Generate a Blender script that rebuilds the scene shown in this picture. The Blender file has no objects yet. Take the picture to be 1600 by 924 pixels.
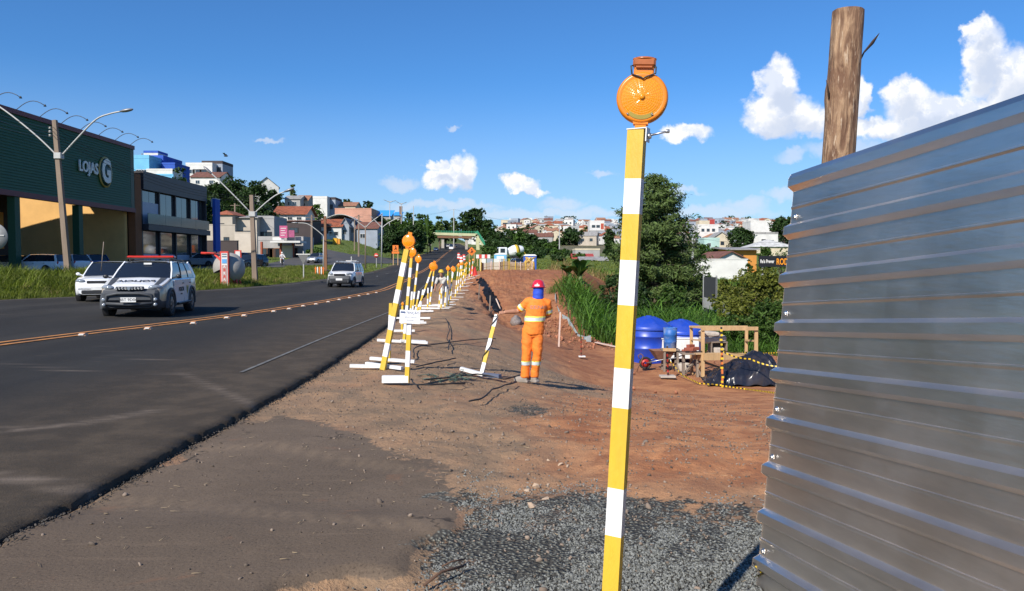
import bpy, bmesh, math, random
import numpy as np
from mathutils import Vector, Matrix
from mathutils.bvhtree import BVHTree
R = random.Random(7)
NR = np.random.RandomState(11)
SC = bpy.context.scene
COL = SC.collection
rad = math.radians
V = Vector

# ---------------------------------------------------------------- camera, sun, sky, exposure
CAMZ, FPX, PITCH = 1.7, 1200.0, math.atan(50 / 1200)
cd = bpy.data.cameras.new('camera'); cam = bpy.data.objects.new('camera', cd); COL.objects.link(cam)
cam.location = (0, 0, CAMZ); cam.rotation_euler = (math.pi / 2 - PITCH, 0, 0)
cd.sensor_width = 36; cd.lens = 36 * FPX / 1600; cd.clip_start = 0.05; cd.clip_end = 6000
SC.camera = cam
SUN_AZ, SUN_EL = 212.0, 37.0          # azimuth clockwise from +Y (view direction)
sl = bpy.data.lights.new('sun', 'SUN'); so = bpy.data.objects.new('sun', sl); COL.objects.link(so)
sl.energy = 5.0; sl.angle = rad(0.53); sl.color = (1.0, 0.93, 0.82)
_a, _e = rad(SUN_AZ), rad(SUN_EL)
TOSUN = V((math.sin(_a) * math.cos(_e), math.cos(_a) * math.cos(_e), math.sin(_e)))
so.rotation_euler = TOSUN.to_track_quat('Z', 'Y').to_euler()
SC.view_settings.view_transform = 'Standard'; SC.view_settings.look = 'None'
SC.view_settings.exposure = 0.30; SC.view_settings.gamma = 1.0
SC.render.engine = 'CYCLES'
SC.cycles.max_bounces = 6; SC.cycles.diffuse_bounces = 3; SC.cycles.glossy_bounces = 3
SC.cycles.transparent_max_bounces = 6; SC.cycles.caustics_reflective = False; SC.cycles.caustics_refractive = False

_cp, _sp = math.cos(PITCH), math.sin(PITCH)
def ray(px, py):
    """photo pixel (1600x924) -> direction with y-component 1"""
    u, v = (px - 800) / FPX, (462 - py) / FPX
    d = V((u, _cp + v * _sp, -_sp + v * _cp))
    return d / d.y
def ap(px, py, d):
    r = ray(px, py); return V((r.x * d, d, CAMZ + r.z * d))

class NT:
    """tiny node-tree helper"""
    def __init__(s, tree): s.t = tree; s.n = tree.nodes; s.l = tree.links
    def new(s, t, **kw):
        n = s.n.new(t)
        for k, v in kw.items(): setattr(n, k, v)
        return n
    def put(s, sock, v):
        if hasattr(v, 'is_linked') or isinstance(v, bpy.types.NodeSocket): s.l.new(v, sock)
        else: sock.default_value = v
    def math(s, op, a, b=0.0, c=None, clamp=False):
        n = s.new('ShaderNodeMath', operation=op, use_clamp=clamp)
        s.put(n.inputs[0], a); s.put(n.inputs[1], b)
        if c is not None: s.put(n.inputs[2], c)
        return n.outputs[0]
    def vec(s, op, a, b=(0, 0, 0)):
        n = s.new('ShaderNodeVectorMath', operation=op); s.put(n.inputs[0], a)
        if op == 'SCALE': s.put(n.inputs['Scale'], b)
        else: s.put(n.inputs[1], b)
        return n.outputs['Value'] if op in ('LENGTH', 'DOT_PRODUCT') else n.outputs[0]
    def mix(s, f, a, b, mode='MIX'):
        n = s.new('ShaderNodeMix', data_type='RGBA', blend_type=mode)
        s.put(n.inputs[0], f); s.put(n.inputs[6], a); s.put(n.inputs[7], b)
        return n.outputs[2]
    def ramp(s, f, lo, hi, a=0.0, b=1.0, smooth=True):
        n = s.new('ShaderNodeMapRange', interpolation_type='SMOOTHSTEP' if smooth else 'LINEAR')
        s.put(n.inputs['Value'], f); s.put(n.inputs['From Min'], lo); s.put(n.inputs['From Max'], hi)
        s.put(n.inputs['To Min'], a); s.put(n.inputs['To Max'], b)
        return n.outputs[0]
    def noise(s, vec, scale, detail=4, rough=0.55, dist=0.0):
        n = s.new('ShaderNodeTexNoise'); n.inputs['Scale'].default_value = scale
        n.inputs['Detail'].default_value = detail; n.inputs['Roughness'].default_value = rough
        n.inputs['Distortion'].default_value = dist
        if vec is not None: s.l.new(vec, n.inputs['Vector'])
        return n.outputs[0]
def c4(c): return (c[0], c[1], c[2], 1.0)

# ---- world: Nishita sky with clouds placed by direction
W = bpy.data.worlds.new('World'); SC.world = W; W.use_nodes = True
def make_world():
    t = NT(W.node_tree); t.n.clear()
    out = t.new('ShaderNodeOutputWorld'); bg = t.new('ShaderNodeBackground')
    sky = t.new('ShaderNodeTexSky', sky_type='NISHITA'); sky.sun_disc = False
    sky.sun_elevation = rad(SUN_EL); sky.sun_rotation = rad(SUN_AZ)
    sky.altitude = 600; sky.air_density = 1.0; sky.dust_density = 0.35; sky.ozone_density = 2.2
    tc = t.new('ShaderNodeTexCoord'); D = t.vec('NORMALIZE', tc.outputs['Generated'])
    sep = t.new('ShaderNodeSeparateXYZ'); t.l.new(D, sep.inputs[0])
    X, Y, Z = sep.outputs
    front = t.ramp(Y, 0.15, 0.3)
    Ys = t.math('MAXIMUM', Y, 0.1)
    cmb = t.new('ShaderNodeCombineXYZ')
    t.l.new(t.math('DIVIDE', X, Ys), cmb.inputs[0]); t.l.new(t.math('DIVIDE', Z, Ys), cmb.inputs[1])
    UV = cmb.outputs[0]
    n1 = t.new('ShaderNodeTexNoise'); n1.inputs['Scale'].default_value = 22; n1.inputs['Detail'].default_value = 8; n1.inputs['Roughness'].default_value = 0.62
    t.l.new(UV, n1.inputs['Vector'])
    n2 = t.new('ShaderNodeTexNoise'); n2.inputs['Scale'].default_value = 60; n2.inputs['Detail'].default_value = 5
    t.l.new(UV, n2.inputs['Vector'])
    wv = t.vec('SCALE', t.vec('SUBTRACT', n1.outputs['Color'], (0.5, 0.5, 0.5)), 0.045)
    wv2 = t.vec('SCALE', t.vec('SUBTRACT', n2.outputs['Color'], (0.5, 0.5, 0.5)), 0.018)
    UW = t.vec('ADD', t.vec('ADD', UV, wv), wv2)
    def blobs(lst, UW=UW):
        acc = None; shade = None
        for (px, py, rx, ry) in lst:
            r = ray(px, py)
            m = t.vec('MULTIPLY', t.vec('SUBTRACT', UW, (r.x, r.z, 0)), (FPX / rx, FPX / ry, 0))
            dd = t.math('SUBTRACT', 1.0, t.vec('DOT_PRODUCT', m, m))
            acc = dd if acc is None else t.math('MAXIMUM', acc, dd)
        return acc
    BL = [(722, 266, 26, 28), (695, 276, 34, 20), (684, 254, 20, 10), (812, 288, 32, 15), (822, 298, 34, 8),
        (1222, 178, 58, 40), (1215, 130, 33, 38), (1262, 190, 44, 26), (1200, 195, 44, 26), (1070, 209, 42, 16),
        (1440, 178, 66, 38), (1415, 150, 40, 28), (1522, 180, 90, 34), (1535, 95, 38, 62), (1590, 140, 62, 70), (1492, 172, 70, 26), (1378, 200, 60, 22), (1530, 48, 26, 20), (1345, 150, 14, 34),
        (1690, 150, 110, 75), (1850, 190, 130, 55), (-180, 200, 120, 40), (-330, 170, 90, 55)]
    wisp = t.math('MULTIPLY', t.math('SUBTRACT', n1.outputs[0], .5), 1.1)
    bright = t.math('ADD', blobs(BL), wisp)
    faint = blobs([(625, 285, 40, 13), (1242, 243, 38, 11), (1222, 304, 36, 12), (880, 318, 46, 14), (940, 274, 26, 7),
        (1165, 318, 40, 14), (420, 221, 26, 6), (690, 322, 110, 10), (1330, 235, 80, 18), (860, 335, 200, 12), (710, 196, 12, 5), (1110, 330, 120, 14), (1050, 295, 60, 8)])
    mb = t.math('MULTIPLY', t.ramp(bright, -0.28, 0.55), front)
    above = blobs(BL, t.vec('ADD', UW, (-.008, .020, 0)))
    mf = t.math('MULTIPLY', t.math('MULTIPLY', t.ramp(faint, -0.1, 1.0), front), 0.55)
    # soft inner shading: billows and grey-blue undersides
    n3 = t.noise(t.vec('ADD', UW, (0.013, -0.016, 0)), 26, 6, 0.6)
    sh = t.ramp(t.math('SUBTRACT', n1.outputs[0], n3), -0.10, 0.09)
    core = t.ramp(bright, 0.05, 0.8)
    cb = t.mix(sh, c4((8.6, 9.3, 10.8)), c4((11.6, 11.6, 11.7)))
    cb = t.mix(t.math('MULTIPLY', t.ramp(above, .25, .95), .75), cb, c4((6.2, 7.2, 9.2)))
    # same kind of scattered cumulus round the rest of the sky
    back = t.math('SUBTRACT', 1.0, t.ramp(Y, 0.25, 0.5))
    nb = t.noise(t.vec('MULTIPLY', D, (1, 1, 2.4)), 4.5, 8, 0.6)
    mk = t.math('MULTIPLY', t.math('MULTIPLY', t.ramp(nb, 0.58, 0.68), back), t.math('MULTIPLY', t.ramp(Z, 0.02, 0.1), t.ramp(Z, 0.55, 0.25)))
    tint = t.mix(1.0, sky.outputs[0], c4((0.50, 1.0, 1.52)), 'MULTIPLY')
    horizon_haze = t.math('MULTIPLY', t.ramp(Z, 0.24, 0.0), 0.52)
    col = t.mix(horizon_haze, tint, c4((6.2, 7.2, 8.6)))
    col = t.mix(mf, col, c4((8.4, 8.9, 10.0)))
    col = t.mix(mb, col, cb)
    col = t.mix(mk, col, c4((9, 9.2, 9.8)))
    t.l.new(col, bg.inputs[0]); bg.inputs[1].default_value = 0.076
    t.l.new(bg.outputs[0], out.inputs[0])
make_world()

# ---------------------------------------------------------------- mesh helpers
class MB:
    def __init__(s): s.v = []; s.f = []; s.m = []; s.sm = []
    def add(s, vs, fs, mi=0, M=None, smooth=False):
        o = len(s.v)
        if M is not None: vs = [M @ V(p) for p in vs]
        s.v.extend([tuple(p) for p in vs])
        for f in fs:
            s.f.append(tuple(i + o for i in f)); s.m.append(mi); s.sm.append(smooth)
        return s
    def box(s, c, d, M=None, mi=0, taper=1.0, b=0.0):
        x, y, z = c; a, bb, h = d[0] / 2, d[1] / 2, d[2] / 2
        if b > 0:
            vs = []; k = b
            for sz in (-1, 1):
                for (sx, sy) in ((-1, -1), (1, -1), (1, 1), (-1, 1)):
                    t = taper if sz > 0 else 1
                    vs += [(x + sx * (a - k) * t, y + sy * (bb - k) * t, z + sz * h), (x + sx * a * t, y + sy * (bb - k) * t, z + sz * (h - k)), (x + sx * (a - k) * t, y + sy * bb * t, z + sz * (h - k))]
            fs = []
            top = [12, 15, 18, 21]; bot = [0, 3, 6, 9]
            fs += [tuple(top), tuple(bot[::-1])]
            nx = {0: (2, 5), 3: (4, 7), 6: (8, 11), 9: (10, 1)}
            # side faces, built from the convex hull for simplicity
            bm = bmesh.new()
            for p in vs: bm.verts.new(p)
            bmesh.ops.convex_hull(bm, input=bm.verts)
            bm.verts.index_update()
            vs = [v.co.copy() for v in bm.verts]; fs = [tuple(v.index for v in f.verts) for f in bm.faces]
            bm.free()
            return s.add(vs, fs, mi, M)
        vs = [(x - a, y - bb, z - h), (x + a, y - bb, z - h), (x + a, y + bb, z - h), (x - a, y + bb, z - h)]
        vs += [(x - a * taper, y - bb * taper, z + h), (x + a * taper, y - bb * taper, z + h), (x + a * taper, y + bb * taper, z + h), (x - a * taper, y + bb * taper, z + h)]
        return s.add(vs, [(0, 3, 2, 1), (4, 5, 6, 7), (0, 1, 5, 4), (1, 2, 6, 5), (2, 3, 7, 6), (3, 0, 4, 7)], mi, M)
    def beam(s, p, q, w, h, mi=0, up=(0, 0, 1), t=1.0):
        p, q = V(p), V(q); d = (q - p); L = d.length; d = d / L
        u = V(up)
        if abs(d.dot(u.normalized())) > 0.98: u = V((0, 1, 0))
        a = d.cross(u).normalized(); b = a.cross(d).normalized()
        vs = []
        for (o, k) in ((p, 1), (q, t)):
            for (x, y) in ((-1, -1), (1, -1), (1, 1), (-1, 1)): vs.append(o + a * (x * w / 2 * k) + b * (y * h / 2 * k))
        return s.add(vs, [(3, 2, 1, 0), (4, 5, 6, 7), (0, 1, 5, 4), (1, 2, 6, 5), (2, 3, 7, 6), (3, 0, 4, 7)], mi)
    def tube(s, pts, r, n=8, mi=0, cap=True, smooth=True, sq=1.0):
        pts = [V(p) for p in pts]; k = len(pts)
        rs = r if isinstance(r, (list, tuple)) else [r] * k
        vs = []; a = None
        for i in range(k):
            d = (pts[min(i + 1, k - 1)] - pts[max(i - 1, 0)])
            if d.length < 1e-9: d = V((0, 0, 1))
            d.normalize()
            if a is None: a = d.orthogonal().normalized()
            else:
                a = a - d * a.dot(d)
                if a.length < 1e-6: a = d.orthogonal()
                a.normalize()
            b = d.cross(a)
            for j in range(n):
                th = 2 * math.pi * j / n
                vs.append(pts[i] + a * (math.cos(th) * rs[i]) + b * (math.sin(th) * rs[i] * sq))
        fs = []
        for i in range(k - 1):
            for j in range(n):
                fs.append((i * n + j, i * n + (j + 1) % n, (i + 1) * n + (j + 1) % n, (i + 1) * n + j))
        s.add(vs, fs, mi, None, smooth)
        if cap:
            s.add(vs[:n], [tuple(range(n))[::-1]], mi); s.add(vs[-n:], [tuple(range(n))], mi)
        return s
    def lathe(s, prof, n=16, M=None, mi=0, smooth=True, a0=0.0, a1=2 * math.pi):
        full = abs(a1 - a0 - 2 * math.pi) < 1e-6; m = n if full else n + 1
        vs = []
        for (r, z) in prof:
            for j in range(m):
                th = a0 + (a1 - a0) * j / n
                vs.append((r * math.cos(th), r * math.sin(th), z))
        fs = []
        for i in range(len(prof) - 1):
            for j in range(n):
                k = (j + 1) % m
                fs.append((i * m + j, i * m + k, (i + 1) * m + k, (i + 1) * m + j))
        return s.add(vs, fs, mi, M, smooth)
    def ell(s, c, r, n=12, k=8, M=None, mi=0):
        prof = [(max(math.sin(math.pi * i / k), 1e-4), -math.cos(math.pi * i / k)) for i in range(k + 1)]
        T = Matrix.Translation(V(c)) @ Matrix.Diagonal((r[0], r[1], r[2], 1))
        return s.lathe(prof, n, (M @ T) if M is not None else T, mi)
    def prism(s, poly, y0, y1, M=None, mi=0, mi_side=None):
        """polygon in (x,z), extruded along y"""
        k = len(poly); vs = [(x, y0, z) for x, z in poly] + [(x, y1, z) for x, z in poly]
        s.add(vs, [tuple(range(k)), tuple(range(2 * k - 1, k - 1, -1))], mi, M)
        return s.add(vs, [(i, i + k, (i + 1) % k + k, (i + 1) % k) for i in range(k)], mi if mi_side is None else mi_side, M)
    def build(s, name, mats, parent=None, loc=None, fix=True, rot=None):
        me = bpy.data.meshes.new(name); me.from_pydata(s.v, [], s.f)
        if not isinstance(mats, (list, tuple)): mats = [mats]
        for m in mats: me.materials.append(m)
        if len(s.f):
            me.polygons.foreach_set('material_index', s.m); me.polygons.foreach_set('use_smooth', s.sm)
        if fix and len(s.f) < 60000:
            bm = bmesh.new(); bm.from_mesh(me); bmesh.ops.remove_doubles(bm, verts=bm.verts, dist=1e-5) if any(s.sm) else None
            bmesh.ops.recalc_face_normals(bm, faces=bm.faces); bm.to_mesh(me); bm.free()
        me.update()
        o = bpy.data.objects.new(name, me); COL.objects.link(o)
        if parent is not None: o.parent = parent
        if loc is not None: o.location = loc
        if rot is not None: o.rotation_euler = rot
        return o
def tag(o, label=None, cat=None, group=None, kind=None):
    if label: o['label'] = label
    if cat: o['category'] = cat
    if group: o['group'] = group
    if kind: o['kind'] = kind
    return o
def thing(name, label, cat, loc=(0, 0, 0), rz=0.0, group=None):
    o = bpy.data.objects.new(name, None); COL.objects.link(o); o.empty_display_size = 0.2
    o.location = loc; o.rotation_euler = (0, 0, rz)
    return tag(o, label, cat, group)
def struct(o): o['kind'] = 'structure'; return o
KIDS = {}
def copy_tree(o, parent=None):
    c = o.copy(); COL.objects.link(c)
    if parent is not None: c.parent = parent
    for ch in list(o.children): copy_tree(ch, c)
    return c
def dup(o, loc, rz=0.0, label=None, group=None, sc=None):
    c = copy_tree(o); c.location = loc; c.rotation_euler = (0, 0, rz)
    if sc is not None: c.scale = (sc, sc, sc) if not isinstance(sc, tuple) else sc
    if label: c['label'] = label
    if group: c['group'] = group
    return c
def text_obj(name, txt, size, mat, parent=None, M=None, ext=0.004, bold=0.0, align='CENTER', mirror=False, sx=1.0, pts=None):
    cu = bpy.data.curves.new(name, 'FONT'); cu.body = txt; cu.size = size; cu.extrude = ext; cu.offset = bold
    cu.align_x = align; cu.align_y = 'CENTER'; cu.resolution_u = 3
    to = bpy.data.objects.new(name, cu); COL.objects.link(to)
    dg = bpy.context.evaluated_depsgraph_get(); me = bpy.data.meshes.new_from_object(to.evaluated_get(dg))
    bpy.data.objects.remove(to); bpy.data.curves.remove(cu)
    me.materials.clear(); me.materials.append(mat); me.name = name
    S = Matrix.Diagonal((-sx if mirror else sx, 1, 1, 1))
    me.transform((M if M is not None else Matrix.Identity(4)) @ S)
    if mirror: me.flip_normals()
    o = bpy.data.objects.new(name, me); COL.objects.link(o)
    if parent is not None: o.parent = parent
    return o
def frame(o, x, y):
    """matrix with origin o, local X along x, local Y along y"""
    x = V(x).normalized(); y = V(y); z = x.cross(y).normalized(); y = z.cross(x)
    m = Matrix((x, y, z)).transposed().to_4x4(); m.translation = V(o); return m

# ---------------------------------------------------------------- materials
MATS = {}
def mat(name, col, rough=0.6, metal=0.0, var=0.12, scale=6.0, bump=0.0, bscale=40.0, spec=0.5, dirt=None, dirt_amt=0.3, coat=0.0, coord='Object', island=0.0, transl=0.0, stretch=(1, 1, 1)):
    if name in MATS: return MATS[name]
    m = bpy.data.materials.new(name); m.use_nodes = True; MATS[name] = m
    t = NT(m.node_tree); b = t.n['Principled BSDF']
    tc = t.new('ShaderNodeTexCoord'); P = tc.outputs[coord]
    if stretch != (1, 1, 1): P = t.vec('MULTIPLY', P, stretch)
    n = t.noise(P, scale, 5, 0.6)
    k = t.ramp(n, 0.25, 0.75, 1 - var, 1 + var, False)
    if island > 0:
        g = t.new('ShaderNodeNewGeometry')
        k = t.math('MULTIPLY', k, t.ramp(g.outputs['Random Per Island'], 0, 1, 1 - island, 1 + island, False))
    mul = t.vec('SCALE', (col[0], col[1], col[2]), k)
    c = mul
    if dirt is not None:
        n2 = t.noise(P, scale * 0.35, 6, 0.65)
        c = t.mix(t.ramp(n2, 0.42, 0.72, 0, dirt_amt), c, c4(dirt))
    t.l.new(c, b.inputs['Base Color'])
    b.inputs['Roughness'].default_value = rough; b.inputs['Metallic'].default_value = metal
    b.inputs['Specular IOR Level'].default_value = spec; b.inputs['Coat Weight'].default_value = coat
    b.inputs['Coat Roughness'].default_value = 0.05
    if bump > 0:
        nb = t.noise(P, bscale, 4, 0.6); bp = t.new('ShaderNodeBump'); bp.inputs['Strength'].default_value = bump
        bp.inputs['Distance'].default_value = 0.02
        t.l.new(nb, bp.inputs['Height']); t.l.new(bp.outputs[0], b.inputs['Normal'])
    if transl > 0:
        tr = t.new('ShaderNodeBsdfTranslucent'); t.l.new(t.vec('MULTIPLY', c, (1.3, 1.5, 0.7)), tr.inputs[0])
        mx = t.new('ShaderNodeMixShader'); mx.inputs[0].default_value = transl
        t.l.new(b.outputs[0], mx.inputs[1]); t.l.new(tr.outputs[0], mx.inputs[2])
        t.l.new(mx.outputs[0], t.n['Material Output'].inputs[0])
    return m
def glass_mat(name, col=(0.02, 0.025, 0.03), rough=0.05):
    return mat(name, col, rough, 0.0, 0.05, 2.0, spec=0.9)
# ---------------------------------------------------------------- terrain
def vnoise(x, y, seed=0):
    xi = np.floor(x).astype(np.int64); yi = np.floor(y).astype(np.int64)
    fx = x - xi; fy = y - yi; fx = fx * fx * (3 - 2 * fx); fy = fy * fy * (3 - 2 * fy)
    def h(a, b):
        n = (a * 374761393 + b * 668265263 + seed * 974711) & 0x7fffffff
        n = ((n ^ (n >> 13)) * 1274126177) & 0x7fffffff
        n = (n ^ (n >> 16)) & 0xffff
        return n / 65535.0
    return (h(xi, yi) * (1 - fx) + h(xi + 1, yi) * fx) * (1 - fy) + (h(xi, yi + 1) * (1 - fx) + h(xi + 1, yi + 1) * fx) * fy
def fbm(x, y, seed=0, o=4):
    a = 0; amp = 0.5
    for i in range(o): a = a + amp * (vnoise(x * 2 ** i, y * 2 ** i, seed + i) - 0.5); amp *= 0.55
    return a
def sst(t): t = np.clip(t, 0, 1); return t * t * (3 - 2 * t)
ZY = [-50, 45, 70, 95, 120, 160, 200, 250, 300, 390, 600, 1000, 2000]
ZZ = [0, 0, .12, .45, .95, 2.0, 3.2, 4.8, 6.45, 9.8, 17, 28, 40]
def zroad(x, y):
    return np.interp(y, ZY, ZZ) + 0.022 * np.clip(-4.0 - x, 0, 12) * np.clip((110 - y) / 60, 0, 1)
def hit(px, py, h, y0=1.5, y1=1500):
    r = ray(px, py); a = y0; f = 1.012
    while a < y1:
        if CAMZ + r.z * a < float(h(r.x * a, a)): break
        a *= f
    lo, hi = a / f, a
    for _ in range(30):
        m = (lo + hi) / 2
        if CAMZ + r.z * m < float(h(r.x * m, m)): hi = m
        else: lo = m
    return V((r.x * hi, hi, float(h(r.x * hi, hi))))
def line_of(px): 
    p = [hit(a, b, zroad) for a, b in px]; p.sort(key=lambda q: q.y)
    return [q.y for q in p], [q.x for q in p]
RY, RX = line_of([(0, 845), (130, 790), (300, 690), (470, 600), (545, 552), (612, 505), (648, 476), (674, 452), (700, 425), (722, 405), (732, 396), (738, 390)])
CY, CX = line_of([(-160, 566), (0, 541), (130, 525), (232, 514), (303, 504), (410, 490), (520, 471), (600, 455), (668, 419.5), (696, 397), (704, 392), (712, 386)])
LY, LX = line_of([(-240, 487), (0, 470), (140, 466), (330, 455), (440, 446), (515, 436.5), (560, 431), (598, 421), (640, 406), (664, 397), (690, 386.5)])
WY, WX = line_of([(350, 600), (500, 535), (610, 490), (650, 460), (672, 440), (690, 425), (711, 402), (722, 392)])
def ext(Y, X, slope_lo, slope_hi):
    return [-60] + Y + [1200], [X[0] + slope_lo * (Y[0] + 60)] + X + [X[-1] + slope_hi * (1200 - Y[-1])]
RY, RX = ext(RY, RX, -0.02, -0.09); CY, CX = ext(CY, CX, -0.2, -0.09); LY, LX = ext(LY, LX, -0.1, -0.09)
def smooth_line(Y, X):
    ys = np.concatenate([np.arange(-20, 80, 0.5), np.arange(80, 700, 4.0)]); xs = np.interp(ys, Y, X)
    for _ in range(40): xs[1:-1] = (xs[:-2] + 2 * xs[1:-1] + xs[2:]) / 4
    return ys, xs
RY, RX = smooth_line(RY, RX); CY, CX = smooth_line(CY, CX); LY, LX = smooth_line(LY, LX)
XR = lambda y: np.interp(y, RY, RX); XC = lambda y: np.interp(y, CY, CX); XL = lambda y: np.interp(y, LY, LX)
FY = [0, 45, 70, 100, 140, 200, 300, 400, 500, 600, 700, 800, 900, 1000, 1100, 1500, 2600]
FZ = [-1.7, -2.0, -1.9, -1.2, .6, 4.2, 7.6, 10.5, 16.2, 23, 31, 40, 48, 54.5, 57, 54, 40]
def XB(y): return np.interp(y, [0, 26, 27.6, 28.6, 31, 34, 40, 50, 62, 75], [30, 9.5, 6.0, 4.1, 3.4, 3.1, 3.0, 3.0, 5.5, 9])     # top of the creek bank
def H(x, y):
    x = np.asarray(x, float); y = np.asarray(y, float)
    zr = zroad(x, y)
    # left of the road
    s = XL(y) - x
    left = 0.8 * sst(s / 8.0) * np.clip((y - 10) / 25, 0.3, 1)
    left = left - 0.25 * np.clip((s - 14) / 10, 0, 1) * np.clip((85 - y) / 25, 0, 1)
    left = left + 0.9 * sst((y - 105) / 40) * sst((s - 4) / 8) + 3.0 * sst((y - 140) / 60) * sst((s - 6) / 14)
    hill = 25 * sst((y - 105) / 190) * sst((s - 28) / 75) + 4 * sst((y - 60) / 120) * sst((s - 55) / 60)
    left = left + hill
    # right of the road
    s2 = x - XR(y)
    pit = -1.45 * np.clip((y - 7.0) / 12, 0, 1) * sst((x + 2.5) / 6.0) * sst((48 - y) / 16)
    dirt = zr + pit + 0.10 * sst((y - 28) / 8) * 0
    gu = x - np.interp(y, [26, 30, 38, 46, 60], [-.35, -0.75, -1.35, -2.0, -2.9]) + .25 * np.sin(y * 1.3) * .6
    gully = -.55 * sst((gu + .10) / .10) * (1 - sst((gu - .75) / 1.5)) * sst((y - 27) / 4) * sst((50 - y) / 6)
    bowl = -0.75 * np.exp(-((x - 1.2) / 2.0) ** 2 - ((y - 42) / 9.0) ** 2)
    mound = 1.05 * np.exp(-((y - 64) / 7.0) ** 2) * sst((x + 6) / 4) * sst((9.0 - x) / 4)
    dirt = dirt + (gully + bowl + mound) * sst((s2 - 0.8) / 1.5)
    valley = np.interp(y, FY, FZ) + 0.9 * sst((x - 14) / 16) * sst((70 - y) / 30)
    creek = -0.9 * np.exp(-((x - XB(y) - 2.4) / 1.7) ** 2) * sst((y - 25.5) / 4) * sst((62 - y) / 10)
    b = sst((x - XB(y)) / np.interp(y, [0, 28, 34, 60, 80], [6, 3.0, 2.0, 4, 20]) + 0.0) * (y > 20)
    blend_far = sst((s2 - 12) / 45) * sst((y - 62) / 18)
    near = dirt * (1 - b) + np.minimum(valley + creek, dirt) * b
    right = near * (1 - sst((y - 62) / 18)) + (zr * (1 - blend_far) + valley * blend_far) * sst((y - 62) / 18)
    right = np.where(y > 62, right + mound * sst((s2 - .8) / 1.5) * sst((82 - y) / 10) * sst((y - 62) / 18), right)
    z = np.where(s > 0, zr + left, np.where(s2 > 0, right, zr))
    # far left of the road past the crest keeps rolling on at the height of the town
    w = sst((y - 330) / 250) * sst((s - 4) / 60)
    z = np.where(s > 0, z * (1 - w) + np.maximum(np.interp(y, FY, FZ), 14) * w, z)
    return z
def gp(px, py, y0=1.5): return hit(px, py, H, y0)
def gz(x, y): return float(H(x, y))

def inside(poly, x, y):
    c = np.zeros(x.shape, bool); n = len(poly)
    for i in range(n):
        x1, y1 = poly[i]; x2, y2 = poly[(i + 1) % n]
        if abs(y2 - y1) < 1e-9: continue
        k = ((y1 > y) != (y2 > y)) & (x < (x2 - x1) * (y - y1) / (y2 - y1) + x1)
        c ^= k
    return c
def soft(poly, x, y, w, amp, sc, seed):
    """0..1 membership with a ragged edge: jitter the sample point by noise, then box-filter"""
    nx = x + amp * fbm(x * sc, y * sc, seed) * 2; ny = y + amp * fbm(x * sc + 37, y * sc - 11, seed + 5) * 2
    a = 0
    for dx in (-1, 0, 1):
        for dy in (-1, 0, 1): a = a + inside(poly, nx + dx * w, ny + dy * w)
    return a / 9.0
def pdist(line, x, y):
    best = np.full(np.shape(x), 1e9)
    for (x1, y1), (x2, y2) in zip(line[:-1], line[1:]):
        dx, dy = x2 - x1, y2 - y1; t = np.clip(((x - x1) * dx + (y - y1) * dy) / (dx * dx + dy * dy), 0, 1); best = np.minimum(best, np.hypot(x - x1 - t * dx, y - y1 - t * dy))
    return best
TRACKS = None
flat = lambda x, y: 0.0 * x
def gpoly(px): return [(q.x, q.y) for q in (hit(a, b, flat) for a, b in px)]
APRON = gpoly([(-900, 1100), (-200, 1000), (0, 850), (130, 790), (300, 690), (400, 640), (470, 655), (560, 668), (640, 690), (735, 730), (722, 760), (705, 785), (712, 800), (700, 838), (662, 850), (652, 880), (650, 905), (560, 895), (420, 924), (300, 1100), (-300, 1400)])
GRAVEL = gpoly([(705, 740), (760, 752), (850, 778), (900, 770), (1000, 790), (1100, 790), (1250, 800), (1320, 900), (1250, 1100), (900, 1200), (730, 1100), (755, 924), (700, 890), (690, 840), (715, 810), (722, 785)])
GRAVEL2 = gpoly([(790, 610), (880, 600), (900, 625), (820, 640), (770, 650)])
RED = gpoly([(880, 575), (1000, 560), (1300, 560), (1300, 795), (1150, 782), (1000, 770), (900, 745), (860, 700), (820, 640), (850, 600)])

TRK = [gpoly(q) for q in ([(150, 770), (300, 786), (450, 808), (700, 832)], [(-200, 740), (0, 757), (110, 772), (200, 790)], [(300, 700), (420, 690), (560, 720), (720, 740)], [(-40, 690), (120, 672), (240, 650)], [(270, 585), (420, 650)], [(330, 610), (400, 640)], [(10, 580), (120, 592)], [(180, 560), (240, 572)])]
def trackmask(x, y):
    m = 0
    for i, l in enumerate(TRK):
        d = pdist(l, x, y); w = .13 if i < 4 else .07; m = np.maximum(m, np.exp(-(d / w) ** 4) * (.55 + .45 * np.cos(d * 150)) * (.5 + fbm(x * 1.5, y * 1.5, 90 + i)) * (1.2 if i < 4 else .8))
    return np.clip(m, 0, 1)
def apron_at(x, y):
    k = sst((y - 5.0) / 1.2); return (soft(APRON, x, y, .035, .10, 1.6, 3) * (1 - k) + soft(APRON, x, y, .32, .5, .9, 3) * k) * (y < 14)
def apstep(y): return .065 * sst((5.6 - y) / .9)
def axis(segs):
    out = []
    for a, b, st in segs: out += list(np.arange(a, b, st))
    return out
def grow(a, st, g, end):
    out = []
    while a < end: out.append(a); a += st; st *= g
    out.append(end); return out
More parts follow.
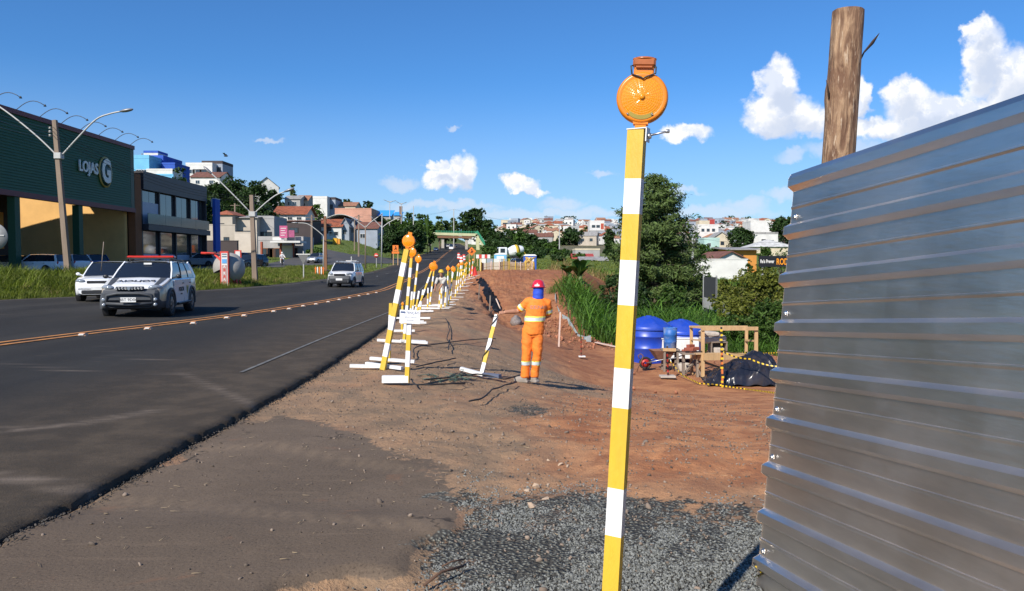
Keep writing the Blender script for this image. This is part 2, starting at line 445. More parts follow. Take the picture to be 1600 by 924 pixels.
def make_ground():
    xs = [-v for v in grow(9.0, 0.4, 1.09, 1500)][::-1] + axis([(-8.8, -3.6, .2), (-3.6, 2.4, .05), (2.4, 14, .2)]) + grow(14.0, 0.4, 1.09, 1500)
    ys = axis([(-40, 1, 2.0), (1, 2.7, .2), (2.7, 9, .05), (9, 16, .1), (16, 70, .4)]) + grow(70.0, 0.8, 1.035, 2600)
    xs = np.array(xs); ys = np.array(ys); nx, ny = len(xs), len(ys)
    X, Y = np.meshgrid(xs, ys); Z = H(X, Y)
    onroad = (X > XL(Y) - 0.1) & (X < XR(Y) + 0.0)
    nearw = np.clip((60 - Y) / 40, 0, 1)
    ap_ = apron_at(X, Y)
    gr = np.maximum(soft(GRAVEL, X, Y, .26, .55, 1.6, 9), .7 * soft(GRAVEL2, X, Y, .25, .5, 1.2, 21)) * (Y < 17)
    red = soft(RED, X, Y, .4, .7, .7, 14)
    s = XL(Y) - X; s2 = X - XR(Y)
    red = np.maximum(red, sst((X - np.interp(Y, [8, 12, 16, 22, 30, 60], [2.6, 1.6, 1.0, .2, -2.0, -4.5]) + .8 * fbm(X * .8, Y * .8, 17)) / 1.6) * (Y > 8))
    red = np.maximum(red, .45 * sst((s2 - 1.2) / 2) * (Y > 22))
    creekside = sst((X - XB(Y) - 0.6) / 1.0) * (Y > 27)
    lawn = sst((Y - 69 - 3 * fbm(X * .2, Y * .2, 5)) / 3) * (s2 > .2)
    cut = np.exp(-((Y - 66) / 8) ** 2) * sst((X - 2) / 3) * sst((16 - X) / 5)        # bare bank right of the mound
    grass = np.where(s > 0.1, 1.0, np.clip(creekside + lawn - cut * .9, 0, 1))
    town = sst((Y - 190) / 60) * np.where(s2 > 30, 1, 0)
    wet = np.exp(-((X - XB(Y) - .2) / 1.0) ** 2) * ((Y > 26) & (Y < 62)); wet = np.maximum(wet, np.exp(-((Y - 61) / 6) ** 2) * sst((X + 3) / 3) * (X < 14)); wet = np.maximum(wet, .55 * red * sst((Y - 16) / 8) * (Y < 75))
    # small relief
    rough = fbm(X * .9, Y * .9, 31) * .10 + fbm(X * 4, Y * 4, 41) * .05 + fbm(X * 13, Y * 13, 44) * .018
    Z = Z + np.where(s2 > 0.05, rough * np.clip(s2 / 1.0, 0.15, 1) * (1 - .85 * ap_) * np.clip((160 - Y) / 80, 0, 1) * np.where(Y > 24, 1.0 + 2.6 * sst((Y - 24) / 12), 1.0), 0)
    Z = Z + ap_ * apstep(Y) - np.where((s2 > 0) & (Y < 60), .03, 0) - onroad * 0.10 * (Y > -100) - (1 - ap_) * .0
    P = np.stack([X, Y, Z], -1).reshape(-1, 3)
    idx = np.arange(nx * ny).reshape(ny, nx)
    F = np.stack([idx[:-1, :-1], idx[:-1, 1:], idx[1:, 1:], idx[1:, :-1]], -1).reshape(-1, 4)
    me = bpy.data.meshes.new('ground')
    me.vertices.add(len(P)); me.vertices.foreach_set('co', P.ravel())
    me.loops.add(F.size); me.loops.foreach_set('vertex_index', F.ravel())
    me.polygons.add(len(F)); me.polygons.foreach_set('loop_start', np.arange(len(F)) * 4)
    me.polygons.foreach_set('use_smooth', np.ones(len(F), bool))
    me.update(calc_edges=True)
    for nm, arr in (('zone', (grass, ap_, gr, red)), ('zone2', (town, wet, trackmask(X, Y), onroad * 0 + 1))):
        at = me.attributes.new(nm, 'FLOAT_COLOR', 'POINT')
        at.data.foreach_set('color', np.stack(arr, -1).reshape(-1, 4).astype(np.float32).ravel())
    me.materials.append(ground_mat())
    o = bpy.data.objects.new('ground', me); COL.objects.link(o); struct(o)
    return o
def ground_mat():
    m = bpy.data.materials.new('ground_surface'); m.use_nodes = True; t = NT(m.node_tree); b = t.n['Principled BSDF']
    tc = t.new('ShaderNodeTexCoord'); P = tc.outputs['Object']
    a = t.new('ShaderNodeVertexColor', layer_name='zone'); a2 = t.new('ShaderNodeVertexColor', layer_name='zone2')
    s1 = t.new('ShaderNodeSeparateColor'); t.l.new(a.outputs[0], s1.inputs[0]); s2 = t.new('ShaderNodeSeparateColor'); t.l.new(a2.outputs[0], s2.inputs[0])
    grass, apron, gravel, red = s1.outputs[0], s1.outputs[1], s1.outputs[2], a.outputs[1]
    town, wet = s2.outputs[0], s2.outputs[1]
    big = t.noise(P, .35, 6, .62); mid = t.noise(P, 1.6, 7, .66, .6); fine = t.noise(P, 14, 6, .7); grit = t.noise(P, 60, 3, .7)
    # bare soil: grey-brown dust over red clay
    soil = t.mix(t.ramp(mid, .38, .62), c4((0.240, 0.164, 0.104)), c4((0.372, 0.230, 0.132)))
    soil = t.mix(t.ramp(big, .5, .66, 0, .45), soil, c4((0.343, 0.159, 0.087)))
    clay = t.mix(t.ramp(mid, .36, .62), c4((0.336, 0.135, 0.061)), c4((0.529, 0.245, 0.110)))
    clay = t.mix(t.ramp(big, .52, .7, 0, .5), clay, c4((0.272, 0.091, 0.039)))
    soil = t.mix(red, soil, clay)
    soil = t.mix(t.ramp(fine, .60, .72, 0, .35), soil, c4((0.567, 0.392, 0.270)))
    soil = t.mix(t.ramp(grit, .57, .72, 0, .7), soil, c4((0.101, 0.074, 0.061)))
    soil = t.mix(t.ramp(fine, .40, .30, 0, .45), soil, c4((0.135, 0.088, 0.065)))
    # dusty old asphalt
    asp = t.mix(t.ramp(big, .4, .62), c4((0.114, 0.084, 0.060)), c4((0.156, 0.115, 0.082)))
    asp = t.mix(t.ramp(grit, .55, .72, 0, .5), asp, c4((0.198, 0.155, 0.113)))
    asp = t.mix(t.ramp(grit, .45, .34, 0, .6), asp, c4((0.035, 0.027, 0.022)))
    asp = t.mix(t.ramp(mid, .60, .70, 0, .35), asp, c4((0.247, 0.118, 0.062)))
    str_ = t.noise(t.vec('MULTIPLY', P, (.5, 5.5, 1)), 2.2, 4, .6)
    asp = t.mix(t.ramp(str_, .55, .72, 0, .35), asp, c4((0.188, 0.136, 0.094)))
    # crushed stone bed under the loose stones
    vo = t.new('ShaderNodeTexVoronoi'); vo.inputs['Scale'].default_value = 38; t.l.new(P, vo.inputs['Vector'])
    gcol = t.mix(t.ramp(vo.outputs[0], .1, .55), c4((0.259, 0.261, 0.219)), c4((0.061, 0.058, 0.051)))
    gcol = t.mix(t.ramp(mid, .58, .72, 0, .55), gcol, c4((0.360, 0.218, 0.135)))
    gr = t.mix(t.ramp(mid, .35, .65), c4((.075, .12, .022)), c4((.13, .165, .035)))
    gr = t.mix(t.ramp(fine, .5, .7, 0, .5), gr, c4((.20, .19, .06)))
    gr = t.mix(t.ramp(big, .6, .75, 0, .35), gr, c4((.20, .12, .07)))
    tn = t.mix(t.ramp(big, .45, .55), c4((.10, .10, .045)), c4((.27, .20, .15)))
    tn = t.mix(t.ramp(mid, .45, .6), tn, c4((.05, .075, .025)))
    cr = t.new('ShaderNodeTexVoronoi', feature='DISTANCE_TO_EDGE'); cr.inputs['Scale'].default_value = .9
    wn = t.new('ShaderNodeTexNoise'); wn.inputs['Scale'].default_value = 3.5; wn.inputs['Detail'].default_value = 5; t.l.new(P, wn.inputs['Vector'])
    t.l.new(t.vec('ADD', P, t.vec('SCALE', wn.outputs['Color'], .5)), cr.inputs['Vector'])
    crack = t.math('MULTIPLY', t.ramp(cr.outputs['Distance'], .014, .004), t.ramp(big, .50, .58)); asp = t.mix(t.math('MULTIPLY', crack, .85), asp, c4((.022, .018, .016)))
    asp = t.mix(t.math('MULTIPLY', s2.outputs[2], .9), asp, c4((0.228, 0.164, 0.108)))
    jit = t.math('SUBTRACT', fine, .5)
    apron = t.ramp(t.math('ADD', apron, t.math('MULTIPLY', jit, .9)), .42, .58); gravel = t.ramp(t.math('ADD', gravel, t.math('MULTIPLY', jit, 1.4)), .5, .7)
    col = t.mix(apron, soil, asp); col = t.mix(gravel, col, gcol); col = t.mix(grass, col, gr); col = t.mix(town, col, tn)
    col = t.mix(t.math('MULTIPLY', wet, .7), col, c4((.20, .075, .042)))
    t.l.new(col, b.inputs['Base Color']); b.inputs['Roughness'].default_value = .93; b.inputs['Specular IOR Level'].default_value = .25
    hh = t.math('ADD', t.math('MULTIPLY', fine, 1.0), t.math('MULTIPLY', grit, .4))
    hh = t.math('ADD', hh, t.math('MULTIPLY', t.math('MULTIPLY', vo.outputs[0], gravel), -1.2))
    bp = t.new('ShaderNodeBump'); bp.inputs['Distance'].default_value = .035
    t.l.new(t.math('SUBTRACT', .85, t.math('MULTIPLY', apron, .55)), bp.inputs['Strength'])
    t.l.new(hh, bp.inputs['Height']); t.l.new(bp.outputs[0], b.inputs['Normal'])
    return m
GROUND = make_ground()
tag(GROUND, 'red clay and grey gravel ground of the roadworks with grass beyond')

# road: one sheet, 5 cm above the soil, broken right edge
def road_mat():
    m = bpy.data.materials.new('road_asphalt'); m.use_nodes = True; t = NT(m.node_tree); b = t.n['Principled BSDF']
    tc = t.new('ShaderNodeTexCoord'); P = tc.outputs['Object']
    at = t.new('ShaderNodeVertexColor', layer_name='edge'); sp = t.new('ShaderNodeSeparateColor'); t.l.new(at.outputs[0], sp.inputs[0])
    edge, track = sp.outputs[0], sp.outputs[1]
    big = t.noise(t.vec('MULTIPLY', P, (1, .18, 1)), .8, 5, .6); mid = t.noise(P, 2.2, 6, .65); grit = t.noise(P, 75, 3, .7); fine = t.noise(P, 18, 5, .65)
    col = t.mix(t.ramp(big, .38, .66), c4((0.030, 0.028, 0.026)), c4((0.046, 0.043, 0.039)))
    col = t.mix(t.math('MULTIPLY', track, t.ramp(mid, .2, .7, .3, .8)), col, c4((0.026, 0.026, 0.026)))
    dust = t.mix(t.ramp(mid, .4, .65), c4((0.064, 0.049, 0.034)), c4((0.097, 0.073, 0.050)))
    col = t.mix(t.math('MULTIPLY', edge, t.ramp(fine, .2, .7, .55, 1.0)), col, dust)
    stp = t.noise(t.vec('MULTIPLY', P, (1.2, 7.0, 1)), 1.1, 4, .6, .3)
    col = t.mix(t.math('MULTIPLY', t.ramp(stp, .60, .74), t.ramp(big, .4, .6, .05, .4)), col, c4((0.119, 0.089, 0.066)))
    col = t.mix(t.math('MULTIPLY', sp.outputs[2], .9), col, c4((.24, .19, .15)))
    col = t.mix(t.ramp(grit, .56, .72, 0, .5), col, c4((0.098, 0.090, 0.082)))
    col = t.mix(t.ramp(grit, .46, .34, 0, .6), col, c4((.018, .018, .019)))
    t.l.new(col, b.inputs['Base Color']); b.inputs['Roughness'].default_value = .9; b.inputs['Specular IOR Level'].default_value = .2
    bp = t.new('ShaderNodeBump'); bp.inputs['Distance'].default_value = .012; bp.inputs['Strength'].default_value = .7
    t.l.new(t.math('ADD', grit, t.math('MULTIPLY', fine, .6)), bp.inputs['Height']); t.l.new(bp.outputs[0], b.inputs['Normal'])
    return m
ROADUP = 0.055
def roadz(x, y): return zroad(np.asarray(x, float), np.asarray(y, float)) + ROADUP
def make_road():
    ys = np.array(axis([(-30, 3, 1.0), (3, 14, .05), (14, 40, .25)]) + grow(40.0, .5, 1.02, 690))
    n = 46
    tt = np.concatenate([np.linspace(0, .9, 30), np.linspace(.9, 1, 17)[1:]]); n = len(tt)
    xl = XL(ys) - .25; xr = XR(ys) + .07 * fbm(ys * 1.3, ys * 0, 51) + .08 * fbm(ys * 6, ys * 0 + 3, 52, 3) * np.clip((30 - ys) / 20, 0, 1)
    X = xl[:, None] + (xr - xl)[:, None] * tt[None]; Y = np.repeat(ys[:, None], n, 1)
    Z = roadz(X, Y)
    d = xr[:, None] - X
    Z = Z - .022 * np.exp(-d / .06) + .008 * fbm(X * .7, Y * .35, 71)
    lip = (.016 * fbm(X * 8, Y * 8, 61) + .014 * fbm(X * 22, Y * 22, 63, 2)) * np.exp(-d / .4); Z = Z + lip
    skx = xr + .015 + .02 * fbm(ys * 9, ys * 0, 66); skz = H(skx, ys) - .16
    X = np.concatenate([X, skx[:, None]], 1); Y = np.concatenate([Y, ys[:, None]], 1); Z = np.concatenate([Z, skz[:, None]], 1); n += 1
    P = np.stack([X, Y, Z], -1).reshape(-1, 3); idx = np.arange(len(ys) * n).reshape(len(ys), n)
    F = np.stack([idx[:-1, :-1], idx[:-1, 1:], idx[1:, 1:], idx[1:, :-1]], -1).reshape(-1, 4)
    me = bpy.data.meshes.new('road'); me.from_pydata(P.tolist(), [], F.tolist())
    dd = np.concatenate([d, d[:, -1:] * 0], 1)
    edge = np.clip(1.0 - (dd - 1.2 - 1.6 * fbm(X * .6, Y * .25, 81)) / 2.6, 0, 1) * np.clip((60 - Y) / 30, .25, 1)
    edge = np.maximum(edge, .8 * np.exp(-((X - XL(Y)) / .7) ** 2))
    w = XR(Y) - XC(Y); u = (X - XC(Y)) / np.maximum(w, .1)
    track = np.exp(-((u - .30) / .13) ** 2) + np.exp(-((u - .62) / .13) ** 2) + .8 * np.exp(-((u + .35) / .15) ** 2) + .8 * np.exp(-((u + .8) / .15) ** 2)
    at = me.attributes.new('edge', 'FLOAT_COLOR', 'POINT')
    at.data.foreach_set('color', np.stack([edge, np.clip(track, 0, 1), trackmask(X, Y), edge * 0 + 1], -1).reshape(-1, 4).astype(np.float32).ravel())
    me.polygons.foreach_set('use_smooth', np.ones(len(F), bool))
    me.materials.append(road_mat()); o = bpy.data.objects.new('road', me); COL.objects.link(o)
    tag(struct(o), 'dark grey asphalt road with double orange centre line')
make_road()
M_WHITE_LINE = mat('worn_white_paint', (.15, .147, .137), .8, var=.35, scale=9, dirt=(.08, .075, .07), dirt_amt=.9)
M_ORANGE_LINE = mat('worn_orange_paint', (.50, .21, .055), .8, var=.3, scale=5, dirt=(.10, .07, .055), dirt_amt=.75)
def stripe(name, Y, X, off, w, m, y0, y1, step=.6, dash=None, label=None, up=.012):
    vs = []; fs = []; y = y0
    segs = [(y0, y1)] if dash is None else [(a, a + dash[0]) for a in np.arange(y0, y1, dash[0] + dash[1])]
    for a, b in segs:
        ys = np.linspace(a, b, max(2, int((b - a) / step) + 1)); base = len(vs)
        for yy in ys:
            xx = np.interp(yy, Y, X) + off
            for sx in (-.5, .5):
                x2 = xx + sx * w; vs.append((x2, yy, float(roadz(x2, yy)) + up))
        for i in range(len(ys) - 1): fs.append((base + 2 * i, base + 2 * i + 1, base + 2 * i + 3, base + 2 * i + 2))
    me = bpy.data.meshes.new(name); me.from_pydata(vs, [], fs); me.materials.append(m)
    o = bpy.data.objects.new(name, me); COL.objects.link(o); struct(o)
    if label: o['label'] = label
    return o
stripe('centre_line', CY, CX, -.17, .13, M_ORANGE_LINE, 8, 620, label='orange painted line on the far side of the double road centre line')
stripe('centre_line', CY, CX, .17, .13, M_ORANGE_LINE, 8, 620, label='orange painted line on the near side of the double road centre line')
WY2, WX2 = [WY[0] - 2] + WY, [WX[0] - .02] + WX
stripe('edge_line', WY2, WX2, 0, .06, M_WHITE_LINE, 11.5, 300, label='worn white edge line beside the broken asphalt edge', up=.010)
stripe('edge_line', LY, LX, .55, .14, M_WHITE_LINE, 20, 96, label='white edge line along the grass verge')
stripe('lane_line', LY, [b + .45 * (c - b) for b, c in zip(LX, np.interp(LY, CY, CX))], 0, .12, M_WHITE_LINE, 52, 120, dash=(4, 8), label='dashed white lane line left of the centre')

# side road, car park and paved yard on the left
M_SIDE = mat('side_road_asphalt', (.062, .060, .060), .85, var=.25, scale=.5, dirt=(.14, .115, .095), dirt_amt=.5, bump=.25, bscale=30)
M_YARD = mat('yard_paving', (.085, .08, .078), .85, var=.25, scale=.6, dirt=(.15, .12, .1), dirt_amt=.4)
def strip_road(name, pts, w, m, up=.06, label=None, n=7):
    P = [V((a, b, 0)) for a, b in pts]; out = []
    for i in range(len(P) - 1):
        p0, p1, p2, p3 = P[max(i - 1, 0)], P[i], P[i + 1], P[min(i + 2, len(P) - 1)]
        for k in range(12):
            u = k / 12
            out.append(.5 * ((2 * p1) + (p2 - p0) * u + (2 * p0 - 5 * p1 + 4 * p2 - p3) * u * u + (3 * p1 - p0 - 3 * p2 + p3) * u ** 3))
    out.append(P[-1]); vs = []; fs = []
    for i, p in enumerate(out):
        d = (out[min(i + 1, len(out) - 1)] - out[max(i - 1, 0)]).normalized(); nrm = V((d.y, -d.x, 0))
        ww = w if not isinstance(w, (list, tuple)) else float(np.interp(i / (len(out) - 1), np.linspace(0, 1, len(w)), w))
        for j in range(n):
            q = p + nrm * ((j / (n - 1) - .5) * ww); vs.append((q.x, q.y, gz(q.x, q.y) + up))
    for i in range(len(out) - 1):
        for j in range(n - 1): fs.append((i * n + j, i * n + j + 1, (i + 1) * n + j + 1, (i + 1) * n + j))
    me = bpy.data.meshes.new(name); me.from_pydata(vs, [], fs); me.materials.append(m)
    me.polygons.foreach_set('use_smooth', np.ones(len(fs), bool))
    o = bpy.data.objects.new(name, me); COL.objects.link(o); struct(o)
    if label: o['label'] = label
    return o

SIDE = [(-33, 50), (-32.5, 70), (-31, 95), (-30, 118), (-33, 140), (-43, 160), (-60, 178), (-84, 196)]
SIDE2 = [(-31, 122), (-29, 140), (-26, 158), (-23, 178), (-22, 188)]
strip_road('side_road', SIDE, [11, 11, 10, 12, 13, 10, 8, 8], M_SIDE, label='asphalt side road climbing towards the houses')
strip_road('side_road', SIDE2, [8, 11, 11, 8, 6], M_SIDE, .065, label='short asphalt link from the side road to the main road')
strip_road('yard', [(-44, 40), (-44, 80), (-43, 104)], 13, M_YARD, .05, label='paved yard in front of the store')
def onside(x, y): return (pdist(SIDE, x, y) < 6.2) | (pdist(SIDE2, x, y) < 6) | ((x < -37) & (y < 104))
# ---------------------------------------------------------------- foreground: metal hoarding, log, striped post with amber lamp
M_GALV = mat('bare_galvanised_steel', (.92, .82, .72), .37, 1.0, var=.10, scale=2.0, stretch=(1, 1, 6), bump=.06, bscale=9, dirt=(.42, .40, .38), dirt_amt=.25)
def rough_var(m, lo, hi, sc):
    t = NT(m.node_tree); n = t.noise(t.new('ShaderNodeTexCoord').outputs['Object'], sc, 6, .7); t.l.new(t.ramp(n, .35, .7, lo, hi), t.n['Principled BSDF'].inputs['Roughness'])
rough_var(M_GALV, .31, .39, 1.6)
M_BOLT = mat('zinc_bolt', (.7, .7, .7), .3, 1.0, var=.1)
M_YEL = mat('yellow_road_paint', (.63, .415, .030), .55, var=.12, scale=14, bump=.18, bscale=60, dirt=(.55, .36, .10), dirt_amt=.35, stretch=(1, 1, .25))
M_WHT = mat('white_road_paint', (.76, .76, .75), .55, var=.06, scale=14, bump=.18, bscale=60, dirt=(.58, .53, .47), dirt_amt=.3, stretch=(1, 1, .25))
M_BLACK = mat('black_plastic', (.02, .02, .022), .45)
M_DARK = mat('dark_rubber', (.022, .022, .024), .8)
M_STEEL = mat('grey_steel', (.42, .43, .45), .4, .9)
M_WOOD = mat('raw_pine', (.52, .33, .16), .75, var=.22, scale=9, stretch=(1, 1, .2), bump=.3, bscale=50)
M_OLDWOOD = mat('weathered_wood', (.24, .19, .15), .85, var=.3, scale=7, stretch=(1, 1, .15), bump=.4, bscale=40, dirt=(.12, .10, .085), dirt_amt=.6)
def amber():
    m = mat('amber_lens', (.95, .35, .01), .16, var=.05, scale=20, spec=.6)
    b = m.node_tree.nodes['Principled BSDF']; b.inputs['Transmission Weight'].default_value = .25
    b.inputs['Subsurface Weight'].default_value = .25; b.inputs['Subsurface Radius'].default_value = (.03, .012, .003); b.inputs['Subsurface Scale'].default_value = .5
    return m
M_AMBER = amber()
M_AMBER2 = mat('amber_housing', (.74, .22, .01), .3, var=.08, scale=12, spec=.5)
M_LAMPTOP = mat('lamp_solar_cap', (.40, .12, .03), .25, var=.2, scale=30)

def make_fence():
    E = V((1.312, 4.05, gz(1.312, 4.05) + .005)); T = ap(1243, 272, 4.05)
    a = V((.2, -1, .078)).normalized(); up = (T - E); L = 4.6; Hh = up.length; up.normalize()
    n = up.cross(a).normalized()
    if n.x > 0: n = -n
    root = thing('metal_hoarding', 'tall ribbed bare steel sheet fence standing at the edge of the site', 'fence', E)
    prof = []
    def crest(v): return [(v - .044, 0), (v - .021, .036), (v + .021, .036), (v + .042, 0)]
    cr = [.10 + .2525 * k for k in range(9)]
    pts = [(-.25, 0)]
    for k, v in enumerate(cr):
        pts += crest(v)
        if k < 8: m = v + .128; pts += [(m - .014, 0), (m - .004, .005), (m + .002, .005), (m + .005, 0)]
    pts[-1] = (Hh - .004, .022); pts.append((Hh, .012))
    def sheet(v0, v1, off, u0, u1):
        pp = [p for p in pts if v0 <= p[0] <= v1]; mb = MB(); us = np.linspace(u0, u1, 24); k = len(pp)
        for face, sgn in ((0, 0.0), (1, -.0012)):
            vs = []
            for i, u in enumerate(us):
                wob = .004 * math.sin(u * 2.1 + v0 * 3) + .003 * math.sin(u * 5.3)
                for j, (v, w) in enumerate(pp): vs.append(a * u + up * v + n * (w + off + sgn + wob * (1 if w < .01 else .5)))
            mb.add(vs, [(i * k + j, i * k + j + 1, (i + 1) * k + j + 1, (i + 1) * k + j) for i in range(len(us) - 1) for j in range(k - 1)])
        # visible sheet edge at the far end
        vs = [a * u0 + up * v + n * (w + off) for v, w in pp] + [a * u0 + up * v + n * (w + off - .0012) for v, w in pp]
        mb.add(vs, [(j, j + 1, j + 1 + k, j + k) for j in range(k - 1)])
        return mb.build('sheet', M_GALV, root, fix=False)
    sheet(-.3, cr[4] + .03, 0, 0, L); sheet(cr[4] - .03, 3, .0025, .0, L)
    for (px, py) in ((1270, 327), (1253, 487), (1231, 613), (1205, 743), (1199, 848)):
        v = Hh * (905 - py) / (905 - 275); v = min(max(v, .05), Hh)
        kx = min(cr, key=lambda c: abs(c + .07 - v)); v = kx + .072
        mb = MB(); M = frame(up * v + a * .05 + n * .006, a, up)
        mb.lathe([(.016, 0), (.016, .002), (.013, .004), (.0001, .004)], 12, M); mb.lathe([(.009, .004), (.009, .011), (.006, .013), (.0001, .013)], 6, M)
        mb.build('bolt', M_BOLT, root, fix=False)
    mb = MB()
    for v in (.35, 1.15, 1.95): mb.beam(a * .02 + up * v - n * .052, a * L + up * v - n * .052, .06, .06)
    mb.build('rail', M_WOOD, root)
    # rough log post behind the sheets, taller than the fence
    b0 = V((1.6, 4.02, gz(1.6, 4.02) - .05))
    t1 = ap(1326, 18, b0.y); k = ap(1309, 262, b0.y)
    ax = (t1 - k).normalized(); b0 = t1 - ax * ((t1.z - b0.z) / ax.z)
    Lg = (t1 - b0).length; nn, rr = 40, 60; mb = MB(); vs = []
    q = ax.orthogonal().normalized(); w = ax.cross(q)
    for i in range(rr + 1):
        s = i / rr * Lg
        for j in range(nn):
            th = 2 * math.pi * j / nn
            r = .083 - .006 * (s / Lg) + .012 * float(fbm(np.array(th * 1.2), np.array(s * 1.5), 3)) + .010 * float(fbm(np.array(math.cos(th) * 9 + 20), np.array(s * 1.1 + math.sin(th) * 9), 8))
            for (zz, tt, aa) in ((2.62, 2.2, .012), (2.2, 4.0, .010), (1.9, 1.0, .01)): r += aa * math.exp(-((s - zz) / .06) ** 2 - (min(abs(th - tt), 6.28 - abs(th - tt)) / .5) ** 2)
            vs.append(b0 + ax * s + (q * math.cos(th) + w * math.sin(th)) * r)
    fs = [(i * nn + j, i * nn + (j + 1) % nn, (i + 1) * nn + (j + 1) % nn, (i + 1) * nn + j) for i in range(rr) for j in range(nn)]
    mb.add([p - E for p in vs], fs, 0, None, True); top = [p - E for p in vs[-nn:]]; mb.add(top, [tuple(range(nn))], 1)
    m = bpy.data.materials.new('peeled_log'); m.use_nodes = True; t = NT(m.node_tree); bb = t.n['Principled BSDF']
    P = t.vec('MULTIPLY', t.new('ShaderNodeTexCoord').outputs['Object'], (1, 1, .16)); P2 = t.new('ShaderNodeTexCoord').outputs['Object']
    n1 = t.noise(P, 26, 6, .65, 1.0); n2 = t.noise(P2, 7, 5, .6); n3 = t.noise(P, 70, 3, .6)
    c = t.mix(t.ramp(n1, .36, .62), c4((.13, .065, .036)), c4((.40, .255, .15))); c = t.mix(t.ramp(n2, .45, .65, 0, .7), c, c4((.17, .088, .05)))
    c = t.mix(t.ramp(n3, .58, .7, 0, .7), c, c4((.55, .42, .30))); t.l.new(c, bb.inputs['Base Color']); bb.inputs['Roughness'].default_value = .85
    bp = t.new('ShaderNodeBump'); bp.inputs['Distance'].default_value = .02; bp.inputs['Strength'].default_value = .9
    t.l.new(t.math('ADD', n1, t.math('MULTIPLY', n3, .5)), bp.inputs['Height']); t.l.new(bp.outputs[0], bb.inputs['Normal'])
    lg = mb.build('log_post', [m, M_OLDWOOD], root, fix=False)
    mdb = mat('dark_bark', (.05, .03, .022), .9, var=.3); mb = MB(); p0 = ap(1341, 100, b0.y + .0) - E; p1 = ap(1350, 82, b0.y) - E; p2 = ap(1364, 66, b0.y) - E; p3 = ap(1374, 52, b0.y) - E
    mb.tube([p0, p1, p2, p3], [.010, .007, .014, .002], 6, sq=.4); mb.build('bark_splinter', mdb, lg); mb = MB(); mb.tube([ap(1338, 108, b0.y) - E, ap(1343, 92, b0.y) - E], [.006, .002], 5); mb.build('bark_splinter', mdb, lg); mb = MB()
    mb.tube([ap(1297, 160, b0.y - .02) - E, ap(1294, 140, b0.y - .04) - E, ap(1291, 125, b0.y - .05) - E], [.012, .009, .002], 6, sq=.5)
    mb.build('bark_splinter', mdb, lg)
    return E, a, n
FENCE_E, FENCE_A, FENCE_N = make_fence()

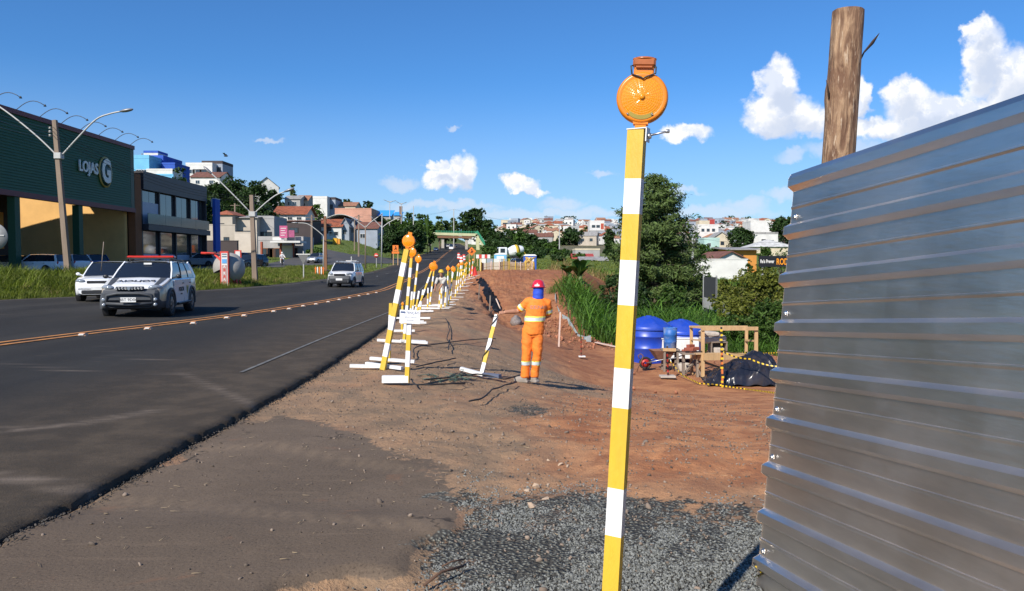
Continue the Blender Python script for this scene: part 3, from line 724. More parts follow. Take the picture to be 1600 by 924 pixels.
def lamp_mb(c, fwd, up, r):
    """amber road lamp: (housing, lens, cap, handle) bmesh lists; disc faces fwd"""
    x = V(up).cross(V(fwd)).normalized(); M = frame(c, x, V(up))         # local z = x cross up
    if M.to_3x3().col[2].dot(V(fwd)) < 0: M = frame(c, -x, V(up))
    S = M @ Matrix.Scale(r, 4)
    return S
def build_lamp(parent, c, fwd, up, r, hi=True, name='lamp'):
    S = lamp_mb(c, fwd, up, r); nseg = 48 if hi else 14
    hb = MB(); hb.lathe([(.001, -.34), (.80, -.34), (.93, -.28), (1.0, -.16), (1.0, .12), (.95, .2), (.90, .22), (.80, .20)], nseg, S)
    hb.box((0, -1.12, -.05), (.42, .34, .36), S); hb.box((0, -.98, -.05), (.58, .10, .42), S)
    if hi: hb.box((0, 1.02, -.05), (.78, .36, .42), S, b=.05); hb.box((0, 1.13, -.05), (.70, .05, .46), S)
    h = hb.build(name, M_AMBER2, parent)
    lb = MB()
    if hi:      # moulded prisms: rings and sectors step in and out
        k, ns = 20, 60; vs = []
        for i in range(k + 1):
            rr = .82 * (1 - i / k) + .001
            for j in range(ns): th = 2 * math.pi * j / ns; vs.append((rr * math.cos(th), rr * math.sin(th), .19 + .10 * (1 - (rr / .82) ** 2) + .006 * (i % 2) + .006 * ((j // (1 if rr > .3 else 3)) % 2)))
        lb.add(vs, [(i * ns + j, i * ns + (j + 1) % ns, (i + 1) * ns + (j + 1) % ns, (i + 1) * ns + j) for i in range(k) for j in range(ns)], 0, S)
    else: lb.lathe([(.82, .2), (.6, .27), (.3, .31), (.001, .33)], nseg, S, smooth=True)
    if hi:
        lb.lathe([(.11, .29), (.10, .36), (.05, .38), (.001, .38)], 16, S)
    lb.build('lens', M_AMBER, h, fix=False)
    cb = MB()
    if hi:
        cb.box((0, 1.36, -.03), (.88, .34, .56), S, b=.08); cb.lathe([(.001, .0), (.46, .0), (.46, .05), (.35, .09), (.001, .10)], 20, S @ Matrix.Translation((0, 1.50, -.03)) @ Matrix.Rotation(-math.pi / 2, 4, 'X') @ Matrix.Diagonal((1, .62, 1, 1)))
        cb.box((0, 1.17, .02), (.62, .06, .50), S)
    else: cb.box((0, 1.15, -.05), (.6, .4, .4), S)
    cb.build('solar_cap', M_LAMPTOP if hi else M_AMBER2, h)
    if hi:
        sp = MB(); sp.box((0, 1.55, -.03), (.66, .03, .40), S); sp.build('solar_panel', mat('solar_cell', (.03, .04, .07), .15), h)
        w = MB(); T = lambda x, y, z: S @ V((x, y, z))
        w.tube([T(-.42, 1.22, .2), T(-.50, 1.2, .24), T(-.45, .88, .26), T(-.1, .76, .28), T(0, .70, .30), T(.12, .78, .28), T(.46, .92, .26), T(.46, 1.16, .24), T(.40, 1.22, .2)], .0032, 6)
        w.build('handle', M_BLACK, h)
        pl = MB()
        pl.prism([(.46 * math.cos(t_) * 1.5, .70 * math.sin(t_)) for t_ in np.linspace(rad(232), rad(308), 9)] + [(.46 * math.cos(t_) * 1.75, .86 * math.sin(t_)) for t_ in np.linspace(rad(308), rad(232), 9)], -.215, -.235, S @ Matrix.Rotation(math.pi / 2, 4, 'X') @ Matrix.Diagonal((1, -1, 1, 1)) if False else S @ Matrix(((1, 0, 0, 0), (0, 0, 1, 0), (0, -1, 0, 0), (0, 0, 0, 1))))
        pl.build('label_plate', mat('olive_plate', (.32, .24, .03), .35), h)
        for sx in (-.52, .42): sc = MB(); sc.lathe([(.045, .0), (.045, .03), (.001, .045)], 8, S @ Matrix.Translation((sx, -.66, .235))); sc.build('screw', M_BOLT, h)
    return h

def striped(mb, p, q, w, h, cuts, up, first=0):
    """square timber from p to q painted in alternating bands; cuts = fractions from p"""
    p, q = V(p), V(q); cs = [0] + list(cuts) + [1]
    for i in range(len(cs) - 1): mb.beam(p.lerp(q, cs[i]), p.lerp(q, cs[i + 1]), w, h, (first + i) % 2, up)
    return mb
def make_front_post():
    b = V((.345, 2.85, 0)); b = ap(944.5, 1142, 2.85); b.z = gz(b.x, 2.85) - .02
    t = ap(995.5, 204, 2.85); ax = t - b; L = ax.length
    root = thing('warning_post', 'large yellow and white striped timber post with amber lamp in the foreground', 'warning post', b)
    ys = [280, 335, 407, 477, 575, 637, 762, 836, 960, 1035]
    cuts = sorted([(ap(995, y, 2.85).z - b.z) / (t.z - b.z) for y in ys])
    cuts = [c for c in cuts if c > .01]
    yaw = rad(27); front = V((-math.sin(yaw), -math.cos(yaw), 0))
    first = 0 if len(cuts) % 2 == 0 else 1
    mb = striped(MB(), (0, 0, 0), ax, .063, .038, cuts, front, first)
    mb.build('post', [M_YEL, M_WHT], root)
    c = ap(1003.5, 154, 2.85) - b
    build_lamp(root, c, V((-.20, -1, -.03)), (ax.normalized() + V((.01, 0, 0))), .0935)
    M = frame(ax, V((math.cos(yaw), -math.sin(yaw), 0)), ax.normalized().cross(V((math.cos(yaw), -math.sin(yaw), 0))))
    br = MB(); X = V((math.cos(yaw), -math.sin(yaw), 0)); U = ax.normalized(); Fv = front
    br.beam(ax + U * .004 - X * .034, ax + U * .004 + X * .042, .042, .004, up=U); br.beam(ax + U * .006 + X * .041, ax - U * .045 + X * .041, .042, .004, up=X)
    br.build('bracket', mat('white_bracket', (.75, .75, .74), .4), root)
    st = MB(); st.tube([ax - U * .024 + X * .036, ax - U * .012 + X * .115], .004, 8); st.lathe([(.007, -.006), (.007, .006), (.0001, .008)], 8, frame(ax - U * .012 + X * .115, U, Fv)); st.lathe([(.011, 0), (.011, .008), (.0001, .009)], 6, frame(ax - U * .024 + X * .046, U, Fv))
    st.build('clamp_screw', M_STEEL, root)
    bb = MB(); bb.box((0, 0, .03), (.9, .09, .05)); bb.box((0, 0, .03), (.088, .9, .052)); bb.build('base_board', M_WHT, root)
make_front_post()
# scrap of hazard tape at the foot of the fence
def make_scrap():
    p = gp(1183, 912); mb = MB(); k = 8; vs = []
    for i in range(k + 1):
        u = i / k
        for w in (0, .03): vs.append((p.x - .01 + .02 * math.sin(u * 4) + w * .6, p.y + .03 * math.cos(u * 5) + w * .3, p.z + .02 + u * .09))
    for i in range(k): mb.add(vs[2 * i:2 * i + 4], [(0, 1, 3, 2)], i % 2)
    o = mb.build('tape_scrap', [mat('yellow_tape', (.75, .52, .03), .45), M_BLACK]); o.location = (0, 0, 0)
    tag(o, 'crumpled scrap of yellow and black tape by the foot of the steel fence', 'tape')
make_scrap()

# ---------------------------------------------------------------- rows of striped warning posts
def tick(h): return [i / max(2, round(h / .21)) for i in range(1, max(2, round(h / .21)))]
def warn_post(base, top, lamp=0, w=.06, boards=((-60, 40, 0), ), label='', group='striped warning posts along the road edge', phase=0, name='warning_post', dy=0.0):
    b = gp(*base); b.z -= .0
    t = ap(top[0], top[1], b.y + dy); root = thing(name, label, 'warning post', b, 0, group)
    ax = t - b
    striped(MB(), (0, 0, .0), ax, w, w * .7, tick(ax.length), (-.3, -1, 0), phase).build('post', [M_YEL, M_WHT], root)
    k = b.y / FPX
    for (dx0, dx1, ang, ddy, thick) in [(q + (0, .05))[:5] if len(q) == 3 else (q + (.05,))[:5] for q in boards]:
        mb = MB(); x0, x1 = dx0 * k, dx1 * k; a = rad(ang); dv = V((math.cos(a), math.sin(a), 0)); L = abs(x1 - x0)
        c = V(((x0 + x1) / 2, ddy * k * 2, 0)); p = c - dv * L / 2; q = c + dv * L / 2
        for s_ in (p, q): s_.z = gz(b.x + s_.x, b.y + s_.y) - b.z + .045 + R.uniform(0, .02)
        mb.beam(p, q, .068, thick); mb.build('base_board', M_WHT, root)
    if lamp: build_lamp(root, ax + ax.normalized() * (lamp * k * 1.25), V((-.15 + R.uniform(-.15, .15), -1, 0)), ax.normalized(), lamp * k, hi=False)
    return root
warn_post((598, 578), (636, 390), 10.5, .085, ((-52, 2, 2, 2), (-34, 34, -25, 6)), 'tallest striped post leaning right beside the road with big amber lamp')
warn_post((607, 566), (611, 474), 0, .055, ((-30, 42, -8), ), 'short striped post without lamp just behind the tallest leaning post')
warn_post((631, 536), (643, 404), 7.5, .06, ((-42, 38, -4), (-6, 34, 20, 2)), 'striped post with amber lamp rising behind the white notice board')
warn_post((643, 500), (653, 412), 5.5, .055, ((-24, 30, -6), ), 'slim striped post with amber lamp, third lamp from the tallest leaning post')
warn_post((651, 489), (674, 424), 6.5, .055, ((-22, 26, 8), ), 'slanting striped post whose amber lamp meets the upright one beside it')
warn_post((671, 480), (678, 424), 5.5, .055, ((-26, 26, -5), (-8, 20, 25, 4)), 'upright striped post with amber lamp beside the slanting one')
warn_post((628, 520), (629, 478), 2.4, .05, ((-20, 20, 6), ), 'short striped post with tiny amber lamp half hidden by the notice board')
warn_post((640, 508), (644, 456), 0, .05, ((-14, 26, 12), ), 'short striped post without lamp behind the notice board')
warn_post((656, 488), (661, 453), 0, .05, ((-16, 18, 0), ), 'short striped post without lamp beside the slanting lamp post')
warn_post((668, 484), (669, 450), 0, .05, ((-18, 20, -10), ), 'short plain yellow post between two upright lamp posts')
warn_post((646, 505), (655, 455), 0, .05, ((-12, 16, 10), ), 'bent slim post without lamp behind the slim lamp post')
far = [((699, 474), (700, 424), 3.4), ((704, 470), (707, 424), 3.2), ((700, 478), (708, 426), 3.6), ((711, 466), (716, 418), 2.6), ((714, 460), (720, 415), 2.2), ((719, 455), (722, 415), 2.2), ((722, 449), (727, 416), 2.0), ((726, 444), (729, 414), 1.8), ((733, 437), (734, 410), 1.6), ((737, 433), (739, 408), 1.4), ((695, 482), (697, 448), 0), ((689, 484), (690, 450), 0), ((686, 478), (688, 452), 0)]
for i, (bs, tp, lp) in enumerate(far):
    warn_post(bs, tp, lp, .05, ((-9, 13, R.uniform(-12, 12), 0, .02), ) if i % 2 else ((-11, 9, -4, 0, .02), (-4, 12, 20, 3, .02)),
              'small striped warning post in the distant cluster along the road edge' if lp else 'small lampless striped post at the near end of the distant cluster', 'distant cluster of striped posts' if lp else 'lampless posts of the distant cluster')
# notice board on its own short striped stand
def make_notice():
    b = gp(636, 598); t = ap(640, 498, b.y); k = b.y / FPX; ax = t - b
    root = thing('notice_stand', 'short striped stand holding a white notice headed ATENÇÃO by the road', 'notice board', b)
    striped(MB(), (0, 0, 0), ax, .065, .045, tick(ax.length), (-.2, -1, 0), 0).build('post', [M_YEL, M_WHT], root)
    mb = MB(); mb.beam((-39 * k, 0, .05), (2 * k, .02, .05), .10, .10); mb.build('base_board', M_WHT, root)
    c = ap(640.5, 495.5, b.y - .05) - b; w, h = 32 * k, 21 * k
    M = Matrix.Translation(c) @ Matrix.Rotation(rad(3), 4, 'Y') @ Matrix.Rotation(math.pi / 2, 4, 'X')
    mb = MB(); mb.box((0, 0, 0), (w, h, .008), M, b=.003); bd = mb.build('board', mat('white_board', (.82, .83, .84), .4, var=.04), root)
    ink = mat('blue_grey_ink', (.06, .10, .22), .5); ink2 = mat('grey_ink', (.25, .28, .34), .5)
    Mt = M @ Matrix.Translation((0, 0, .0055))
    text_obj('heading', 'ATENÇÃO', .24 * h, ink, bd, Mt @ Matrix.Translation((.08 * w, .30 * h, 0)), .0008)
    text_obj('heading', 'OBRAS À FRENTE', .12 * h, ink2, bd, Mt @ Matrix.Translation((.02 * w, -.02 * h, 0)), .0008)
    text_obj('heading', 'DEVAGAR', .12 * h, ink2, bd, Mt @ Matrix.Translation((.02 * w, -.24 * h, 0)), .0008)
    mb = MB(); mb.box((-.36 * w, .33 * h, 0), (.2 * w, .12 * h, .001), Mt); mb.build('emblem', ink, bd)
make_notice()
# ---------------------------------------------------------------- people
def hloft(mb, rings, n=16, mi=0):
    """horizontal elliptical rings (cx,cy,cz,rx,ry)"""
    vs = []
    for (cx, cy, cz, rx, ry) in rings:
        for j in range(n): th = 2 * math.pi * j / n; vs.append((cx + rx * math.cos(th), cy + ry * math.sin(th), cz))
    k = len(rings)
    mb.add(vs, [(i * n + j, i * n + (j + 1) % n, (i + 1) * n + (j + 1) % n, (i + 1) * n + j) for i in range(k - 1) for j in range(n)], mi, None, True)
    mb.add(vs[:n], [tuple(range(n))[::-1]], mi); mb.add(vs[-n:], [tuple(range(n))], mi)
def fuse(mb, name, mats, parent, vox, smooth=4, wrinkle=0.0, wf=(9, 5), seed=1):
    """merge the overlapping pieces of mb into one continuous skin"""
    o = mb.build(name, mats, parent, fix=True)
    md = o.modifiers.new('r', 'REMESH'); md.mode = 'VOXEL'; md.voxel_size = vox
    s_ = o.modifiers.new('s', 'SMOOTH'); s_.iterations = smooth; s_.factor = .5
    dg = bpy.context.evaluated_depsgraph_get(); me = bpy.data.meshes.new_from_object(o.evaluated_get(dg))
    old = o.data; o.modifiers.clear(); o.data = me; me.name = name; bpy.data.meshes.remove(old)
    me.materials.clear()
    for m in (mats if isinstance(mats, (list, tuple)) else [mats]): me.materials.append(m)
    n = len(me.vertices); co = np.empty(n * 3); me.vertices.foreach_get('co', co); co = co.reshape(-1, 3)
    if wrinkle > 0:
        no = np.empty(n * 3); me.vertices.foreach_get('normal', no); no = no.reshape(-1, 3)
        w = fbm(co[:, 0] * wf[0] + co[:, 2] * 3 + co[:, 1] * wf[0] * .7, co[:, 2] * wf[1] * 2 + co[:, 0] * 4, seed, 4)
        w = w + .6 * np.abs(fbm(co[:, 0] * 4 + co[:, 2] * 9, co[:, 2] * 6 - co[:, 1] * 8, seed + 9, 3))
        co = co + no * (w * wrinkle)[:, None]; me.vertices.foreach_set('co', co.ravel())
    me.polygons.foreach_set('use_smooth', np.ones(len(me.polygons), bool)); me.update()
    return o
def band_from(o, test, off, name, mats, parent, mi_fn=None):
    me = o.data; mb = MB(); n = len(me.vertices)
    keep = [p for p in me.polygons if test(p.center)]
    ids = sorted({i for p in keep for i in p.vertices}); mp = {i: k for k, i in enumerate(ids)}
    vs = [me.vertices[i].co + me.vertices[i].normal * off for i in ids]
    mb.v = [tuple(v) for v in vs]
    for p in keep: mb.f.append(tuple(mp[i] for i in p.vertices)); mb.m.append(mi_fn(p.center) if mi_fn else 0); mb.sm.append(True)
    return mb.build(name, mats, parent, fix=False)
M_SKIN = mat('tanned_skin', (.42, .21, .13), .55, var=.08)
M_ORANGE = mat('orange_workwear', (.88, .215, .022), .8, var=.10, scale=9, bump=.25, bscale=25, dirt=(.60, .20, .05), dirt_amt=.35)
M_REFL = mat('silver_reflective', (.52, .60, .60), .45, var=.08)
M_LIME = mat('lime_trim', (.75, .78, .12), .6)
M_BOOT = mat('dusty_boot', (.27, .24, .21), .85, var=.2, scale=12)
M_REDHAT = mat('red_hard_hat', (.62, .02, .045), .3, var=.05, coat=.3)
M_BLUECLOTH = mat('blue_neck_cloth', (.02, .07, .50), .75, var=.15, scale=12, bump=.3, bscale=18)
M_HAIR = mat('dark_hair', (.015, .012, .01), .7)
def hand(mb, wrist, d, palm_n, curl=.5):
    """palm, four fingers of unequal length and a thumb, curling about a gripped bar"""
    d = V(d).normalized(); n = V(palm_n).normalized(); s = d.cross(n).normalized()
    mb.tube([wrist - d * .02, wrist + d * .03, wrist + d * .085], [.027, .038, .036], 10, sq=.5)
    for i, ln in enumerate((.070, .080, .075, .058)):
        o = wrist + d * .085 + s * ((i - 1.5) * .0195); p = [o]; dd = d.copy()
        for k in range(3):
            dd = (dd + n * curl).normalized(); p.append(p[-1] + dd * ln * (.42 - .06 * k))
        mb.tube(p, [.0095, .0092, .0085, .0068], 7)
    t0 = wrist + d * .03 - s * .032; dd = (d * .6 - s * .5 + n * .5).normalized()
    mb.tube([t0, t0 + dd * .035, t0 + (dd + n * .5).normalized() * .065], [.013, .011, .008], 7)
def face(mb, c, fwd, s=1.0):
    """head with brow, nose, jaw and ears; fwd is horizontal"""
    f = V(fwd).normalized(); r = f.cross(V((0, 0, 1)))
    mb.ell(c + V((0, 0, .03)), (.078 * s, .095 * s, .105 * s), 18, 14, Matrix.Identity(4))
    mb.ell(c + f * .025 + V((0, 0, -.055)), (.058 * s, .062 * s, .065 * s), 14, 10)
    mb.tube([c + f * .088 + V((0, 0, .028)), c + f * .112 + V((0, 0, -.012)), c + f * .092 + V((0, 0, -.018))], [.009, .014, .012], 8)
    for sgn in (-1, 1):
        mb.ell(c + r * (sgn * .082) + V((0, 0, .005)), (.012, .022, .032), 8, 8)
    mb.tube([c + f * .076 - r * .024 + V((0, 0, -.052)), c + f * .086 + V((0, 0, -.05)), c + f * .076 + r * .024 + V((0, 0, -.052))], .008, 6)
def make_worker():
    f = gp(827, 597.5); sc = (598 - 437) / FPX * f.y / 1.755
    root = thing('person', 'person in orange workwear, red hard hat and blue neck cloth holding a striped post', 'person', f)
    root.scale = (sc, sc, sc)
    hipL, hipR = V((-.02, 0, .90)), V((.145, 0, .90)); anL, anR = V((-.075, -.0, .09)), V((.095, .02, .09))
    tr = MB()
    hloft(tr, [(.065, 0, .78, .13, .10), (.065, 0, .86, .172, .125), (.07, 0, .95, .170, .12), (.08, 0, 1.04, .155, .105)])
    for h, a, kx in ((hipL, anL, -.05), (hipR, anR, .135)):
        k = V((kx, -.02, .49)); tr.tube([h + V((0, 0, .02)), h.lerp(k, .5), k, k.lerp(a, .5), a + V((0, 0, .06)), a + V((0, 0, -.005))], [.098, .092, .077, .074, .070, .073], 16)
    trs = fuse(tr, 'trousers', M_ORANGE, root, .014, 3, .032, (9, 6), 5)
    band_from(trs, lambda c: .295 < c.z < .365, .005, 'reflective_band', [M_REFL, M_LIME], trs, lambda c: 1 if (c.z < .303 or c.z > .357) else 0)
    sh = MB()
    hloft(sh, [(.07, 0, .83, .178, .128), (.075, 0, .92, .176, .128), (.09, 0, 1.06, .168, .115), (.115, .01, 1.2, .178, .122), (.135, .01, 1.33, .192, .118), (.142, .01, 1.40, .175, .10), (.147, .01, 1.44, .10, .075), (.15, .01, 1.47, .07, .065)])
    sL, sR = V((-.03, .01, 1.375)), V((.305, .01, 1.365)); eL = V((-.19, .09, 1.215)); eR = V((.335, .13, 1.13))
    # elbows: left reaches out to the post, right hangs forward and bends in front of the body
    sh.tube([sL + V((.07, 0, 0.01)), sL, sL.lerp(eL, .55), sL.lerp(eL, .86)], [.075, .074, .069, .072], 14)
    sh.tube([sR + V((-.07, 0, .01)), sR, sR.lerp(eR, .5), sR.lerp(eR, .85)], [.075, .074, .07, .072], 14)
    shs = fuse(sh, 'shirt', M_ORANGE, root, .013, 3, .032, (8, 5), 15)
    band_from(shs, lambda c: 1.045 < c.z < 1.135 and -.12 < c.x < .275, .005, 'reflective_band', [M_REFL, M_LIME], shs, lambda c: 1 if (c.z < 1.063 or c.z > 1.117) else 0)
    def onarm(c, S, E, t0, t1):
        d = E - S; t_ = (c - S).dot(d) / d.length_squared; return t0 < t_ < t1 and ((c - S) - d * t_).length < .1
    band_from(shs, lambda c: onarm(c, sL, eL, .42, .72) and c.x < -.06, .005, 'reflective_band', [M_REFL, M_LIME], shs, lambda c: 0 if onarm(c, sL, eL, .48, .66) else 1)
    band_from(shs, lambda c: onarm(c, sR, eR, .42, .72) and c.x > .26, .005, 'reflective_band', [M_REFL, M_LIME], shs, lambda c: 0 if onarm(c, sR, eR, .48, .66) else 1)
    # back lettering draped on the shirt
    bv = BVHTree.FromPolygons([v.co for v in shs.data.vertices], [p.vertices for p in shs.data.polygons])
    M = Matrix.Translation((.15, -.3, 1.29)) @ Matrix.Rotation(math.pi / 2, 4, 'X')
    tx = text_obj('lettering', 'IDEUNAN', .085, mat('grey_print', (.36, .27, .24), .8), shs, M, .0, sx=.75)
    for v in tx.data.vertices:
        hit_ = bv.ray_cast(V((v.co.x, -.5, v.co.z)), V((0, 1, 0)))
        if hit_[0]: v.co.y = hit_[0].y - .006
    bd = MB(); hd = V((.155, .045, 1.575)); fw = V((-.35, 1, -.12))
    hloft(bd, [(.147, .01, 1.38, .075, .07), (.15, .02, 1.46, .06, .06), (.155, .035, 1.54, .056, .058)], 14)
    face(bd, hd, fw)
    wr = ap(783, 489.5, f.y - .03) - f; wr = wr / sc
    hL = wr + V((.055, .012, .012)); dL = (wr - eL).normalized()
    bd.tube([sL, eL, eL.lerp(hL, .35), hL], [.05, .046, .043, .029], 12)
    hand(bd, hL, dL, V((-.1, .25, -1)), .55)
    wR = V((.20, .30, 1.08)); bd.tube([sR, eR, eR.lerp(wR, .4), wR], [.05, .046, .042, .028], 12); hand(bd, wR, (wR - eR), V((-.3, -.5, -.6)), .4)
    for a, h in ((anL, hipL), (anR, hipR)): bd.tube([a + V((0, 0, -.03)), a + V((0, 0, .25))], [.045, .055], 10)
    body = fuse(bd, 'body', M_SKIN, root, .0065, 2)
    ey = MB(); r = V(fw).cross(V((0, 0, 1))).normalized(); fn = V(fw).normalized()
    for s_ in (-1, 1): ey.ell(hd + fn * .086 + r * (s_ * .032) + V((0, 0, .03)), (.011, .008, .007), 8, 6)
    ey.build('eyes', M_HAIR, body)
    ck = MB(); hloft(ck, [(.15, .0, 1.43, .098, .085), (.152, .005, 1.48, .088, .082), (.155, .02, 1.55, .089, .098), (.156, .035, 1.60, .092, .105), (.156, .038, 1.635, .090, .104)], 20)
    fuse(ck, 'neck_cloth', M_BLUECLOTH, root, .009, 2, .016, (14, 11), 22)
    hm = MB(); T = Matrix.Translation((.155, .04, 1.62)) @ Matrix.Rotation(rad(-5), 4, 'X')
    prof = [(.118, 0), (.120, .012), (.118, .03), (.112, .06), (.098, .095), (.072, .122), (.036, .136), (.0001, .139)]
    hm.lathe(prof, 28, T @ Matrix.Diagonal((.92, 1.12, 1, 1)))
    hm.prism([(-.10, 0)] + [(.155 * math.cos(t_), .0) for t_ in ()] + [(.10, 0), (.10, .006), (-.10, .006)], .06, .165, T @ Matrix.Rotation(rad(20), 4, 'Z'))
    hm.lathe([(.116, .001), (.132, -.002), (.133, .006), (.118, .012)], 28, T @ Matrix.Diagonal((.95, 1.12, 1, 1)))
    hh = hm.build('hard_hat', M_REDHAT, root)
    hb = MB()
    for i in range(5):
        t0, t1 = rad(232 + i * 9), rad(232 + (i + 1) * 9)
        q = [T @ V((.114 * .92 * math.cos(t_) * 1.03, .117 * 1.12 * math.sin(t_) * 1.03, z)) for t_ in (t0, t1) for z in (.018, .043)]
        hb.add(q, [(0, 2, 3, 1)])
    hb.build('sticker', mat('white_sticker', (.85, .85, .85), .5), hh, fix=False)
    bt = MB()
    for a, dx in ((anL, V((-.72, .35, 0))), (anR, V((-.5, .45, 0)))):
        d = dx.normalized(); b0 = V((a.x, a.y, 0)) 
        bt.tube([b0 - d * .05 + V((0, 0, .045)), b0 + d * .05 + V((0, 0, .055)), b0 + d * .13 + V((0, 0, .045)), b0 + d * .20 + V((0, 0, .035))], [.050, .055, .052, .036], 12)
        bt.tube([b0 + V((0, 0, .05)), b0 + V((0, 0, .16))], [.056, .058], 12)
        bt.box(tuple(b0 + d * .06 + V((0, 0, .014))), (.26, .10, .03), Matrix.Translation(b0 + d * .06) @ Matrix.Rotation(math.atan2(d.y, d.x), 4, 'Z') @ Matrix.Translation(-(b0 + d * .06)))
    fuse(bt, 'boots', M_BOOT, root, .012, 2)
    return f
WK = make_worker()
# the striped post the worker is holding, with its L-shaped foot
def make_held():
    b = gp(752, 588); t = ap(776, 492, WK.y - .04); t.y = WK.y - .04; ax = t - b; k = b.y / FPX
    root = thing('warning_post', 'striped post tilted in the hand of the person in orange, lamp missing', 'warning post', b)
    striped(MB(), (0, 0, .02), ax, .062, .05, tick(ax.length), (-.2, -1, 0), 1).build('post', [M_YEL, M_WHT], root)
    mb = MB(); mb.beam(V((-33 * k, .08, .12)), V((3 * k, -.02, .03)), .085, .05); mb.build('base_board', M_WHT, root)
    mb = MB(); mb.beam(V((-2 * k, .02, .03)), V((30 * k, -.22, .03)), .085, .06); mb.build('base_board', mat('blue_grey_board', (.10, .12, .18), .6), root)
    mb = MB(); pts = []
    for i in range(30):
        u = i / 29; a = u * 12; c = V((0, 0, .05)).lerp(ax, u); pts.append(c + V((math.cos(a) * .045, math.sin(a) * .045, 0)))
    mb.tube(pts, .008, 5); mb.lathe([(.055, -.03), (.07, 0), (.055, .03)], 12, frame(ax + V((-.03, -.02, .03)), V((1, 0, 0)), V((0, 0, 1))))
    mb.build('cable_wrap', M_DARK, root)
make_held()
# ---------------------------------------------------------------- the work yard: tanks, drum, bench, tarp, tape, stakes, cables
M_TANK = mat('blue_polyethylene', (.012, .055, .42), .38, var=.10, scale=5, dirt=(.10, .14, .38), dirt_amt=.3)
M_DRUM = mat('scuffed_blue_drum', (.02, .12, .40), .5, var=.2, scale=8, dirt=(.38, .36, .33), dirt_amt=.8)
M_CONC = mat('dry_concrete', (.42, .37, .32), .9, var=.2, scale=8, bump=.4, bscale=25)
M_WHITEP = mat('white_plastic', (.72, .72, .70), .5, var=.06, dirt=(.50, .42, .34), dirt_amt=.4)
M_TARP = mat('black_polythene', (.012, .014, .022), .22, var=.3, scale=5, spec=.6, dirt=(.14, .10, .08), dirt_amt=.25)
M_REDP = mat('red_paint', (.42, .03, .025), .5)
def make_tank(px, py, r, h, label, rz):
    p = gp(px, py); root = thing('water_tank', label, 'water tank', p, rz, 'blue water tanks behind the timber bench')
    mb = MB(); pr = [(r * .93, -.05), (r * .95, .03), (r * .98, h * .35), (r * 1.0, h * .36), (r * 1.0, h * .40), (r * .985, h * .41), (r * .995, h * .7), (r * 1.015, h * .71), (r * 1.015, h * .75), (r, h * .76), (r * 1.01, h)]
    mb.lathe(pr, 40); mb.build('body', M_TANK, root)
    lb = MB(); n = 48; vs = []; rings = [(1.06, -.09), (1.07, .0), (1.03, .03), (.98, .05), (.62, .20), (.25, .31), (.14, .325), (.13, .36), (.001, .365)]
    for (f, z) in rings:
        for j in range(n):
            rib = .03 * max(0, 1 - (abs(((j + 3) % 6) - 3)) / 1.2) if .1 < f < 1.0 and f > .2 else 0
            th = 2 * math.pi * j / n; vs.append((r * f * math.cos(th), r * f * math.sin(th), h + (z + rib) * r / .75))
    lb.add(vs, [(i * n + j, i * n + (j + 1) % n, (i + 1) * n + (j + 1) % n, (i + 1) * n + j) for i in range(len(rings) - 1) for j in range(n)], 0, None, True)
    lb.build('lid', M_TANK, root); return p
T1 = make_tank(1013, 562, .72, 1.10, 'blue lidded water tank directly behind the foreground striped post', .2)
T2 = make_tank(1064, 559, .78, .92, 'blue lidded water tank behind the blue drum and timber bench', .5)
def make_whitebox():
    b = gp(1058, 566); k = b.y / FPX; root = thing('white_crate', 'white plastic crate with louvred dark end in front of the blue tanks', 'crate', b, rad(-4))
    w, h = 68 * k, 31 * k; mb = MB(); mb.box((0, .3, h / 2 + .1), (w, .6, h), b=.02); mb.build('box', M_WHITEP, root)
    mb = MB(); mb.box((0, .3, h + .115), (w * 1.02, .64, .03), b=.008); mb.build('lid', M_WHITEP, root)
    for i in range(7):
        mb = MB(); mb.box((-w / 2 - .012, .3, .14 + i * h / 7.5), (.03, .5, .035)); mb.build('slat', M_DARK, root)
    for x in (-.35, 0, .35):
        mb = MB(); mb.box((x * w, .3, .04), (.1, .55, .12)); mb.build('foot', M_OLDWOOD, root)
make_whitebox()
def make_drum():
    b = ap(1047, 545, gp(1047, 578).y); k = b.y / FPX; g = gz(b.x, b.y)
    st = thing('drum_stand', 'small rough timber stand carrying the blue drum', 'stand', (b.x, b.y, g)); hh = b.z - g
    mb = MB(); mb.box((0, 0, hh - .03), (.52, .42, .05)); mb.build('top', M_OLDWOOD, st)
    for sx in (-1, 1):
        for sy in (-1, 1): mb = MB(); mb.beam((sx * .2, sy * .16, -.05), (sx * .19, sy * .15, hh - .06), .06, .06); mb.build('leg', M_OLDWOOD, st)
    root = thing('drum', 'scuffed open blue plastic drum standing on the timber stand', 'drum', (b.x, b.y, b.z))
    h, r = 33 * k, 10.5 * k; mb = MB()
    mb.lathe([(r * .9, 0), (r * .93, .01), (r * .96, h * .3), (r, h * .32), (r * .97, h * .36), (r * .99, h * .64), (r * 1.03, h * .66), (r, h * .70), (r * 1.02, h), (r * .95, h), (r * .93, h * .1), (.001, h * .09)], 24); mb.lathe([(r * .9, 0), (.001, 0)], 24)
    mb.build('shell', M_DRUM, root)
    mb = MB(); mb.lathe([(r * 1.02, h - .03), (r * 1.05, h - .015), (r * 1.02, h + .004), (r * .97, h)], 24); mb.build('rim', M_DRUM, root)
make_drum()
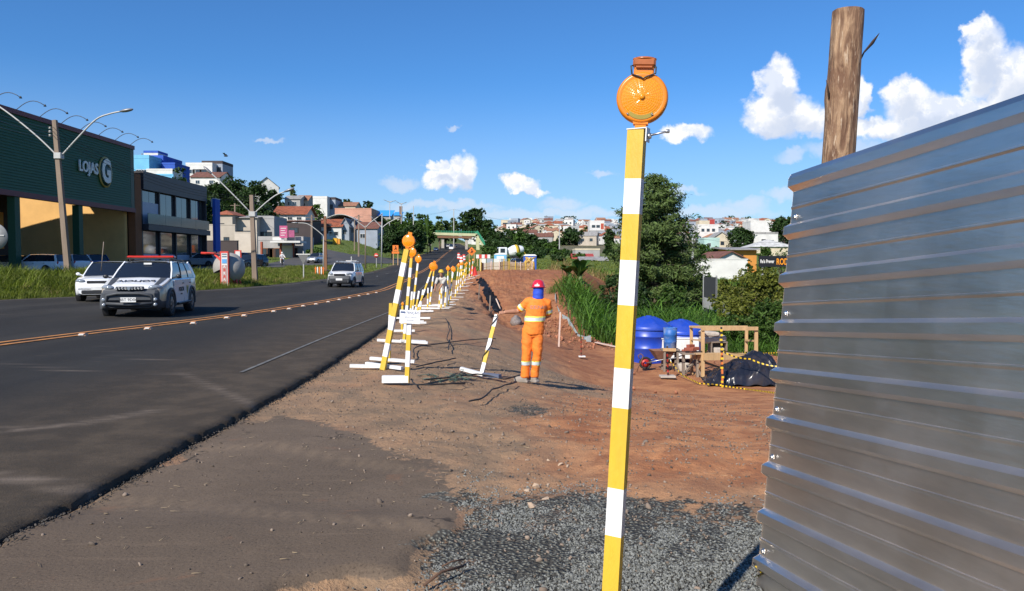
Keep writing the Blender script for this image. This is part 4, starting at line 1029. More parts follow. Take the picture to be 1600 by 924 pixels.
def make_barrow():
    p = gp(1036, 577); k = p.y / FPX; root = thing('wheelbarrow', 'rusty brown wheelbarrow in front of the white crate, wheel to the left', 'wheelbarrow', p, rad(6))
    W = 30 * k; mt = mat('rusty_tray', (.20, .10, .065), .75, var=.3, scale=10)
    mb = MB(); vs = []
    for (z, a, bb) in ((.30, .5, .55), (.58, 1.0, 1.0)): vs += [(-W * .62 * a - .02, -.3 * bb, z), (W * .5 * a, -.3 * bb, z), (W * .5 * a, .3 * bb, z), (-W * .62 * a - .02, .3 * bb, z)]
    mb.add(vs, [(0, 1, 5, 4), (1, 2, 6, 5), (2, 3, 7, 6), (3, 0, 4, 7), (0, 3, 2, 1)]); mb.build('tray', mt, root)
    for sy in (-1, 1):
        mb = MB(); mb.tube([(-W * .95, sy * .08, .2), (-W * .3, sy * .22, .30), (W * .5, sy * .26, .36), (W * 1.25, sy * .28, .52)], .018, 6); mb.build('handle', M_STEEL, root)
        mb = MB(); mb.tube([(W * .25, sy * .24, .34), (W * .42, sy * .24, .0)], .016, 6); mb.build('leg', M_STEEL, root)
    mb = MB(); T = Matrix.Translation((-W * .95, 0, .19)) @ Matrix.Rotation(math.pi / 2, 4, 'X')
    mb.lathe([(.13, -.03), (.17, -.045), (.19, -.03), (.19, .03), (.17, .045), (.13, .03), (.13, -.03)], 20, T); w = mb.build('wheel', M_DARK, root)
    mb = MB(); mb.lathe([(.03, -.03), (.125, -.02), (.125, .02), (.03, .03)], 12, T); mb.build('rim', M_REDP, w)
make_barrow()
def make_bench():
    D = gp(1098, 590).y; k = D / FPX; g = gz(ap(1098, 590, D).x, D); o = ap(1098, 590, D); o.z = g
    root = thing('timber_bench', 'raw timber carpentry bench with tall open frame beside the black tarp heap', 'workbench', o)
    P = lambda px, py, dd=0.0: ap(px, py, D + dd) - o
    def part(n, p, q, w=.09, h=.07, m=M_WOOD): mb = MB(); mb.beam(p, q, w, h); return mb.build(n, m, root)
    part('post', P(1098, 594), P(1098, 511)); part('post', P(1081, 594, .9), P(1080, 511, .9), .08, .06)
    part('post', P(1181, 594, .3), P(1181.5, 512, .3)); part('post', P(1165, 590, 1.1), P(1166.5, 514, 1.1), .08, .06)
    part('beam', P(1096, 514, -.05), P(1184, 513.5, .25), .06, .10); part('beam', P(1078, 510.5, .85), P(1098, 512.5, .02), .05, .05); part('beam', P(1078, 511, .95), P(1168, 511, 1.15), .05, .07)
    part('rail', P(1165, 532, 1.05), P(1181, 533, .32), .05, .05); part('rail', P(1080, 531, .88), P(1097, 532, .04), .04, .04)
    part('apron_board', P(1099, 558, -.055), P(1180, 556, .26), .05, .19); part('apron_board', P(1081, 556, .86), P(1097, 559, .02), .05, .18)
    for i in range(6):
        y = .02 + i * .165; part('plank', P(1086, 553, y), P(1178, 551.5, y + .25), .155, .03, M_WOOD if i % 2 else mat('pale_pine', (.58, .39, .21), .8, var=.2, scale=8))
    part('brace', P(1100, 566, .08), P(1122, 574, .3), .05, .06); part('brace', P(1085, 590, .85), P(1097, 568, .1), .05, .05); part('brace', P(1085, 568, .85), P(1096, 588, .1), .05, .05, M_OLDWOOD); part('brace', P(1070, 584, .4), P(1086, 563, .6), .06, .05, M_OLDWOOD)
    # things on the bench: cement bags and a bucket-like box
    for i, (px, py, w, h) in enumerate(((1113, 530, 40, 11), (1108, 522, 30, 9))):
        c = ap(px, py, D + .55); mb = MB(); mb.box((0, 0, 0), (w * k, .42, h * k), b=.05)
        s = mb.build('cement_bag', M_CONC); s.location = c; s.rotation_euler = (0, rad(-4 + i * 9), rad(3))
        tag(s, ['dusty grey bag lying across the wooden box on the bench', 'smaller crumpled grey bag on top of the other bag'][i], 'bag')
    c = ap(1121, 543, D + .55); kr = thing('wooden_box', 'open dark wooden box standing on the bench under the bags', 'box', c); w, h = 24 * k, 20 * k
    for n, cc, d in (('panel', (-w / 2, 0, 0), (.03, .4, h)), ('panel', (w / 2, 0, 0), (.03, .4, h)), ('panel', (0, .19, 0), (w, .02, h)), ('panel', (0, 0, h / 2 - .01), (w + .04, .42, .03)), ('panel', (0, 0, -h / 2 + .02), (w, .4, .03))):
        mb = MB(); mb.box(cc, d); mb.build(n, M_OLDWOOD, kr)
    mb = MB(); mb.box((0, -.1, -h * .2), (w * .7, .25, h * .45), b=.03); q = mb.build('grey_block', M_CONC); q.location = c; tag(q, 'pale grey block tucked inside the open wooden box', 'block')
    for i, (px, py) in enumerate(((1076, 546), (1082, 548), (1086, 545), (1079, 541), (1072, 549))):
        c = ap(px, py, D + .3 + .05 * i); mb = MB(); mb.box((0, 0, 0), (.24, .12, .09), b=.008); q = mb.build('clay_brick', mat('fired_clay', (.30, .085, .05), .85, var=.2, scale=12)); q.location = c; q.rotation_euler = (0, 0, rad(R.uniform(-50, 50)))
        tag(q, 'loose red clay brick piled at the left end of the bench', 'brick', 'red bricks at the left end of the bench')
    c = gp(1078, 588); t = thing('brick_stack_board', 'rough board propped up to carry the red bricks beside the bench', 'board', (ap(1079, 552, D + .4).x, D + .4, gz(ap(1079, 552, D + .4).x, D + .4)))
    hh = ap(1079, 551, D + .4).z - t.location.z; mb = MB(); mb.box((0, 0, hh - .02), (.55, .4, .05)); mb.build('top', M_OLDWOOD, t)
    for sx in (-.2, .2): mb = MB(); mb.beam((sx, 0, -.05), (sx, 0, hh - .05), .07, .1); mb.build('leg', M_OLDWOOD, t)
    p = gp(1068, 580); mb = MB(); r = 10 * k; mb.lathe([(r * .7, 0), (r, r * 1.3), (r * .92, r * 1.3), (r * .6, .06), (.001, .06)], 20); q = mb.build('mortar_tub', M_CONC); q.location = p; tag(q, 'pale mortar tub caked with cement left of the bench legs', 'tub')
    return D
BD = make_bench()
def make_tarp():
    p = gp(1162, 600); k = p.y / FPX; root_loc = p; n, m = 90, 60; mb = MB(); vs = []
    Lx = 118 * k; Ly = 1.5
    cx = ap(1164, 600, p.y).x - p.x
    for i in range(n + 1):
        for j in range(m + 1):
            u, w = i / n * 2 - 1, j / m * 2 - 1
            x = u * Lx / 2; y = w * Ly / 2
            r = (abs(u) ** 2.6 + abs(w) ** 2.2)
            pk = float(np.interp(u, [-1, -.72, -.3, .1, .5, .85, 1], [0, .26, .50, .74, .98, 1.0, .5]))
            h = max(0, 1 - r) ** .42 * pk * 50 * k
            ph = u * 9 + 2.2 * math.sin(w * 3 + u * 2)
            fold = .055 * math.sin(ph * 1.6) + .035 * abs(math.sin(ph * 3.1 + w * 4)) + .10 * float(fbm(np.array(u * 5 + w), np.array(w * 6.), 91))
            vs.append((cx + x * (1 - .08 * w), y + .4, h + (fold if h > .02 else .02 + .02 * math.sin(ph * 3)) ))
    mb.add(vs, [(i * (m + 1) + j, (i + 1) * (m + 1) + j, (i + 1) * (m + 1) + j + 1, i * (m + 1) + j + 1) for i in range(n) for j in range(m)], 0, None, True)
    o = mb.build('tarp_heap', M_TARP, fix=False); o.location = root_loc
    tag(o, 'heap of material covered by shiny creased black plastic sheet right of the bench', 'covered heap')
make_tarp()
def tape_line(pts, name, label, r=.028, sag=.0, seg=26):
    """flat hazard tape with diagonal-ish alternating bands, each a short ribbon face"""
    P = [V(p) for p in pts]; mb = MB(); i0 = 0
    L = [(P[i + 1] - P[i]).length for i in range(len(P) - 1)]; tot = sum(L); n = max(6, int(tot / .055)); tw = 0
    def at(u):
        d = u * tot
        for i, l in enumerate(L):
            if d <= l or i == len(L) - 1:
                f = min(d / l, 1); q = P[i].lerp(P[i + 1], f); q.z -= sag * 4 * f * (1 - f); return q
            d -= l
    for i in range(n):
        a, b = at(i / n), at((i + 1) / n); ang = .7 * math.sin(i * .21); sd = V((0, -.4 * math.sin(ang), math.cos(ang))) * r
        if abs((b - a).normalized().z) > .8: sd = V((math.cos(ang), -.5 * math.sin(ang), 0)) * r
        sh = (b - a) * .5
        mb.add([a - sd, b - sd, b + sd + sh * .0, a + sd + sh * .0], [(0, 1, 2, 3)], i % 2)
    o = mb.build(name, [mat('yellow_tape', (.75, .52, .03), .45), M_BLACK], fix=False); tag(o, label, 'hazard tape'); return o
def make_tapes():
    p = gp(1129, 604); D = p.y; k = D / FPX
    root = thing('tape_post', 'thin stake wrapped in yellow and black tape in front of the black tarp', 'stake', p)
    mb = MB(); mb.beam((0, 0, -.05), ap(1127.5, 546, D) - p, .045, .045); mb.build('stake', mat('orange_stake', (.60, .16, .04), .7), root)
    mb = MB()
    for i in range(26):
        z = i * .06; a = ap(1127.5, 546, D) - p; c = a * (z / a.z); w = .026 + .006 * math.sin(i * 1.7)
        mb.box((c.x + .01 * math.sin(i * 2.1), c.y, z), (w * 2, w * 2, .05), None, i % 2)
    mb.build('tape_wrap', [mat('yellow_tape', (.75, .52, .03), .45), M_BLACK], root)
    tape_line([ap(1128, 549, D), ap(1172, 561, D - .2), ap(1222, 573, D - .6)], 'hazard_tape', 'yellow and black tape running from the wrapped stake across the tarp', .02, .05)
    tape_line([ap(1128, 603, D - .03), gp(1165, 610) + V((0, 0, .03)), gp(1225, 619) + V((0, 0, .04))], 'hazard_tape', 'yellow and black tape lying low over the soil before the tarp', .02)
    tape_line([ap(1130, 548, D), ap(1160, 551, D + 1.2), ap(1226, 550, D + 2.2)], 'hazard_tape', 'yellow and black tape stretched along the back of the tarp', .02, .03)
    tape_line([ap(1212, 550, D + 2.0), ap(1216, 572, D - .5)], 'hazard_tape', 'loose end of yellow and black tape hanging by the steel fence', .03)
    p = gp(1044, 590); D = p.y
    root = thing('marker_stake', 'red and white ringed marker stake with a small wooden crossboard', 'stake', p)
    T = ap(1042.5, 541, D) - p; mb = MB()
    for i in range(12): mb.tube([T * (i / 12), T * ((i + 1) / 12)], .026, 8, i % 2)
    mb.build('stake', [M_REDP, mat('black_red', (.03, .02, .02), .6)], root)
    mb = MB(); mb.beam(ap(1036, 546.5, D - .06) - p, ap(1056, 547, D - .06) - p, .03, .085); mb.build('crossboard', M_WOOD, root)
    mb = MB(); mb.box((-.02, 0, .03), (.42, .3, .06), b=.01); mb.build('base', M_CONC, root)
    tape_line([ap(1043, 560, D), gp(1066, 590) + V((0, 0, .06)), gp(1092, 601) + V((0, 0, .03)), gp(1128, 604) + V((0, 0, .03))], 'hazard_tape', 'slack tape drooping from the ringed stake to the wrapped stake', .02)
    mb = MB(); mb.tube([ap(1043, 548, D), ap(1070, 549.5, BD - .1), ap(1097, 549, BD - .06)], .012, 5); o = mb.build('cord', M_DARK); tag(o, 'dark cord strung from the crossboard to the bench post', 'cord')
make_tapes()
# wire hoop, planks, stakes
def stick(name, pts, r, m, label, cat, group=None, n=7):
    mb = MB(); mb.tube(pts, r, n); o = mb.build(name, m); return tag(o, label, cat, group)
def plank(name, p, q, w, h, m, label, cat, group=None):
    mb = MB(); mb.beam(p, q, w, h); o = mb.build(name, m); return tag(o, label, cat, group)
p = gp(1000, 580); D = p.y
stick('bent_bar', [ap(995, 581, D), ap(998, 572, D), ap(1003, 563, D), ap(1005, 556, D), ap(1001, 553, D), ap(997, 556, D), ap(999, 561, D)], .016, mat('rusty_bar', (.16, .08, .05), .8), 'bent rusty bar standing left of the wheelbarrow', 'metal bar')
p = gp(873, 541); plank('marker_stake', p - V((0, 0, .05)), ap(875.5, 488, p.y - .1), .055, .05, mat('pale_stake', (.66, .50, .42), .8, var=.1), 'tall pale wooden stake on the bank right of the person in orange', 'stake')
p = gp(908, 558)
def make_redstake(p):
    root = thing('marker_stake', 'thin red ringed stake on a small white foot on the lower bank', 'stake', p); T = ap(908, 529, p.y) - p
    mb = MB()
    for i in range(8): mb.tube([T * (i / 8), T * ((i + 1) / 8)], .016, 7, i % 2)
    mb.build('rod', [M_REDP, mat('black_red', (.03, .02, .02), .6)], root)
    mb = MB(); mb.box((.03, 0, .015), (.22, .18, .04), b=.008); mb.build('foot', M_WHITEP, root)
make_redstake(p)
plank('loose_plank', gp(931, 537) + V((0, 0, .05)), gp(966, 545) + V((0, 0, .05)), .12, .03, mat('pale_stake', (.66, .50, .42), .8), 'pale plank lying on the bank edge beside the tall foreground post', 'plank')
p = gp(748, 467); plank('marker_stake', p - V((0, 0, .05)), ap(749, 444, p.y), .05, .05, M_OLDWOOD, 'short grey stake at the upper end of the black sheet', 'stake')
p = gp(765, 486); plank('marker_stake', p - V((0, 0, .05)), ap(766, 462, p.y), .05, .05, M_OLDWOOD, 'short grey stake at the lower end of the black sheet', 'stake')
p = gp(783, 488); stick('pale_pipe', [ap(784, 488, p.y), ap(775, 467, p.y + .3)], .035, mat('pale_pipe_plastic', (.60, .47, .40), .6), 'pale pipe leaning at the black sheet behind the held post', 'pipe')
# grey rubble bag net
p = gp(806, 508)
def make_netbag(p):
    mb = MB(); k = p.y / FPX; mb.ell((0, .1, 9 * k * .5), (15 * k * .6, .35, 9 * k), 20, 14)
    for i, v in enumerate(mb.v):
        f = float(fbm(np.array(v[0] * 4), np.array(v[2] * 4 + v[1] * 3), 5)); mb.v[i] = (v[0] * (1 + f), v[1] * (1 + f), v[2] * (1 + f * .6))
    o = mb.build('stone_bag', mat('grey_net_sack', (.22, .19, .18), .9, var=.4, scale=20, bump=.8, bscale=30)); o.location = p; tag(o, 'grey mesh sack of stones in the dip left of the person in orange', 'sack')
make_netbag(p)
# geotextile edge along the creek
def make_geotextile():
    px = [(866, 462), (869, 478), (876, 492), (886, 503), (893, 512), (903, 524), (912, 530), (922, 533)]; mb = MB(); vs = []
    for i, (a, b) in enumerate(px):
        g = gp(a, b); 
        for j in range(4): vs.append((g.x + .03 * j + .04 * math.sin(i * 2 + j), g.y + .12 * j, g.z - .10 + [0, .12, .22, .05][j] + .1 * math.sin(i * 1.7 + j)))
    mb.add(vs, [(i * 4 + j, (i + 1) * 4 + j, (i + 1) * 4 + j + 1, i * 4 + j + 1) for i in range(len(px) - 1) for j in range(3)], 0, None, True)
    tag(mb.build('silt_fabric', mat('grey_geotextile', (.30, .34, .34), .8, var=.2, scale=3), fix=False), 'grey silt fabric sheet along the top of the creek bank', 'silt fabric')
make_geotextile()
def make_black_sheet():  # ragged black ribbon mesh raised above the ground along the dip
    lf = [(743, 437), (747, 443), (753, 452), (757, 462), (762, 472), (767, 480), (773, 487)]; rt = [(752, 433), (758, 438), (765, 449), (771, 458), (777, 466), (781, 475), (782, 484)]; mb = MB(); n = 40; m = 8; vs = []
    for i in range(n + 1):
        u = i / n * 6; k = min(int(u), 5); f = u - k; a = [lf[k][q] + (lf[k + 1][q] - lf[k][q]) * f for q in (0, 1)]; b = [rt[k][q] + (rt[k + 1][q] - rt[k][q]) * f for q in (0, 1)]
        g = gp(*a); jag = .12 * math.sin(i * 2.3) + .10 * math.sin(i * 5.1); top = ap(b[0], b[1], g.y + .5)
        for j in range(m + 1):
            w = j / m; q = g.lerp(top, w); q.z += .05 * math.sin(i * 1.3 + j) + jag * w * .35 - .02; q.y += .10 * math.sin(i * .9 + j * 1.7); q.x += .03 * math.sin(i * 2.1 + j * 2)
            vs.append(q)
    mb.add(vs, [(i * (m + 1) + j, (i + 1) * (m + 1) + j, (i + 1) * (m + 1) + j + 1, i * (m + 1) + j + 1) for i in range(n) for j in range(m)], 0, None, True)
    tag(mb.build('ragged_sheet', mat('matt_black_sheet', (.008, .008, .009), .7, spec=.2), fix=False), 'ragged black sheet standing along the dip by short stakes', 'plastic sheet')
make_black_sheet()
mb = MB(); mb.add([(2.0, 27.5, -2.10), (12, 27.5, -2.10), (12, 60, -2.10), (2.0, 60, -2.10)], [(0, 1, 2, 3)])
o = mb.build('water', mat('creek_water', (.03, .035, .025), .08, spec=.6, var=.2, scale=.6)); struct(o)
# cables across the ground
def cable(px, label, r=.012, m=None, wob=.03, group=None):
    pts = []
    for i in range(len(px) - 1):
        for u in np.linspace(0, 1, 6, endpoint=False):
            g = gp(px[i][0] + (px[i + 1][0] - px[i][0]) * u, px[i][1] + (px[i + 1][1] - px[i][1]) * u); pts.append(g + V((wob * R.uniform(-1, 1), wob * R.uniform(-1, 1), r + .03)))
    pts = [pts[0]] + [(pts[i - 1] + pts[i] * 2 + pts[i + 1]) / 4 for i in range(1, len(pts) - 1)] + [pts[-1]]
    stick('cable', pts, r, m or M_DARK, label, 'cable', group, 5)
cable([(643, 597), (650, 606), (668, 606), (700, 604), (735, 603)], 'black cable snaking from the notice stand towards the held post')
cable([(660, 598), (705, 594), (745, 588), (790, 597), (818, 588)], 'dark cable under the held post towards the boots')
cable([(735, 632), (752, 628), (768, 614), (790, 606), (812, 600)], 'black cable end curling toward the boots of the person in orange')
cable([(650, 577), (680, 570), (700, 566), (713, 563)], 'thin dark cable crossing the soil behind the notice stand')
cable([(647, 563), (645, 553), (650, 545), (680, 541), (740, 533), (780, 531)], 'thin dark cable looping behind the notice board')
cable([(697, 500), (702, 515), (698, 530), (704, 540), (700, 552)], 'thin dark cable trailing along the middle of the soil strip')
def make_tangle():
    g0 = gp(700, 592); mb = MB()
    for k in range(26):
        a = R.uniform(-.5, .5); p = V((R.uniform(-.28, .28), R.uniform(-.3, .3), .02)); pts = [p]
        for i in range(5): a += R.uniform(-.9, .9); p = p + V((math.cos(a) * .08 * R.choice((-1, 1)), math.sin(a) * .1, R.uniform(-.02, .035))); p.z = max(p.z, .01); pts.append(p)
        mb.tube(pts, .006, 4, cap=False)
    o = mb.build('net_tangle', mat('faded_green_net', (.10, .15, .12), .8, var=.2), fix=False); o.location = g0; tag(o, 'tangle of faded green netting on the soil left of the held post', 'netting')
make_tangle()
# ---------------------------------------------------------------- loose stones: gravel and rubble
def merged(name, base_v, base_f, T, m, kind='stuff', label=None, smooth=False, parent=None):
    """T: (n,3,4) transforms -> one mesh"""
    bv = np.array(base_v); bf = np.array(base_f); n = len(T); nv = len(bv)
    P = np.einsum('nij,vj->nvi', T[:, :, :3], bv) + T[:, None, :, 3]
    F = (bf[None] + (np.arange(n) * nv)[:, None, None]).reshape(-1, bf.shape[1]); k = bf.shape[1]
    me = bpy.data.meshes.new(name); me.vertices.add(n * nv); me.vertices.foreach_set('co', P.ravel())
    me.loops.add(F.size); me.loops.foreach_set('vertex_index', F.ravel().astype(np.int32)); me.polygons.add(len(F))
    me.polygons.foreach_set('loop_start', np.arange(len(F), dtype=np.int32) * k)
    if smooth: me.polygons.foreach_set('use_smooth', np.ones(len(F), bool))
    me.update(calc_edges=True); me.materials.append(m)
    o = bpy.data.objects.new(name, me); COL.objects.link(o)
    if kind: o['kind'] = kind
    if label: o['label'] = label
    if parent is not None: o.parent = parent
    return o
def rot_mats(n, rs):
    q = rs.normal(size=(n, 4)); q /= np.linalg.norm(q, axis=1)[:, None]; a, b, c, d = q.T
    return np.stack([np.stack([1 - 2 * (c * c + d * d), 2 * (b * c - a * d), 2 * (b * d + a * c)], -1), np.stack([2 * (b * c + a * d), 1 - 2 * (b * b + d * d), 2 * (c * d - a * b)], -1), np.stack([2 * (b * d - a * c), 2 * (c * d + a * b), 1 - 2 * (b * b + c * c)], -1)], 1)
def rock_base(seed):
    rs = np.random.RandomState(seed); bm = bmesh.new(); bmesh.ops.create_icosphere(bm, subdivisions=1, radius=1)
    v = np.array([x.co for x in bm.verts])[:, :]; f = [[x.index for x in p.verts] for p in bm.faces]; bm.free()
    v = v * (0.75 + .5 * rs.rand(len(v), 1)) * np.array([1.2, .85, .55]); return v, f
def rocks(name, P, size, m, label, rs, seed=0, kind='stuff', sink=.2):
    n = len(P); M = rot_mats(n, rs); s = size[:, None, None] * (.6 + .8 * rs.rand(n, 1, 3)); T = np.zeros((n, 3, 4)); T[:, :, :3] = M * s
    T[:, :, 3] = P; T[:, 2, 3] += size * (.5 - sink); v, f = rock_base(seed); return merged(name, v, f, T, m, kind, label)
M_GRAVEL = mat('blue_grey_gravel', (.15, .155, .145), .85, var=.15, scale=30, island=.55)
M_ROCK = mat('tan_rubble', (.42, .31, .22), .9, var=.2, scale=14, island=.4, bump=.3)
M_CLOD = mat('red_clod', (.30, .125, .07), .95, var=.2, scale=10, island=.4)
def ground_z(x, y):
    return H(x, y) - .03
def make_stones():
    rs = np.random.RandomState(4)
    xs, ys = rs.uniform(-1.2, 3.2, 190000), rs.uniform(2.7, 8.0, 190000); keep = rs.rand(190000) < (3.4 / ys) ** 1.0
    w = soft(GRAVEL, xs, ys, .26, .55, 1.6, 9); ap_ = apron_at(xs, ys); keep &= (w > rs.uniform(.04, .98, len(xs))) & (ap_ < .3)
    # worn patches where soil shows through
    keep &= fbm(xs * 1.6, ys * 1.6, 77) < .12 + .3 * rs.rand(len(xs))
    xs, ys = xs[keep][:56000], ys[keep][:56000]; sz = rs.uniform(.005, .0125, len(xs))
    rough = fbm(xs * .9, ys * .9, 31) * .10 + fbm(xs * 4, ys * 4, 41) * .05
    rocks('gravel', np.stack([xs, ys, ground_z(xs, ys) + rough * .5], -1), sz, M_GRAVEL, 'blue grey crushed stone spread at the foot of the large post', rs, 2)
    # scattered single stones on soil and old asphalt
    n = 10500; xs, ys = rs.uniform(-3.3, 4.2, n), 2.7 + 15 * rs.rand(n) ** 1.4; s2 = xs - XR(ys); ap_ = apron_at(xs, ys)
    keep = (s2 > .15) & (rs.rand(n) < 1 - .90 * ap_); xs, ys, ap_ = xs[keep], ys[keep], ap_[keep]
    rough = fbm(xs * .9, ys * .9, 31) * .10 + fbm(xs * 4, ys * 4, 41) * .05
    z = ground_z(xs, ys) + rough * np.clip(s2[keep], .15, 1) * (1 - .85 * ap_) + ap_ * apstep(ys)
    rocks('loose_stones', np.stack([xs, ys, z], -1), rs.uniform(.004, .014, len(xs)) * (1 + .9 * (rs.rand(len(xs)) > .96)), mat('mixed_grit', (.17, .13, .10), .9, var=.2, scale=20, island=.6), 'small loose stones scattered over soil and old asphalt', rs, 5)
    ys = 2.7 + 24 * rs.rand(2600) ** 1.5; xs = XR(ys) + .07 * fbm(ys * 1.3, ys * 0, 51) + np.abs(rs.normal(0, .07, 2600)) + .01
    rocks('asphalt_crumbs', np.stack([xs, ys, ground_z(xs, ys) + apron_at(xs, ys) * apstep(ys) + .01], -1), rs.uniform(.004, .012, 2600), mat('asphalt_crumb', (.06, .053, .047), .95, island=.5), 'crumbled asphalt along the broken road edge', rs, 9)
    # rubble on the bank and in the yard
    n = 2600; xs, ys = rs.uniform(.5, 9, n), rs.uniform(16, 46, n)
    w = (np.abs(xs - XB(ys) + .9) < 1.3) & (ys > 21); keep = w | (rs.rand(n) < .035); xs, ys = xs[keep], ys[keep]
    rocks('rubble', np.stack([xs, ys, H(xs, ys)], -1), rs.uniform(.015, .07, len(xs)), M_CLOD, 'red clay clods along the creek bank', rs, 7)
    # tyre-track straw bits
    n = 420; xs, ys = rs.uniform(-2.8, 3.4, n), rs.uniform(2.9, 11, n); keep = xs - XR(ys) > .3; xs, ys = xs[keep], ys[keep]; n = len(xs)
    T = np.zeros((n, 3, 4)); a = rs.uniform(0, 6.28, n); L = rs.uniform(.02, .08, n); t = rs.uniform(.001, .0028, n)
    T[:, 0, 0] = np.cos(a) * L; T[:, 1, 0] = np.sin(a) * L; T[:, 0, 1] = -np.sin(a) * t; T[:, 1, 1] = np.cos(a) * t; T[:, 2, 2] = t; T[:, 2, 0] = rs.uniform(-.1, .1, n) * L
    ap_ = apron_at(xs, ys); T[:, :, 3] = np.stack([xs, ys, ground_z(xs, ys) + ap_ * apstep(ys) + .012], -1)
    cube = [(-.5, -.5, -.5), (.5, -.5, -.5), (.5, .5, -.5), (-.5, .5, -.5), (-.5, -.5, .5), (.5, -.5, .5), (.5, .5, .5), (-.5, .5, .5)]
    merged('straw', cube, [(0, 3, 2, 1), (4, 5, 6, 7), (0, 1, 5, 4), (1, 2, 6, 5), (2, 3, 7, 6), (3, 0, 4, 7)], T, mat('dry_straw', (.33, .25, .15), .8, island=.4), 'stuff', 'bits of straw and twig on the ground')
make_stones()
def make_big_stones():
    rs = np.random.RandomState(12)
    spots = [(838, 757, 17), (823, 763, 13), (843, 771, 9), (850, 779, 18), (832, 789, 19), (866, 788, 9), (856, 753, 7), (824, 715, 8), (875, 722, 10), (887, 724, 7), (886, 787, 8), (857, 716, 6), (905, 760, 6)]
    for i, (px, py, w) in enumerate(spots):
        g = gp(px, py); v, f = rock_base(30 + i); me = MB(); me.add([tuple(q) for q in v], [tuple(q) for q in f]); o = me.build('stone', M_ROCK)
        s = w * g.y / FPX / 2; o.location = g + V((0, 0, -.03 + s * .3)); o.scale = (s, s * .9, s); o.rotation_euler = (rs.rand(), rs.rand(), rs.rand() * 6)
        tag(o, 'tan stone lying left of the large striped post', 'stone', 'tan stones by the gravel')
make_big_stones()
stick('twig', [gp(662, 921) + V((0, 0, .02)), gp(690, 908) + V((0, 0, .05)), gp(724, 893) + V((0, 0, .03))], .008, mat('bark_brown', (.10, .055, .035), .9), 'curved brown twig beside the broken asphalt corner', 'twig')
stick('twig', [gp(690, 891) + V((0, 0, .02)), gp(705, 889) + V((0, 0, .04)), gp(726, 879) + V((0, 0, .02))], .005, mat('bark_brown', (.10, .055, .035), .9), 'short thin twig lying above the curved brown twig', 'twig')
# ---------------------------------------------------------------- vehicles (local x forward, y left)
M_CARW = mat('white_car_paint', (.78, .79, .80), .25, var=.03, coat=.6)
M_BEIGE = mat('champagne_car_paint', (.46, .37, .26), .3, .3, var=.05, coat=.5)
M_SILVER = mat('silver_car_paint', (.45, .47, .50), .28, .5, var=.04, coat=.5)
M_BLACKP = mat('black_car_paint', (.015, .016, .02), .2, var=.1, coat=.6)
M_REDCAR = mat('red_car_paint', (.35, .03, .03), .25, var=.05, coat=.6)
M_BLUECAR = mat('blue_car_paint', (.03, .07, .20), .25, var=.05, coat=.6)
M_GLASS = glass_mat('tinted_car_glass', (.012, .016, .024))
M_CLAD = mat('grey_cladding', (.055, .06, .068), .6, var=.15)
M_TYRE = mat('tyre_rubber', (.018, .018, .018), .85)
M_RIM = mat('alloy_rim', (.40, .41, .42), .35, .8)
M_HEAD = mat('headlamp_glass', (.30, .33, .36), .08, .3, var=.3, scale=30, spec=.9)
M_TAIL = mat('tail_lamp_red', (.40, .01, .01), .2)
M_PLATE = mat('plate_grey', (.70, .70, .68), .5)
M_INK = mat('black_ink', (.015, .015, .02), .6)
def curve_i(x, pts): return float(np.interp(x, [p[0] for p in pts], [p[1] for p in pts]))
